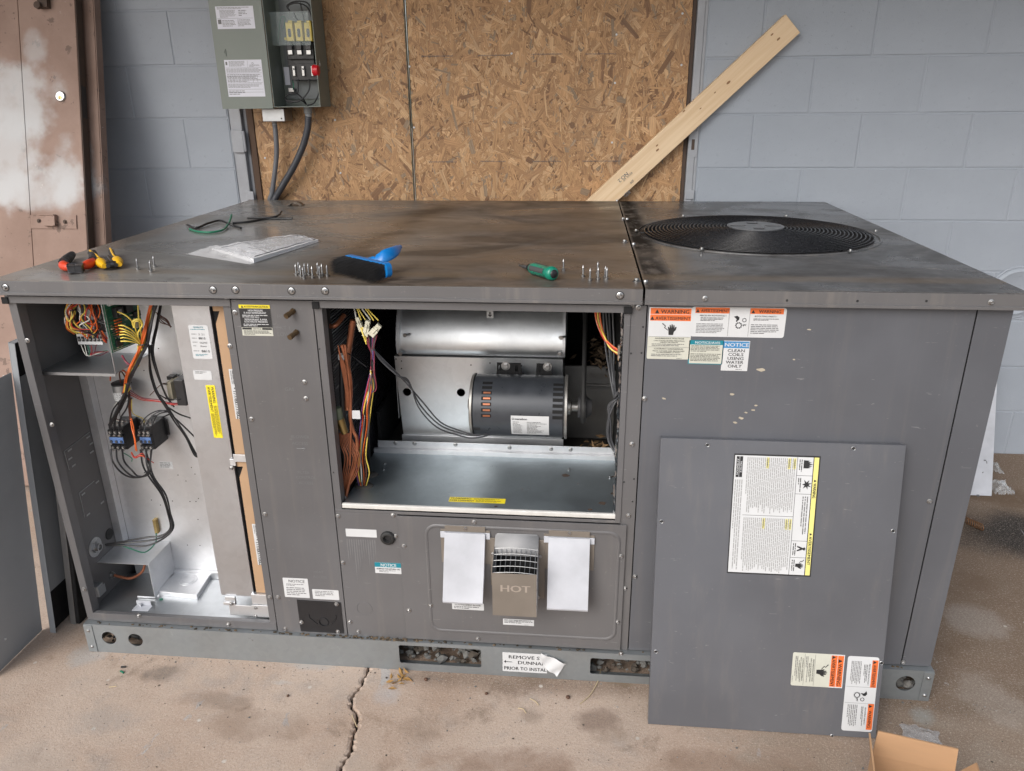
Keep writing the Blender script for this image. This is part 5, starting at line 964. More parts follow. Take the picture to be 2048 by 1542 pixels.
WI(W_YEL, [(264, 800, .12), (266, 825, .13), (284, 836, .15), (290, 846, .16)], .0013); bundle(W_ORG, [(262, 838, .12), (264, 855, .11), (268, 878, .105), (272, 902, .11)], 3, .0016, 1.5); WI(W_BRN, [(262, 795, .12), (259, 820, .125), (262, 838, .12)], .0024)
for k in range(3): WI([W_WHT, W_BRN, W_GRY][k], [(250 - k * 4, 785, .14), (228 + k * 6, 815, .15), (226 + k * 8, 838, .15), (245 + k * 8, 842, .15)], .001)
for k in range(3):   # load side loops and the run down to the fitting
    WI(W_BLK, [(221 + k * 11, 898, .115), (226 + k * 11, 922, .1), (242 + k * 11, 946 - k * 2, .1), (268 + k * 4, 956 - k * 2, .1), (296 - k * 3, 950, .1), (300, 930, .11), (281 + k * 11, 900, .115)], .0024)
    WI(W_BLK, [(281 + k * 11, 898, .115), (285 + k * 8, 930, .1), (300 + k * 5, 956, .095), (324 + k * 4, 990, .1), (336 + k * 2, 1028, .105), (340 + k * 4, 1056, .1), (322 + k * 3, 1070 + 4 * k, .09), (290, 1074 + 9 * k, .085), (250, 1083 + 4 * k, .085), (212, 1090 + k, .088)], .0025)
WI(W_GRN, [(312, 1066, .18), (312, 1085, .14), (290, 1104, .11), (260, 1098, .1), (230, 1086, .095), (212, 1091, .09)], .002); WI(W_GRN, [(245, 905, .12), (262, 916, .12), (262, 924, .12)], .0012)
for k in range(3): WI([W_RED, W_ORG, W_RED][k], [(262 + k, 905, .11), (270, 914 + k, .105), (284, 908 + k * 2, .105), (292 + k * 8, 925, .115)], .0012)
hb = wb['h'].build('wiring_harness', WIRES, unit, 60)
mb = MB()
for u, v, y, w_ in ((286, 688, .088, 14), (256, 766, .098, 11), (262, 840, .118, 5), (308, 832, .125, 8), (190, 645, .1, 8), (146, 620, .085, 9)):
    q = F(u, v, y); rr_ = w_ * .00075; mb.tube([(q.x + p[0], y + p[1] * .8, q.z + .001 * math.sin(i)) for i, p in enumerate(circ(0, 0, rr_, 16))], .0016, 5, closed=True)
mb.build('cable_tie', m_black, hb, 60)
# ---- galvanised divider, its labels, the filter edges behind the frame strip
yS = .03; mb = MB(); mb.box((.398, yS, .185), (.494, yS + .0015, 1.034)); mb.box((.398, yS + .0016, .185), (.3995, .2, 1.034)); mb.box((.4925, yS + .0016, .185), (.494, .06, 1.034)); dv = mb.build('divider', mat_galv('galvanised_divider', (.56, .575, .6), .38, 0., 13.), unit, None, .0006)
FL((376, 650), (426, 718), yS, m_white, [('t', 'QUALITY', .24, .76, .92, .045, TEA), ('m', .08, .86, .95, .9, 1, TEA), ('m', .1, .72, .42, .76, 1), ('t', '2 21', .45, .75, .71, .05, MIC, 0), ('m', .1, .6, .4, .64, 1), ('t', '8815', .44, .78, .585, .065, INK, .004), ('m', .1, .48, .45, .52, 1), ('t', '06202', .46, .84, .46, .055, MIC, 0), ('m', .1, .37, .4, .41, 1), ('t', 'Xovr', .45, .8, .36, .05, INK, 0), ('m', .08, .22, .45, .26, 1), ('t', '8815', .48, .9, .2, .065, INK, .004), ('m', .15, .08, .8, .15, 2, TEA)], dv, 22)
FL((386, 741), (425, 760), yS, m_white, [('m', .12, .66, .75, .95, 2, INK)], dv, 23, .0005)
a, b = F(411, 770, yS), F(452, 876, yS); wl, hl_ = a.z - b.z, b.x - a.x - .008
label(dv, frame((a.x, yS - .0002, a.z), (0, 0, -1), (1, 0, 0)), wl, hl_, m_yel, [('t', 'WARNING', .03, .33, .56, .3, INK), ('t', 'AVERTISSEMENT', .03, .5, .16, .28, INK), ('m', .38, .52, .97, .94, 4, INK), ('m', .53, .1, .97, .48, 4, INK)], .002, seed=24)
m_card = M('filter_card', (.42, .27, .16), .8, 0, .1, 12, .15, 200)
for z0, z1, notch in ((.63, 1.032, True), (.2, .612, True)):
    x0, x1 = .503, .5435; po = [(x0, z0), (x1, z0), (x1, z1), (x0, z1)] if not notch else [(x0, z0), (x1, z0), (x1, z1), (x0, z1), (x0, z1 - .018), (x0 + .016, z1 - .018), (x0 + .002, z1 - .05)]
    mb = MB(); mb.prism(po, FR(0, .033, 0), .0035); fi = mb.build('filter_edge', m_card, unit)
    u = (455, 738, 482, 838) if z0 > .5 else (508, 1048, 526, 1130); a, b = F(u[0], u[1], .029), F(u[2], u[3], .029)
    label(fi, frame((x0 + .017, .0293, a.z), (0, 0, -1), (1, 0, 0)), a.z - b.z, .024, m_white, [('t', '177/8x177/8x2', .42, .98, .15, .5, INK), ('poly', .36, .3, .4, [(0, 0), (.5, 0), (.25, .5)], INK), ('m', .03, .1, .33, .95, 5)], .001, seed=int(z0 * 100))
mb = MB(); mb.box((.496, .04, .13), (.5445, .12, 1.034)); mb.build('filter_gap_shade', m_foam, unit)  # black block stands in for the shade behind the filter edges
mb = MB(); mb.box((.5, .022, .611), (.544, .0275, .632)); mb.box((.488, .024, .598), (.503, .0275, .617)); mb.build('filter_clip', m_galv, unit, None, .0008)
mb = MB(); mb.box((.405, .02, .158), (.44, .0295, .168)); mb.box((.41, .0235, .168), (.44, .0295, .184)); mb.box((.42, .02, .125), (.488, .0225, .16)); mb.box((.4885, .018, .125), (.543, .0205, .165)); mb.box((.49, .021, .165), (.543, .035, .1985)); mb.build('filter_rack', m_galv, unit, None, .001)
screws([(463, 936)], .0235); screws([(463, 1207), (512, 1215), (512, 1231)], .0195)

# ================================================================== blower compartment (middle opening)
ZD = .512
mb = MB(); mb.box((.79, .006, ZD - .003), (1.5, .302, ZD)); bd = mb.build('blower_deck', m_galv2, unit)
mb = MB(); mb.prism(rrect(-.006, -.0135, .004, .0, .003, 3), frame((.7875, .004, ZD + .001), (0, 1, 0), (0, 0, 1)), .702); mb.build('deck_edge', M('cream_edge_paint', (.6, .59, .56), .4, 0, .15, 30), unit)
mb = MB(); mb.box((.79, .3025, ZD - .003), (1.5, .304, ZD + .013)); mb.box((.79, .3045, ZD + .0115), (1.5, .316, ZD + .013)); mb.box((.8, .3165, ZD - .003), (1.495, .318, ZD + .034)); mb.build('deck_flange', m_galv, unit, None, .0006)
screws([(791, 886), (829, 887), (911, 889), (1019, 895), (1102, 898), (1141, 899)], .3162)
mb = MB(); mb.box((.6, .32, .48), (1.5, .9, .485)); mb.build('duct_floor', M('dirty_duct_floor', (.09, .085, .078), .6, .3, .4, 9), unit)
for u, v, k in ((1138, 940, .005), (1220, 955, .005), (1226, 917, .004), (691, 996, .004), (747, 902, .004), (769, 928, .006), (767, 940, .004)):
    q = T(u, v, ZD); mb = MB(); mb.lathe([(0, 0), (k, 0), (k, .001), (k * .6, .002), (k * .6, .005), (0, .005)], UPF(q.x, q.y, ZD + .0002), 8); mb.build('screw', m_zinc, bd)
mb = MB(); r = random.Random(6)
for u, v, w_ in ((1131, 951, 14), (1205, 1007, 13), (1238, 1017, 12), (1226, 987, 10), (1217, 914, 10), (1180, 1019, 8), (992, 1013, 6), (1225, 953, 6)):
    q = T(u, v, ZD); n_ = 14; k = w_ * .00075; mb.prism([(k * (1 + r.uniform(-.35, .3)) * math.cos(2 * math.pi * i / n_), k * .8 * (1 + r.uniform(-.35, .3)) * math.sin(2 * math.pi * i / n_)) for i in range(n_)], UPF(q.x, q.y, ZD + .0002), .0003)
mb.build('rust_patch', m_rust, bd)
a, b = T(897, 1003, ZD), T(1010, 1006, ZD); label(bd, frame((a.x, a.y, ZD + .0002), (1, 0, 0), (0, 1, 0)), b.x - a.x, .024, m_yel, [('t', 'WARNING:', .02, .4, .58, .3, INK), ('t', 'AVERTISSEMENT', .01, .45, .12, .3, INK), ('m', .44, .55, .97, .9, 2, INK), ('m', .48, .1, .97, .48, 2, INK)], .001, seed=31)
for u, v, rx in ((728, 972, .026), (742, 950, .021)):
    q = T(u, v, ZD); mb = MB(); mb.lathe([(0, 0), (rx, 0), (rx * .85, .004), (rx * .5, .007), (0, .007)], UPF(q.x, q.y, ZD) @ Matrix.Diagonal((1, .8, 1, 1)), 22); mb.build('wire_grommet', M('putty', (.055, .05, .045), .8, 0, .25, 60), bd, 50)
# evaporator coil on the left
m_fin = M('coil_fin', (.02, .02, .022), .4, .3, .2, 60); mb = MB()
mb.box((.7, .07, .3), (.768, .88, 1.07)); cl = mb.build('evaporator_coil', m_fin, unit)
mb = MB()
for k in range(82): z = .42 + k * .0078; mb.box((.7682, .072, z), (.7725, .878, z + .003))
f_ = mb.build('coil_fins', M('coil_fin_edge', (.1, .1, .11), .35, .5, .2, 60), cl); f_['kind'] = 'stuff'
for k, z in enumerate((.62, .655, .70, .745, .80, .855, .9, .945, .985)): mb = MB(); mb.box((.7727, .08, z), (.7735, .26 + .05 * (k % 3), z + .0016)); mb.build('coil_scratch', m_zinc, cl)
mb = MB(); mb.box((.7875, .34, .49), (.842, .345, 1.03)) if False else mb.box((.79, .36, .49), (.8, .88, .62)); mb.build('coil_baffle', m_foam, unit)
# copper lines
mb = MB()
for pts, rr_ in (([(684, 690, .035), (698, 740, .04), (702, 780, .045), (700, 830, .045), (706, 860, .045), (714, 880, .045), (712, 920, .045), (700, 960, .04), (690, 1000, .035)], .0045), ([(706, 640, .09), (700, 680, .09), (695, 720, .08), (694, 780, .07), (696, 820, .06)], .008), ([(690, 690, .03), (700, 770, .04), (702, 850, .04), (700, 930, .04)], .003),
                 ([(650, 645, .06), (660, 652, .06), (672, 650, .06), (688, 630, .09)], .006)): wire(FP(pts), rr_, 0, mb, 10)
mb.build('suction_line', m_copper, unit, 60)
mb = MB(); r = random.Random(12)
for k in range(9): wire(FP([(679 + k * 2.4, 866, .05), (682 + k * 3.4, 890, .045), (690 + k * 4 + r.uniform(-2, 2), 915, .04), (686 + k * 3.6, 945, .04), (682 + k * 2.2, 970, .04), (680 + k, 990 + r.uniform(-6, 6), .045)]), .0017, 0, mb)
for k in range(7): wire(FP([(676 + k * .9, 690 + 4 * k, .03), (682 + k * 1.3, 730, .035), (690 + k, 775, .04), (694 + k * 1.2, 815, .045)]), .0013, 0, mb)
mb.build('capillary_tubes', m_copper, unit, 60)
mb = MB(); q0, q1 = F(679, 838, .05), F(690, 866, .05); mb.cyl(q0, q1, .012, .009, 14); mb.build('distributor', m_brass, unit, 40); mb = MB(); q0, q1 = F(676, 815, .05), F(679, 837, .05); mb.cyl(q0, q1, .009, .0105, 14, 0); mb.build('valve_body', M('patina', (.16, .19, .13), .6, .2, .3, 60), unit, 40)
mb = MB(); wire(FP([(684, 725, .07), (684, 780, .06), (687, 840, .06), (690, 1000, .05)]), .007, 0, mb, 10); q = F(684, 718, .06); mb.lathe([(0, 0), (.01, 0), (.01, .012), (0, .012)], UPF(q.x, .06, q.z), 14, 1); mb.lathe([(0, .012), (.007, .012), (.007, .018), (0, .018)], UPF(q.x, .06, q.z), 14, 2); mb.build('liquid_line', [m_black, m_white, m_zinc], unit, 50)
mb = MB(); mb.box((.67, .02, .9), (.78, .07, 1.035)); mb.build('coil_header', m_foam, unit)
# plugs and harness hanging in the middle opening
mb = MB(); mp_ = M('nylon_plug', (.55, .53, .42), .5, 0, .1, 50)
for k, (u0, v0, u1, v1) in enumerate(((712, 634, 727, 662), (725, 640, 743, 672), (741, 645, 762, 673))):
    a, b = F(u0, v0, .05 - k * .004), F(u1, v1, .05 - k * .004); fm = frame(((a.x + b.x) / 2, .05 - k * .006, (a.z + b.z) / 2), (math.cos(.25 - k * .5), 0, math.sin(.25 - k * .5)), (0, 0, 1)); h_ = MB(); w2, h2 = (b.x - a.x) / 2, (a.z - b.z) / 2
    h_.box((-w2 * .72, -h2, -.007), (w2 * .72, h2 * .15, .007), 0, fm); h_.box((-w2 * .58, h2 * .16, -.0055), (w2 * .58, h2, .0055), 0, fm); h_.box((-w2 * .2, -h2 * .5, .0072), (w2 * .2, h2 * .6, .0092), 0, fm); h_.build('wire_plug', mp_, unit, None, .001)
wb.clear(); r = random.Random(5)
for k in range(6): WI(W_YEL if k % 3 else W_WHT, [(703 + k * 5, 606, .06), (708 + k * 6, 620, .055), (714 + k * 8.5, 640, .05)], .0017)
WI(W_YEL, [(722, 655, .04), (727, 672, .035), (732, 688, .035)], .0018); WI(W_YEL, [(724, 655, .04), (730, 672, .035), (733, 686, .035)], .0018)
for k in range(8): WI([W_MAR, W_MAR, W_GRY, W_BLK, W_PUR, W_MAR, W_GRY, W_MAR][k], [(733 + k * 3, 668, .05), (738 + k * 1.6, 692, .05), (742 + k * .8, 710, .05), (741 + k * 1.2, 745, .05), (735 + k * 2.4, 775, .05), (736 + k * 1.5, 783, .05), (744, 748, .05)], .0016)
for k in range(9): WI([W_PUR, W_RED, W_YEL, W_WHT, W_BLK, W_ORG, W_BRN, W_GRY, W_YEL][k], [(742, 740, .05), (733 + k * 1.6, 775, .05), (726 + k * 1.8, 815, .05), (722 + k * 2.2, 850, .055), (714 + k * 2.4, 910, .06), (712 + k * 3.2, 945, .06), (720 + k * 1.4, 972, .09)], .0016)
for k in range(2): WI(W_BLK, [(744, 720, .05), (737 + k * 3, 780, .06), (735 + k * 3, 860, .09), (736 + k * 2, 910, .13), (740 + k * 2, 948, .16)], .003)
for k in range(3): WI(W_GRY, [(745, 696, .05), (760, 714 + k * 3, .06), (790 + k * 2, 743 + k * 4, .08 - k * .006), (815 + k, 768 - k * 3, .1), (845 - k * 4, 805 + k * 5, .13 - k * .01), (880 - k * 3, 843 + k * 6, .15 - k * .01), (915, 860 + k * 5, .16), (945, 869 + k * 3, .17), (973, 868 + k, .19), (985, 862, .2)], .0021)
WI(W_BLK, [(684, 705, .06), (700, 710, .06), (735, 735, .055)], .0015)
for k in range(4): WI([W_ORG, W_RED, W_YEL, W_ORG][k], [(1190 + k * 2.6, 612, .1), (1193 + k * 3, 645, .09), (1205 + k * 2, 672 + k * 2, .07), (1222, 690 + k * 3, .05), (1242, 704 + k * 2.6, .035)], .0022)
for k in range(4): WI(W_GRY, [(1205 + k * 7, 620, .2), (1212 + k * 5, 690, .18), (1218 + k * 3, 740, .14), (1228 + k, 790, .1), (1236, 796, .08), (1226 - k * 3, 812, .08), (1214 + k * 2, 845, .08), (1217 + k * 2, 880, .08), (1232 + k, 910, .06)], .0026)
for k in range(3): WI(W_GRY, [(1229, 795, .08), (1236 + k, 786 - k * 2, .075), (1243, 793, .07), (1238, 803 + k, .07), (1230, 800, .08)], .0024)
wb['h'].build('blower_harness', WIRES, unit, 60)['kind'] = 'stuff'
mb = MB(); fbox(mb, 703, 821, 721, 838, .04, .0412); mb.build('wire_tag', m_white, unit)
mb = MB(); fbox(mb, 1236, 692, 1245, 712, .022, .034, 0); fbox(mb, 1236, 712, 1244, 722, .022, .034, 1); mb.build('wire_plug', [m_taupe, m_card], unit, None, .001)
# blower housing
yb_ = .37; hA, hB = F(814, 784, yb_), F(922, 785, yb_); x0, x1, z0, z1 = .8535, 1.342, .5455, .79
mb = MB(); mb.prism([(x0 + .012, z0), (x1, z0), (x1, z1), (x0, z1)], FR(0, yb_ + .002, 0), .002, 0, [circ(hA.x, hA.z, .0125, 22), circ(hB.x, hB.z, .0125, 22)]); mb.box((x0, yb_ - .003, z1), (x1, yb_ + .02, z1 + .003)); mb.box((x1 - .002, yb_ + .0022, z0), (x1, .7, z1 - .001)); mb.box((x0, yb_ + .0022, z0 + .05), (x0 + .002, .7, z1 - .001)); bh = mb.build('blower_box', m_galvs, unit)
mb = MB(); mb.box((.862, yb_ - .006, ZD - .02), (1.348, yb_ - .0005, .545)); mb.box((x0 + .02, yb_ + .004, .5), (x1, yb_ + .006, .5454)); mb.build('blower_foot', m_galv, unit, None, .001)
prof = [(.377, .797), (.372, .815), (.374, .84), (.383, .87), (.4, .905), (.425, .94), (.46, .975), (.51, 1.01), (.57, 1.03), (.64, 1.03)]
prof = [(p.x, p.y) for p in spline([V((a, b, 0)) for a, b in prof], 4)]
xa, xb = .872, 1.34; mb = MB(); n_ = len(prof); mb.add([(x, p[0], p[1]) for x in (xa, xb) for p in prof], [(i, n_ + i, n_ + i + 1, i + 1) for i in range(n_ - 1)]); wr = mb.build('blower_wrap', m_galvs, bh, 70)
for x, w_ in ((.862, .011), (1.3402, .008)):
    mb = MB(); pr2 = [(p[0] - .008, p[1] + .003) for p in prof] + [(.64, .797)]; mb.prism(pr2, frame((x, 0, 0), (0, 1, 0), (0, 0, 1)), w_); mb.build('blower_side', m_galv, bh)
for u, v in ((806, 670), (797, 707), (1118, 675), (1115, 707)):
    q = F(u, v, .36); mb = MB(); mb.tube([q, q + V((.018, .01, 0))], .003, 8); mb.lathe([(0, 0), (.006, 0), (.006, .005), (0, .005)], FR(q.x + .006, q.y, q.z), 6); mb.build('blower_bolt', m_zinc, bh)
FL((973, 619), (987, 636), .3705 if False else .385, m_white, [('poly', .5, .2, .6, [(-.15, .4), (.15, .4), (.15, .9), (-.15, .9)], INK), ('poly', .5, .1, .6, [(-.45, .5), (.45, .5), (0, 0)], INK)], unit, 33, .0008)
mb = MB()
for u, v in ((803, 722), (803, 737), (942, 730), (980, 726), (792, 718)):
    q = F(u, v, yb_); mb.cyl((q.x, yb_ - .0004, q.z), (q.x, yb_ + .0002, q.z), .0022, seg=8)
mb.build('panel_holes', m_ink, bh)
# motor
m_mot = M('motor_grey', (.046, .051, .06), .34, .1, .2, 25); m_bell = M('end_bell', (.36, .35, .33), .4, .7, .2, 50)
MY, MZ, MR = .25, .6975, .0855; X0, X1 = 1.098, 1.36
mot = thing('m', '', '') if False else None
fx = frame((X0 + .008, MY, MZ), (0, 1, 0), (0, 0, 1)); mb = MB(); L_ = X1 - X0 - .016
mb.lathe([(0, 0), (MR - .004, 0), (MR, .004), (MR, L_ - .004), (MR - .004, L_), (0, L_)], fx, 56); mo = mb.build('blower_motor', m_mot, unit, 35)
for xx, dr_ in ((X0, 1), (X1 - .008, 1)):
    mb = MB(); mb.lathe([(0, 0), (.05, -.003), (MR - .002, 0), (MR + .002, .002), (MR + .002, .0078), (0, .0078)], frame((xx, MY, MZ), (0, 1, 0), (0, 0, 1)), 56); mb.build('end_bell', m_bell, mo, 35)
mb = MB(); mb.lathe([(0, 0), (.014, 0), (.022, .006), (.022, .012), (0, .012)], frame((X0 - .0125, MY, MZ), (0, 1, 0), (0, 0, 1)), 18); mb.build('bearing_cap', m_bell, mo, 40)
def mpatch(mb, xa, xb, a0, a1, rr_, m_=0, n_=6):
    vs_ = []
    for i in range(n_ + 1):
        t = math.radians(a0 + (a1 - a0) * i / n_)
        for x in (xa, xb): vs_.append((x, MY - rr_ * math.cos(t), MZ + rr_ * math.sin(t)))
    mb.add(vs_, [(2 * i, 2 * i + 1, 2 * i + 3, 2 * i + 2) for i in range(n_)], m_)
for k in range(7):
    aa = 62 - k * 10.5
    mb = MB(); mpatch(mb, 1.132, 1.159, aa, aa + 6.2, MR + .0004, 0, 2); mpatch(mb, 1.137, 1.156, aa + 1.4, aa + 4.6, MR + .0009, 1, 2); mb.build('vent_slot', [m_void, m_copper if k > 1 else m_void], mo)
    mb = MB(); mpatch(mb, 1.322, 1.349, aa, aa + 6.2, MR + .0004, 0, 2); mb.build('vent_slot', m_void, mo)
np_ = MB(); A0, A1 = -42, 4; na, nbx = F(1022, 840, .17).x, F(1098, 840, .17).x; mpatch(np_, na, nbx, A0, A1, MR + .0005, 0, 10); npl = np_.build('nameplate', m_white, mo, 60)
mb = MB(); r = random.Random(1)
def onm(a_): t = math.radians(a_); rr_ = MR + .0012; return V((0, MY - rr_ * math.cos(t), MZ + rr_ * math.sin(t))), V((0, math.sin(t), math.cos(t)))
p_, u_ = onm(-4); wn = nbx - na; mb.text('marathon', frame((na + wn * .1, p_.y, p_.z), (1, 0, 0), u_), .0085, 0, 'LEFT', .01); mb.tube([V((na + wn * .055, p_.y, p_.z)) + u_ * .003 + V((c_[0], 0, 0)) + u_ * c_[1] for c_ in circ(0, 0, .0025, 12)], .0005, 4, closed=True)
for k in range(11):
    p_, u_ = onm(-9 - k * 2.8); micro(mb, frame((na, p_.y, p_.z), (1, 0, 0), u_), wn * .05, 0, wn * .36, .003, 1, 0, r); micro(mb, frame((na, p_.y, p_.z), (1, 0, 0), u_), wn * .42, 0, wn * .96, .003, 1, 0, r)
mb.build('print', m_ink, npl)
mb = MB(); mpatch(mb, 1.108, 1.128, -32, -24, MR + .0006, 0, 2); mb.build('badge', m_ink, mo); mb = MB(); mpatch(mb, 1.14, 1.152, -62, -56, MR + .001, 0, 2); mb.build('badge', m_zinc, mo)
for xa, xb in ((1.16, 1.232), (1.27, 1.316)):   # mounting ears bolted to the blower box
    sl = [rrect(xa + .006, .779, xa + .014, .797, .0035, 3)] + ([rrect(xb - .02, .779, xb - .011, .797, .0035, 3)] if xb - xa > .06 else [])
    mb = MB(); yk = .3; mb.prism([(xa, .77), (xb, .77), (xb - .004, .804), (xa + .002, .804)], FR(0, yk, 0), .003, 0, sl); mb.box((xa + .003, yk, .772), (xb - .006, yb_ - .0005, .775)); mb.box((xa, MY + .03, .766), (xb, yk - .0005, .7705)); e_ = mb.build('mount_ear', m_foam, mo, None, .0008)
    xc = xa + .026 if xb - xa > .06 else xb - .014; mb = MB(); mb.lathe([(0, 0), (.0125, 0), (.0125, .002), (.011, .002)], FR(xc, yk - .003, .796), 20); mb.lathe([(0, .002), (.0088, .002), (.0088, .0085), (.007, .0095), (0, .0095)], FR(xc, yk - .003, .796), 6); mb.build('mount_bolt', m_zinc, e_)
ax = frame((X1, MY, MZ), (0, 1, 0), (0, 0, 1)); mb = MB(); mb.lathe([(0, 0), (.022, 0), (.022, .008), (.012, .012), (.012, .05), (0, .05)], ax, 20); mb.build('motor_shaft', m_bell, mo, 40)
mb = MB(); mb.lathe([(0, .028), (.028, .028), (.03, .034), (.041, .036), (.034, .043), (.041, .05), (.03, .052), (.02, .066), (0, .066)], ax, 30); mb.build('pulley', m_dark, mo, 40)
xpl = X1 + .043; by_, bz_, br_ = .52, .93, .085; mb = MB(); mb.lathe([(0, -.012), (.02, -.012), (.03, -.008), (br_, -.006), (br_ - .006, 0), (br_, .006), (.03, .008), (.02, .03), (0, .03)], frame((xpl, by_, bz_), (0, 1, 0), (0, 0, 1)), 40); bpul = mb.build('blower_pulley', m_dark, unit, 40)
mb = MB(); mb.cyl((1.33, by_, bz_), (1.44, by_, bz_), .0125, seg=16); mb.build('blower_shaft', m_bell, bpul, 40)
dvv = V((0, by_ - MY, bz_ - MZ)); dn = dvv.normalized(); pn_ = V((0, -dn.z, dn.y)); mb = MB(); pts = []
for i in range(13): t = -math.pi / 2 + math.pi * i / 12; pts.append(V((xpl, by_, bz_)) + dn * math.cos(t) * br_ * 1.0 + pn_ * math.sin(t) * br_)
for i in range(13): t = math.pi / 2 + math.pi * i / 12; pts.append(V((xpl, MY, MZ)) + dn * math.cos(t) * .038 + pn_ * math.sin(t) * .038)
mb.tube(pts, .0068, 6, closed=True); mb.build('drive_belt', m_rubber, unit, 60)
mb = MB(); mb.box((1.345, .5, .49), (1.5, .505, .715)); mb.box((1.345, .49, .712), (1.47, .5, .732)); mb.cyl((1.4, .47, .68), (1.5, .47, .68), .005, seg=10); mb.build('duct_wall', M('dirty_duct_wall', (.16, .155, .15), .6, .5, .35, 12), unit)
# foil-faced insulation along the right side of the opening
m_foil = M('insulation_foil', (.45, .46, .48), .22, 1, .4, 60, 1., 50); mb = MB(); r = random.Random(14); nz = 90; vs_ = []
for i in range(nz + 1):
    z = .5135 + (1.033 - .5135) * i / nz
    for j, (x, y) in enumerate(((1.4875, .0), (1.486, .004), (1.483, .006), (1.4825, .014), (1.484, .02), (1.487, .022))): vs_.append((min(x + r.uniform(-.0012, .0012) + .0014 * math.sin(i * .33 + j * .4), 1.488), max(y + r.uniform(-.001, .0015), -.0008), z))
mb.add(vs_, [(i * 6 + j, (i + 1) * 6 + j, (i + 1) * 6 + j + 1, i * 6 + j + 1) for i in range(nz) for j in range(5)]); mb.build('foil_insulation', m_foil, unit, 40)
mb = MB(); mb.box((1.4985, .03, .485), (1.503, .9, 1.05)); mb.build('side_insulation', m_foam, unit)
# ================================================================== loose things
# the condenser access panel standing against the unit
A, B = T(1300, 1450, 0), T(1757, 1478, 0); C_, D_ = F(1316, 880, -.0225), F(1807, 890, -.0225)
xl, xr = (A.x + C_.x) / 2, (B.x + D_.x) / 2; yb2 = (A.y + B.y) / 2; zt = (C_.z + D_.z) / 2
xl, xr = 1.586, 2.142
ap = thing('access_panel', 'grey sheet-metal access panel with warning stickers leaning against the front of the unit', 'access panel', ((xl + xr) / 2, yb2, 0))
fo = V((xl, yb2, .0)); ey2 = (V((xl, -.0225, zt)) - fo).normalized(); Lp = (V((xl, -.0225, zt)) - fo).length; fp = frame(fo, (1, 0, 0), ey2); fo = fo + V((0, 0, .002)); fp.translation = fo; npn = fp.col[2].to_3d(); wp = xr - xl
mb = MB(); mb.box((0, 0, -.0015), (wp, Lp, 0), 0, fp)
for bx_ in (((0, 0, -.02), (.0015, Lp, -.0016)), ((wp - .0015, 0, -.02), (wp, Lp, -.0016)), ((.0016, Lp - .0015, -.02), (wp - .0016, Lp, -.0016)), ((.0016, 0, -.02), (wp - .0016, .0015, -.0016))): mb.box(*bx_, 0, fp)
sh = mb.build('sheet', m_paint2, ap, None, .0007)
mb = MB(); mb.box((.004, .004, -.014), (wp - .004, Lp - .004, -.002), 0, fp); mb.build('insulation', m_foam, ap)
def PP(u, v): return fp.inverted() @ PL(u, v, fo, npn)
def plabel(tl, tr, bl, plate, el, seed, rad=.004):
    a, b, c = PP(*tl), PP(*tr), PP(*bl); o = fp @ V((a.x * .5 + c.x * .5, a.y * .5 + PP(*tr).y * .5, .0002)); w_, h_ = a.y - c.y, b.x - a.x
    label(ap, frame(o, -fp.col[1].to_3d(), fp.col[0].to_3d()), w_, h_, plate, el, rad, seed=seed)
el = [('r', .012, .93, .988, .985, PYE), ('tri', .19, .945, .03, INK), ('t', 'WARNING', .22, .34, .94, .034, INK), ('tri', .63, .945, .03, INK), ('t', 'AVERTISSEMENT', .66, .9, .94, .034, INK), ('r', .012, .012, .988, .92, WHT)]
for x in (.16, .31, .70, .84): el.append(('r', x, .74, x + .003, .925, INK))
el += [('r', .012, .735, .988, .74, INK), ('r', .5, .14, .503, .735, INK), ('poly', .035, .81, .1, FLAME, INK), ('poly', .2, .81, .1, BURST, INK), ('poly', .735, .81, .09, MAN, INK), ('poly', .875, .805, .09, HAND, INK), ('poly', .875, .805, .09, ZAP, INK)]
for x0, x1 in ((.03, .14), (.18, .3), (.72, .83), (.86, .97)): el.append(('m', x0, .755, x1, .8, 2, INK))
el += [('m', .33, .82, .68, .9, 3, MIC), ('m', .025, .15, .485, .72, 25, LGR), ('m', .52, .15, .98, .72, 25, LGR), ('r', .02, .07, .19, .105, INK), ('r', .02, .03, .19, .065, INK), ('t', 'NOTICE', .06, .15, .076, .022, WHT), ('t', 'ATTENTION', .04, .17, .036, .022, WHT), ('m', .21, .02, .98, .12, 4, LGR)]
for x, y in ((.022, .695), (.022, .63), (.022, .38), (.52, .695), (.52, .65), (.52, .38)): el.append(('r', x, y, x + .09, y + .028, PYE)); el.append(('t', 'WARNING', x + .01, x + .08, y + .004, .018, INK))
plabel((1467, 908), (1640, 911), (1455, 1147), m_ink, el, 41, .001)
plabel((1586, 1305), (1690, 1309), (1581, 1371), m_cream, [('r', 0, .74, 1, 1, WHT)] + e_volt(), 42)
plabel((1693, 1312), (1756, 1314), (1685, 1461), m_white, e_rot(), 43, .006)
for u, v in ((1415, 890), (1707, 897), (1323, 1043), (1786, 1062), (1312, 1303), (1763, 1326), (1383, 1459), (1664, 1472)):
    q = PP(u, v); mb = MB(); mb.tube([fp @ V((q.x + p[0], q.y + p[1], .0004)) for p in circ(0, 0, .0042, 14)], .001, 5, 1, closed=True); mb.add([fp @ V((q.x + p[0], q.y + p[1], .0005)) for p in circ(0, 0, .0032, 12)], [tuple(range(12))], 0); mb.build('screw_hole', [m_ink, m_zinc], sh)
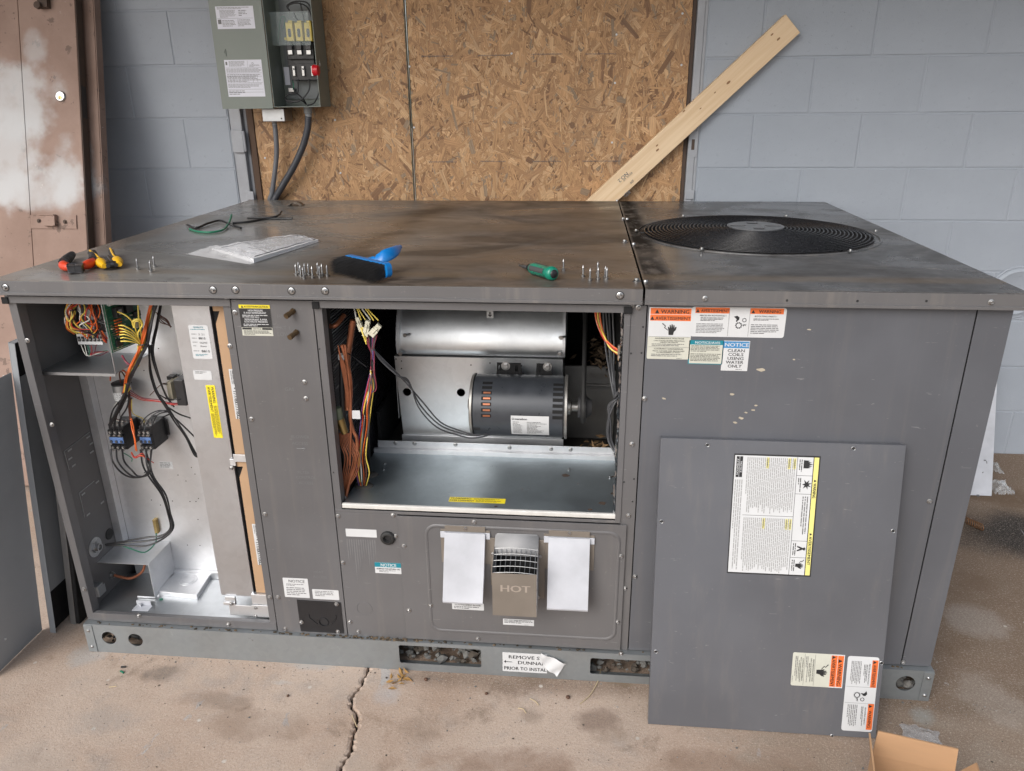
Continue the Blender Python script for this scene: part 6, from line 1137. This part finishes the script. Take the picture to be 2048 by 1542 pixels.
# panels stacked against the left end of the unit
m_pan = mat_paint('panel_back_paint', (.29, .31, .33), .3, 8.); m_blk = M('black_liner', (.008, .008, .009), .7, 0, .2, 40)
def leanpanel(name, label_, y0, y1, xb, xt, hh, mats, extra=None, grp='panels leaning on the left end'):
    ex_ = V((0, 1, 0)); ey_ = V((xt - xb, 0, hh)).normalized(); fm = frame((xb, y0, .001), ex_, ey_); L = math.hypot(xt - xb, hh); t = thing(name, label_, 'panel', (xb, (y0 + y1) / 2, 0), grp); return t, fm, L, y1 - y0
t, fm, L, w_ = leanpanel('cabinet_panel', 'plain grey sheet panel, outermost of the stack at the left end of the unit', -.15, .0585, -.205, -.0885, .83, None)
mb = MB(); mb.box((0, 0, -.0015), (w_, L, 0), 0, fm); mb.box((0, 0, -.012), (.0015, L, -.0016), 0, fm); mb.build('sheet', m_pan, t, None, .0008)
mb = MB(); q = fm.inverted() @ PL(10, 1278, fm.translation, fm.col[2].to_3d()); mb.cyl(fm @ V((q.x, q.y, 0)), fm @ V((q.x, q.y, .003)), .003, seg=8); mb.build('rivet', m_white, t)
t, fm, L, w_ = leanpanel('cabinet_panel', 'pan-shaped grey panel with black lined edges, second in the stack at the left end', .05, .66, -.172, -.068, .915, None)
mb = MB(); mb.box((0, 0, -.002), (w_, L, 0), 0, fm); mb.box((0, 0, .0001), (.0018, L, .016), 0, fm); mb.box((0, L - .002, .0001), (w_, L, .016), 0, fm); mb.build('pan', m_pan, t, None, .0006)
mb = MB(); mb.box((.002, .002, .0002), (w_ - .002, L - .004, .004), 0, fm); mb.build('liner', m_blk, t)
mb = MB(); mb.box((.012, .14, .0042), (w_ - .03, L - .1, .0075), 0, fm); mb.build('inner_sheet', m_pan, t)
t, fm, L, w_ = leanpanel('insulated_panel', 'panel faced with black insulation, nearest the unit in the left stack', .093, .62, -.135, -.058, .6, None)
mb = MB(); mb.box((0, 0, -.003), (w_, L, 0), 0, fm); mb.box((0, 0, .0001), (.002, L, .014), 0, fm); mb.build('sheet', m_galvd, t, None, .0006); mb = MB(); mb.box((.0022, 0.001, .0002), (w_, L - .001, .025), 0, fm); mb.build('insulation', m_foam, t, None, .003)
# white board on the far right
bX0, bX1 = 2.52, 3.02; fm = frame((bX0, 1.126, .006), (1, 0, 0), (0, .573, .82)); mb = MB(); mb.prism([(0, 0), (bX1 - bX0, 0), (bX1 - bX0 + .1, .68), (0, .68)], fm @ Matrix.Translation((0, 0, -.008)), .008); wb_ = mb.build('white_board', m_white2, None, None, .001); tag(wb_, 'white board standing behind the right end of the unit', 'board')
mb = MB(); 
for u, v, s_ in ((1972, 923, .01), (1966, 945, .004), (1955, 990, .006)):
    q = fm.inverted() @ PL(u, v, fm.translation, fm.col[2].to_3d())
    for k in range(4): mb.box((q.x + rnd.uniform(-s_, s_), q.y + rnd.uniform(-s_, s_), .0001), (q.x + rnd.uniform(0, s_ * 1.5), q.y + .002, .0005), 0, fm)
mb.build('smudge', m_micro, wb_)
m_clear, n_, p_ = newmat('clear_plastic'); p_.inputs['Base Color'].default_value = (.75, .8, .84, 1); p_.inputs['Alpha'].default_value = .28; p_.inputs['Roughness'].default_value = .12; bump(n_, p_, tnoise(n_, coords(n_), 60, 4), .6, .004)
def crumple(name, label_, c, sx, sy, hz, seed, mt_=None, rot=0.):
    r = random.Random(seed); N_ = 14; vs_ = []
    for i in range(N_ + 1):
        for j in range(N_ + 1):
            a, b = i / N_ * 2 - 1, j / N_ * 2 - 1; z = hz * (1 - max(abs(a), abs(b)) ** 2) * (.5 + .5 * noise.noise(V((a * 2 + seed, b * 2, 0)))) + hz * .6 * abs(noise.noise(V((a * 4, b * 4 + seed, 2)))) + .001
            x, y = a * sx * (1 + .25 * noise.noise(V((b * 2, seed, 1)))), b * sy * (1 + .25 * noise.noise(V((a * 2, 5, seed)))); vs_.append((c[0] + x * math.cos(rot) - y * math.sin(rot), c[1] + x * math.sin(rot) + y * math.cos(rot), c[2] + max(z, .001)))
    mb = MB(); mb.add(vs_, [(i * (N_ + 1) + j, (i + 1) * (N_ + 1) + j, (i + 1) * (N_ + 1) + j + 1, i * (N_ + 1) + j + 1) for i in range(N_) for j in range(N_)]); o = mb.build(name, mt_ or m_clear, None, 25); return tag(o, label_, 'plastic scrap')
q = T(1998, 980, 0); crumple('plastic_bag', 'small crumpled clear plastic bag beside the white board', (q.x, q.y, .001), .035, .045, .05, 3)
q = T(1988, 938, 0); crumple('plastic_wrapper', 'strip of translucent plastic on the floor near the wall, by the white board', (q.x, q.y + .01, .001), .018, .06, .03, 9)
q = T(1842, 1476, 0); crumple('plastic_pouch', 'flat clear plastic pouch on the brown concrete behind the cardboard box', (q.x, q.y, .001), .042, .034, .012, 5, None, -.2)
# rusty coil in the black stain
mb = MB(); a, b = T(1931, 1043, .008), T(1965, 1058, .008); pts = []
for i in range(160): t = i / 159; s_ = a.lerp(b, t); pts.append(s_ + V((0, .012 * math.cos(t * 2 * math.pi * 8), .012 * math.sin(t * 2 * math.pi * 8) + .006)))
mb.tube(pts, .0018, 6); tag(mb.build('rusty_spring', M('rusty_spring', (.2, .1, .045), .7, .3, .4, 60), None, 60), 'short rusty coil spring lying in the black floor stain', 'spring')
# cardboard box, bottom right
m_cb = M('corrugated_card', (.42, .25, .135), .8, 0, .08, 10, .12, 260, stretch=(1, 1, 6)); m_cbi = m_cb
zb = .25; c1, c2 = T(1753, 1464, zb), T(1920, 1502, zb); ux = (c2 - c1).normalized(); uy = V((ux.y, -ux.x, 0)); bw = (c2 - c1).length
cb = thing('cardboard_box', 'open brown cardboard box on the floor at the foot of the leaning panel', 'cardboard box', (c1.x, c1.y, 0)); fb_ = frame((c1.x, c1.y, .001), ux, uy)   # z points down here or up
if fb_.col[2].z < 0: fb_ = frame((c1.x, c1.y, .001), ux, -uy); sgn = -1
else: sgn = 1
dp = .2 * sgn; lo_, hi_ = min(0, dp), max(0, dp)
mb = MB(); mb.box((0, -.002, 0), (bw, .002, zb - .06), 0, fb_); mb.box((-.002, lo_ + .002 if sgn < 0 else .0021, 0), (.002, hi_ - .0021 if sgn < 0 else hi_, zb - .06), 0, fb_); mb.box((bw - .002, lo_ + .002, 0), (bw + .002, hi_ - .0021, zb - .06), 0, fb_); mb.box((.0021, dp - .002, 0), (bw - .0021, dp + .002, zb - .06), 0, fb_); mb.box((.0022, lo_ + .0022, 0), (bw - .0022, hi_ - .0022, .003), 0, fb_); mb.build('carton', m_cb, cb)
def flap(p0, p1, out, h_, nm='flap'):
    p0, p1, out = V(p0), V(p1), V(out); mb = MB(); a = [p0, p1, p1 + out + (p0 - p1) * .02, p0 + out + (p1 - p0) * .02]; n_ = (p1 - p0).cross(out).normalized() * .0035; mb.add([fb_ @ q for q in a] + [fb_ @ (q + n_) for q in a], [(0, 1, 2, 3), (7, 6, 5, 4), (0, 4, 5, 1), (1, 5, 6, 2), (2, 6, 7, 3), (3, 7, 4, 0)]); mb.build(nm, m_cb, cb)
zz = zb - .059; flap((0, 0, zz), (bw, 0, zz), (0, -.004 * sgn, .06), 0); flap((0, hi_ - .003 if sgn < 0 else hi_, zz), (0, lo_ + .003 if sgn < 0 else .003, zz), (-.012, 0, .058), 0); flap((bw, lo_ + .003, zz), (bw, hi_ - .003, zz), (.03, 0, .045), 0); flap((bw, dp, zz), (0, dp, zz), (0, .05 * sgn, .03), 0)
# gravel under the rail, seen through the fork pockets
m_rock = [M('grey_rubble', (.15, .148, .14), .9, 0, .3, 40, .6, 120), M('pale_rubble', (.26, .25, .235), .9, 0, .25, 40, .5, 120), M('brown_rubble', (.085, .07, .056), .9, 0, .3, 40)]
for name, x0, x1, lb in (('rubble', .88, 1.19, 'heap of grey broken concrete under the rail, in the long fork pocket'), ('rubble', 1.4, 1.75, 'heap of dark broken stone under the rail, in the fork pocket by the leaning panel'), ('rubble', .03, .2, 'rubble and dirt seen through the two round rail holes'), ('rubble', 2.2, 2.3, 'rubble and dirt seen through the round hole at the right end of the rail')):
    mb = MB(); r = random.Random(int(x0 * 100)); 
    for i in range(int((x1 - x0) * 620)):
        k = r.uniform(.004, .011) if r.random() < .9 else .016; y = r.uniform(.015, .14); z = .007 + max(0, (y - .01)) * .3 + r.uniform(0, .012); mb.blob((r.uniform(x0, x1), y, z), (k, k * .8, k * .7), 0 if r.random() < .8 else (1 if r.random() < .3 else 2), 1, .38, r)
    mb.box((x0 - .03, .1, .001), (x1 + .03, .28, .03), 2); o = mb.build(name, m_rock); o['kind'] = 'stuff'; tag(o, lb, 'rubble')
# leaf litter in the blower bay
m_leaf = M('dry_leaf', (.24, .15, .075), .85, 0, .3, 40)
def leaves(name, lb, cen, n_, sx, sy, sz, size, seed, m_=None):
    mb = MB(); r = random.Random(seed)
    for i in range(n_):
        c = V(cen) + V((r.gauss(0, sx), r.gauss(0, sy), abs(r.gauss(0, sz)))); a = V((r.uniform(-1, 1), r.uniform(-1, 1), r.uniform(-.5, .7))).normalized(); b = a.orthogonal().normalized(); b = (b + a.cross(b) * r.uniform(-1, 1)).normalized(); k = size * r.uniform(.5, 1.3); n2 = a.cross(b) * k * .25
        mb.add([c - a * k, c + b * k * .35 + n2, c + a * k, c - b * k * .35 + n2], [(0, 1, 2), (0, 2, 3)])
    o = mb.build(name, m_ or m_leaf); tag(o, lb, 'leaves'); o['kind'] = 'stuff'; return o
q = T(1193, 855, .49); leaves('leaf_litter', 'clump of dry leaves lying behind the blower pulley', (1.44, .36, .49), 90, .02, .03, .02, .014, 1)
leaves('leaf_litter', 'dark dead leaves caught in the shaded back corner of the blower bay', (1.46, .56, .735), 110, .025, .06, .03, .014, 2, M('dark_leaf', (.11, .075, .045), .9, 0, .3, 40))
# scattered bits on the slab
m_dl = M('fallen_leaf', (.33, .19, .06), .8, 0, .3, 60); 
q = T(802, 1358, .002); leaves('leaf_scrap', 'orange-brown dead leaf on the concrete just below the rail', (q.x, q.y, .002), 16, .012, .012, .002, .013, 5, m_dl)
for i, (u, v, lb) in enumerate(((242, 1334, 'snipped piece of black wire on the concrete, near the rail end'), (241, 1342, 'snipped piece of dark green wire on the concrete, near the rail end'))):
    q = T(u, v, .003); mb = MB(); mb.tube([q, q + V((.013, .002 - .008 * i, 0))], .0026, 8); tag(mb.build('wire_snip', [W_BLK, W_GRN][i]), lb, 'wire offcut')
m_twig = M('pale_straw', (.5, .4, .25), .8, 0, .2, 60)
for pts, lb in (([(704, 1430), (710, 1445), (714, 1454)], 'straw lying in the crack of the slab'), ([(1202, 1338), (1196, 1362), (1180, 1390), (1160, 1408)], 'long pale straw curving out from under the rail'), ([(1060, 1397), (1071, 1403), (1077, 1410)], 'short bent straw on the concrete'), ([(1036, 1416), (1046, 1418), (1052, 1426)], 'pale hooked straw on the concrete'), ([(218, 1374), (228, 1373), (233, 1372)], 'tan matchstick-sized splinter on the concrete')):
    mb = MB(); wire([T(u, v, .0025) for u, v in pts], .0012, 0, mb, 5); tag(mb.build('straw', m_twig), lb, 'straw')
mb = MB(); r = random.Random(33)
for i in range(950):
    x, y = r.uniform(.0, 2.9), r.uniform(-.5, -.02) if r.random() < .7 else r.uniform(-.05, -.02); k = r.uniform(.0007, .002) if r.random() < .95 else r.uniform(.002, .0035)
    if 1.57 < x < 2.16 and y > -.19: continue
    mb.blob((x, y, k * .3), (k, k * r.uniform(.6, 1), k * .6), r.randrange(3), 1, .3, r)
o = mb.build('grit', m_rock); o['kind'] = 'stuff'; tag(o, 'grit and crumbs scattered over the concrete in front of the unit', 'grit')
for u, v, k, lb in ((852, 1361, .0055, 'brown round seed near the crack'), (973, 1389, .0045, 'reddish seed on the concrete below the torn label'), (1136, 1397, .006, 'brown nut shell on the concrete'), (576, 1393, .004, 'small dark clod on the left slab')):
    q = T(u, v, 0); mb = MB(); mb.blob((q.x, q.y, k * .8), (k, k, k * .8), 0, 2, .08); tag(mb.build('seed', M('seed_brown', (.1, .05, .03), .7, 0, .3, 90)), lb, 'seed')
# ------------------------------------------------------------------ on the lid: screws standing on their heads
sm = MB(); sm.lathe([(0, 0), (.0042, 0), (.0042, .004), (.0048, .0042), (.0062, .0046), (.0062, .0058), (.0022, .0062), (.0019, .0064)], Matrix(), 12)
pr_ = []; 
for k in range(24): z = .0062 + .0165 * k / 23; pr_.append(((.0024 if k % 2 else .0017), z))
pr_ += [(.0016, .0245), (.0003, .0285)]; sm.lathe([(0, .006)] + pr_ + [(0, .0286)], Matrix(), 10)
SME = bpy.data.meshes.new('self_tapping_screw'); SME.from_pydata(sm.v, [], sm.f); SME.materials.append(m_zinc)
for grp, lb, pts in (('screws beside the yellow tool', 'sheet-metal screw stood on its head beside the yellow-handled tool', ((276, 539), (302, 544), (309, 534))),
                     ('screws beside the brush', 'sheet-metal screw stood on its head in the cluster beside the brush bristles', ((593, 551), (602, 553), (608, 558), (598, 547), (611, 550), (618, 550), (625, 556), (636, 548), (640, 555), (645, 551), (655, 553))),
                     ('screws beside the screwdriver', 'sheet-metal screw stood on its head near the screwdriver and the lid seam', ((1127, 541), (1166, 554), (1180, 561), (1196, 559), (1195, 547), (1210, 556), (1213, 559)))):
    for u, v in pts:
        q = T(u, v, H + .0005); o = link('self_tapping_screw', SME); o.location = (q.x, q.y, H + .0004); o.rotation_euler = (rnd.uniform(-.03, .03), rnd.uniform(-.03, .03), rnd.uniform(0, 3)); tag(o, lb, 'screw', grp)
# wire offcuts
def offcut(pts, r_, m_, lb, tip=True):
    mb = MB(); P = [T(u, v, H + .0015 + dz) for u, v, dz in pts]; sp2 = spline(P, 8); mb.tube(sp2, r_, 8, 0)
    if tip: d_ = (sp2[0] - sp2[1]).normalized(); mb.tube([sp2[0] + d_ * .0003, sp2[0] + d_ * .005], r_ * .55, 8, 1)
    return tag(mb.build('wire_offcut', [m_, m_copper], None, 60), lb, 'wire offcut', 'wire offcuts on the lid')
offcut([(375, 450, .004), (392, 456, .002), (415, 447, .005), (440, 441, .005), (456, 447, .008), (470, 452, .002), (482, 456, .002)], .0038, W_BLK, 'wavy black wire offcut on the lid, crossing the green one')
offcut([(465, 446, .002), (495, 444, .002), (530, 438, .002), (560, 437, .002), (585, 437, .002)], .0038, W_BLK, 'nearly straight black wire offcut running right from the green one', False)
offcut([(495, 436, .002), (530, 435.5, .002), (548, 434, .003), (558, 430, .006), (563, 423, .012)], .0035, W_BLK, 'short black wire offcut with its end bent up', False)
offcut([(379, 458, .002), (395, 463, .002), (420, 464.5, .002), (445, 460, .003), (456, 449, .006), (461, 438, .014), (463, 430, .022)], .0032, W_GRN, 'curved green wire offcut on the lid')
mb = MB(); a, b = T(577, 412, H), T(608, 411, H); N_ = 8; mb.add([(a.x + (b.x - a.x) * i / N_, a.y + dy_, H + .001 + .014 * math.sin(math.pi * i / N_)) for i in range(N_ + 1) for dy_ in (-.015, .03)], [(2 * i, 2 * i + 2, 2 * i + 3, 2 * i + 1) for i in range(N_)]); o = mb.build('metal_scrap', m_taupe, None, 60); md = o.modifiers.new('s', 'SOLIDIFY'); md.thickness = .001; tag(o, 'small curled grey strip lying at the back edge of the lid', 'scrap')
# pliers, jaws toward the camera
def dirz(a, b): d = T(*b, H + .03) - T(*a, H); return math.atan2(-d.x, d.y)
def tool(nm, lb, cat, o, rz): t = thing(nm, lb, cat, o); return t, Matrix.Translation(o) @ Matrix.Rotation(rz, 4, 'Z')
m_steel = M('tool_steel', (.1, .1, .105), .35, .9, .2, 60); m_gripk = M('grip_black', (.02, .02, .022), .55, 0, .15, 60); m_gripr = M('grip_red', (.58, .05, .015), .4, 0, .1, 60); m_gripy = M('grip_yellow', (.72, .4, .01), .38, 0, .08, 60)
o = T(152, 549, H); t, fm = tool('pliers', 'lineman pliers with red and black grips on the lid corner', 'pliers', (o.x, o.y, H + .001), dirz((153, 549), (161, 500)))
mb = MB(); mb.prism([(-.015, 0), (.015, 0), (.0185, .016), (.016, .034), (-.016, .034), (-.0185, .016)], fm @ UPF(0, 0, .004), .016, 0, [circ(0, .02, .0042, 12)]); mb.build('jaws', m_steel, t, None, .002)
mb = MB(); mb.box((-.0006, -.0006, .006), (.0006, .013, .0205), 0, fm); mb.build('jaw_gap', m_ink, t)
for s_ in (-1, 1):
    P = [fm @ V(p) for p in ((s_ * .012, .03, .011), (s_ * .024, .048, .012), (s_ * .033, .075, .0125), (s_ * .033, .12, .0125), (s_ * .029, .17, .0125), (s_ * .025, .215, .0125))]; sp2 = spline(P, 5); n_ = len(sp2); k = int(n_ * .55)
    mb = MB(); mb.tube(sp2[:k + 1], [.0065 + .0055 * math.sin(math.pi * min(1, i / k * 1.1)) for i in range(k + 1)], 12); h = mb.build('grip', m_gripr, t, 60); mb = MB(); mb.tube(sp2[k - 1:], [.0122 - .003 * (i / (n_ - k)) ** 3 for i in range(n_ - k + 1)], 12); mb.build('grip_end', m_gripk, h, 60)
o = T(226, 541, H); t, fm = tool('wire_strippers', 'yellow and black handled wire strippers lying next to the pliers', 'wire strippers', (o.x, o.y, H + .001), dirz((232, 540), (209, 497)))
for s_, in ((-1,), (1,)):
    P = [fm @ V(p) for p in ((s_ * .017, .0, .0125), (s_ * .019, .04, .0135), (s_ * .018, .08, .014), (s_ * .02, .13, .0145), (s_ * .025, .2, .0145))]; sp2 = spline(P, 5); n_ = len(sp2); k = n_ // 2
    mb = MB(); mb.tube(sp2[:k + 1], [.006 + .0065 * math.sin(math.pi * i / k) for i in range(k + 1)], 12); h = mb.build('grip', m_gripy, t, 60); mb = MB(); mb.tube(sp2[k - 1:], [.0068] * (n_ - k + 1), 10); mb.build('grip_end', m_gripk, h, 60)
    mb = MB(); mb.tube([p + V((0, 0, .0065)) for p in sp2[k:]], [.003] * (n_ - k), 6); mb.build('grip_stripe', m_gripy, h, 60)
    mb = MB(); P = [fm @ V(p) for p in ((s_ * .009, -.002, .012), (s_ * .006, .02, .013), (s_ * .005, .06, .014), (s_ * .007, .12, .015))]; mb.tube(P, [.005, .006, .005, .004], 8); mb.build('blade', m_steel, t, 50)
mb = MB(); mb.tube([fm @ V((-.011, .012, .012)), fm @ V((.011, .012, .012))], .008, 14); mb.build('pivot', m_steel, t, 40)
# blue scrub brush
m_bb = M('blue_plastic', (.005, .17, .5), .35, 0, .05, 30, coat=.2); m_br = M('black_bristle', (.012, .011, .011), .6, 0, .2, 60)
p0, p1 = T(690, 524, H + .025), T(776, 541, H + .028); bx_ = (p1 - p0); bx_.z = 0; fm = frame((p0 + p1) / 2, bx_, (0, 0, 1)); Lb = bx_.length
t = thing('scrub_brush', 'blue scrub brush with black bristles lying on the lid', 'brush', ((p0.x + p1.x) / 2, p0.y, H + .001))
nh = fm.col[2].to_3d()      # towards the camera
mb = MB(); mb.prism(rrect(-Lb / 2, -.017, Lb / 2, .017, .012, 5), fm @ Matrix.Translation((0, 0, -.012)), .014); hb_ = mb.build('brush_back', m_bb, t, None, .003)
hh = [T(735, 525, H + .03), T(752, 520, H + .036), T(770, 512, H + .045), T(788, 503, H + .05), T(800, 494, H + .05)]; sp2 = spline(hh, 6); n_ = len(sp2); mb = MB(); vs_ = []
for i, p in enumerate(sp2):
    u = i / (n_ - 1); w_ = .0075 + .0085 * math.sin(math.pi * min(1, u * 1.02)) * (u > .25) + .005 * (u < .25); th = .0055; tdir = (sp2[min(i + 1, n_ - 1)] - sp2[max(i - 1, 0)]).normalized(); sd_ = V((0, 0, 1)).cross(tdir).normalized() * .62 + V((0, 0, .78)); sd_ = (sd_ - tdir * sd_.dot(tdir)).normalized(); nn_ = tdir.cross(sd_)
    if u > .93: w_ *= .75
    for k in range(12): a = 2 * math.pi * k / 12; vs_.append(p + sd_ * w_ * math.cos(a) + nn_ * th * math.sin(a))
mb.add(vs_, [(i * 12 + k, i * 12 + (k + 1) % 12, (i + 1) * 12 + (k + 1) % 12, (i + 1) * 12 + k) for i in range(n_ - 1) for k in range(12)] + [tuple(range(12))[::-1], tuple((n_ - 1) * 12 + k for k in range(12))]); mb.build('brush_handle', m_bb, t, 50)
mb = MB(); r = random.Random(21)
for i in range(2600):
    a = r.uniform(-Lb / 2 - .012, Lb / 2 - .012); b = r.uniform(-.015, .015); base = fm @ V((max(-Lb / 2 + .004, min(a + .004, Lb / 2 - .006)), b, .001)); d_ = (nh * 1. + V((-.35 if a < -Lb / 4 else -.05, 0, -.28)) + V((r.gauss(0, .22), r.gauss(0, .16), r.gauss(0, .16)))).normalized(); ln = r.uniform(.032, .048); tip = base + d_ * ln
    if tip.z < H + .001: tip.z = H + .001
    s_ = d_.orthogonal().normalized() * .0007; s2 = d_.cross(s_); mb.add([base + s_, base - s_ * .5 + s2 * .87, base - s_ * .5 - s2 * .87, tip], [(0, 1, 3), (1, 2, 3), (2, 0, 3)])
mb.build('bristles', m_br, t)['kind'] = 'stuff'
# green screwdriver
m_gh = M('green_handle', (.006, .2, .13), .3, 0, .08, 40, coat=.3); m_gg = M('grey_grip', (.06, .062, .062), .55, 0, .12, 50)
e0, e1 = T(1108, 548, H + .0165), T(1062, 536, H + .0135); ax_ = (e1 - e0).normalized(); tip = T(1040, 532, H + .008); fm = frame(e0, ax_.orthogonal(), ax_.cross(ax_.orthogonal())); 
if fm.col[2].to_3d().dot(ax_) < 0: fm = frame(e0, ax_.cross(ax_.orthogonal()), ax_.orthogonal())
t = thing('screwdriver', 'stubby green handled multi-bit screwdriver lying on the lid', 'screwdriver', (e0.x, e0.y, H)); Lh = (e1 - e0).length
mb = MB(); mb.lathe([(0, 0), (.0115, .0), (.0155, .004), (.0165, .01), (.0165, .016), (.0145, .02), (.0145, Lh * .8), (.0125, Lh * .95), (.009, Lh), (0, Lh)], fm, 24); hd_ = mb.build('handle', m_gh, t, 50)
for k in range(4):
    mb = MB(); vs_ = []
    for i in range(9):
        z = .026 + (Lh * .9 - .026) * i / 8; rr_ = .0147 - (.0012 if i == 8 else 0)
        for j in range(6): a = math.radians(90 * k + 10 + 50 * j / 5 + 20); vs_.append(fm @ V((rr_ * math.cos(a) * (1.03 if 0 < j < 5 else .985), rr_ * math.sin(a) * (1.03 if 0 < j < 5 else .985), z)))
    mb.add(vs_, [(i * 6 + j, i * 6 + j + 1, (i + 1) * 6 + j + 1, (i + 1) * 6 + j) for i in range(8) for j in range(5)]); mb.build('grip_insert', m_gg, hd_, 60)
mb = MB(); mb.lathe([(0, -.0035), (.006, -.003), (.0098, -.0008), (.0105, .001), (0, .001)], fm, 20); mb.build('end_cap', m_black, hd_, 60)
mb = MB(); mb.lathe([(0, Lh), (.0085, Lh), (.009, Lh + .008), (.007, Lh + .012), (0, Lh + .012)], fm, 18); mb.build('collar', m_black, t, 40); mb = MB(); mb.lathe([(0, Lh + .012), (.0055, Lh + .012), (.0055, Lh + .034), (.0038, Lh + .037), (.003, Lh + .05), (.0008, Lh + .056), (0, Lh + .056)], fm, 14); mb.build('shank', m_zinc, t, 40)
# booklet in a clear sleeve
c = [T(508, 527, H), T(637, 484, H), T(598, 474, H), T(455, 489, H), T(400, 506, H)]
m_sheet = M('booklet_paper', (.66, .665, .68), .55, 0, .05, 30)
t = thing('instruction_booklet', 'white instruction booklet in a crinkled clear plastic sleeve on the lid', 'booklet', (c[0].x, c[0].y, H))
P00, P10, P11, P01 = c[0], c[1], c[2], T(424, 500, H); N1, N2 = 26, 16; vs_ = []; 
def bl(u, v): return (P00 * (1 - u) + P10 * u) * (1 - v) + (P01 * (1 - u) + P11 * u) * v
def bz2(u, v): return .007 + .002 * math.sin(u * 3.1) + .003 * noise.noise(V((u * 5, v * 5, 1))) + .006 * (1 - v) * (1 - u) ** 2
for i in range(N1 + 1):
    for j in range(N2 + 1): u, v = i / N1, j / N2; q = bl(u, v); vs_.append((q.x, q.y, H + bz2(u, v)))
nn_ = N2 + 1; fs = [(i * nn_ + j, (i + 1) * nn_ + j, (i + 1) * nn_ + j + 1, i * nn_ + j + 1) for i in range(N1) for j in range(N2)]
bd_ = [i * nn_ for i in range(N1 + 1)] + [N1 * nn_ + j for j in range(1, nn_)] + [i * nn_ + N2 for i in range(N1 - 1, -1, -1)] + [j for j in range(N2 - 1, 0, -1)]; base = len(vs_); vs_ += [(vs_[k][0], vs_[k][1], H + .0008) for k in bd_]; m_ = len(bd_); fs += [(bd_[k], base + k, base + (k + 1) % m_, bd_[(k + 1) % m_]) for k in range(m_)]
mb = MB(); mb.add(vs_, fs); bk = mb.build('pages', m_sheet, t, 50)
mb = MB(); r = random.Random(4)
def bq(u, v): q = bl(u, v); return V((q.x, q.y, H + bz2(u, v) + .0006))
for k in range(16):
    v0 = .12 + k * .05; x = .3
    while x < .92:
        w_ = r.uniform(.02, .1); mb.add([bq(x, v0), bq(min(x + w_, .95), v0), bq(min(x + w_, .95), v0 + .018), bq(x, v0 + .018)], [(0, 1, 2, 3)]); x += w_ + .015
for (a0, b0, a1, b1) in ((.06, .07, .97, .07), (.97, .07, .97, .9), (.06, .9, .97, .9), (.25, .07, .25, .6)):
    P_ = [bq(a0 + (a1 - a0) * i / 12, b0 + (b1 - b0) * i / 12) for i in range(13)]; mb.tube(P_, .0016, 4)
mb.build('print', m_micro, bk)
m_slv, n_, p_ = newmat('clear_sleeve'); p_.inputs['Base Color'].default_value = (.9, .9, .92, 1); p_.inputs['Alpha'].default_value = .36; p_.inputs['Roughness'].default_value = .2
Q00, Q10, Q11, Q01 = T(500, 530, H), T(640, 484, H), T(600, 472.5, H), T(372, 509, H); N1, N2 = 60, 26; vs_ = []
for i in range(N1 + 1):
    for j in range(N2 + 1):
        u, v = i / N1, j / N2; q = (Q00 * (1 - u) + Q10 * u) * (1 - v) + (Q01 * (1 - u) + Q11 * u) * v; ed_ = min(1, min(u, 1 - u, v, 1 - v) * 9); z = .0015 + ed_ * (.0115 + .003 * (1 - u)) + ed_ * (.0015 + .006 * (1 - u) ** 2) * (noise.noise(V((u * 9, v * 7, 3))) + .6 * noise.noise(V((u * 22, v * 18, 7)))); vs_.append((q.x, q.y, H + max(z, .001)))
mb = MB(); mb.add(vs_, [(i * (N2 + 1) + j, (i + 1) * (N2 + 1) + j, (i + 1) * (N2 + 1) + j + 1, i * (N2 + 1) + j + 1) for i in range(N1) for j in range(N2)]); mb.build('sleeve', m_slv, t, 30)
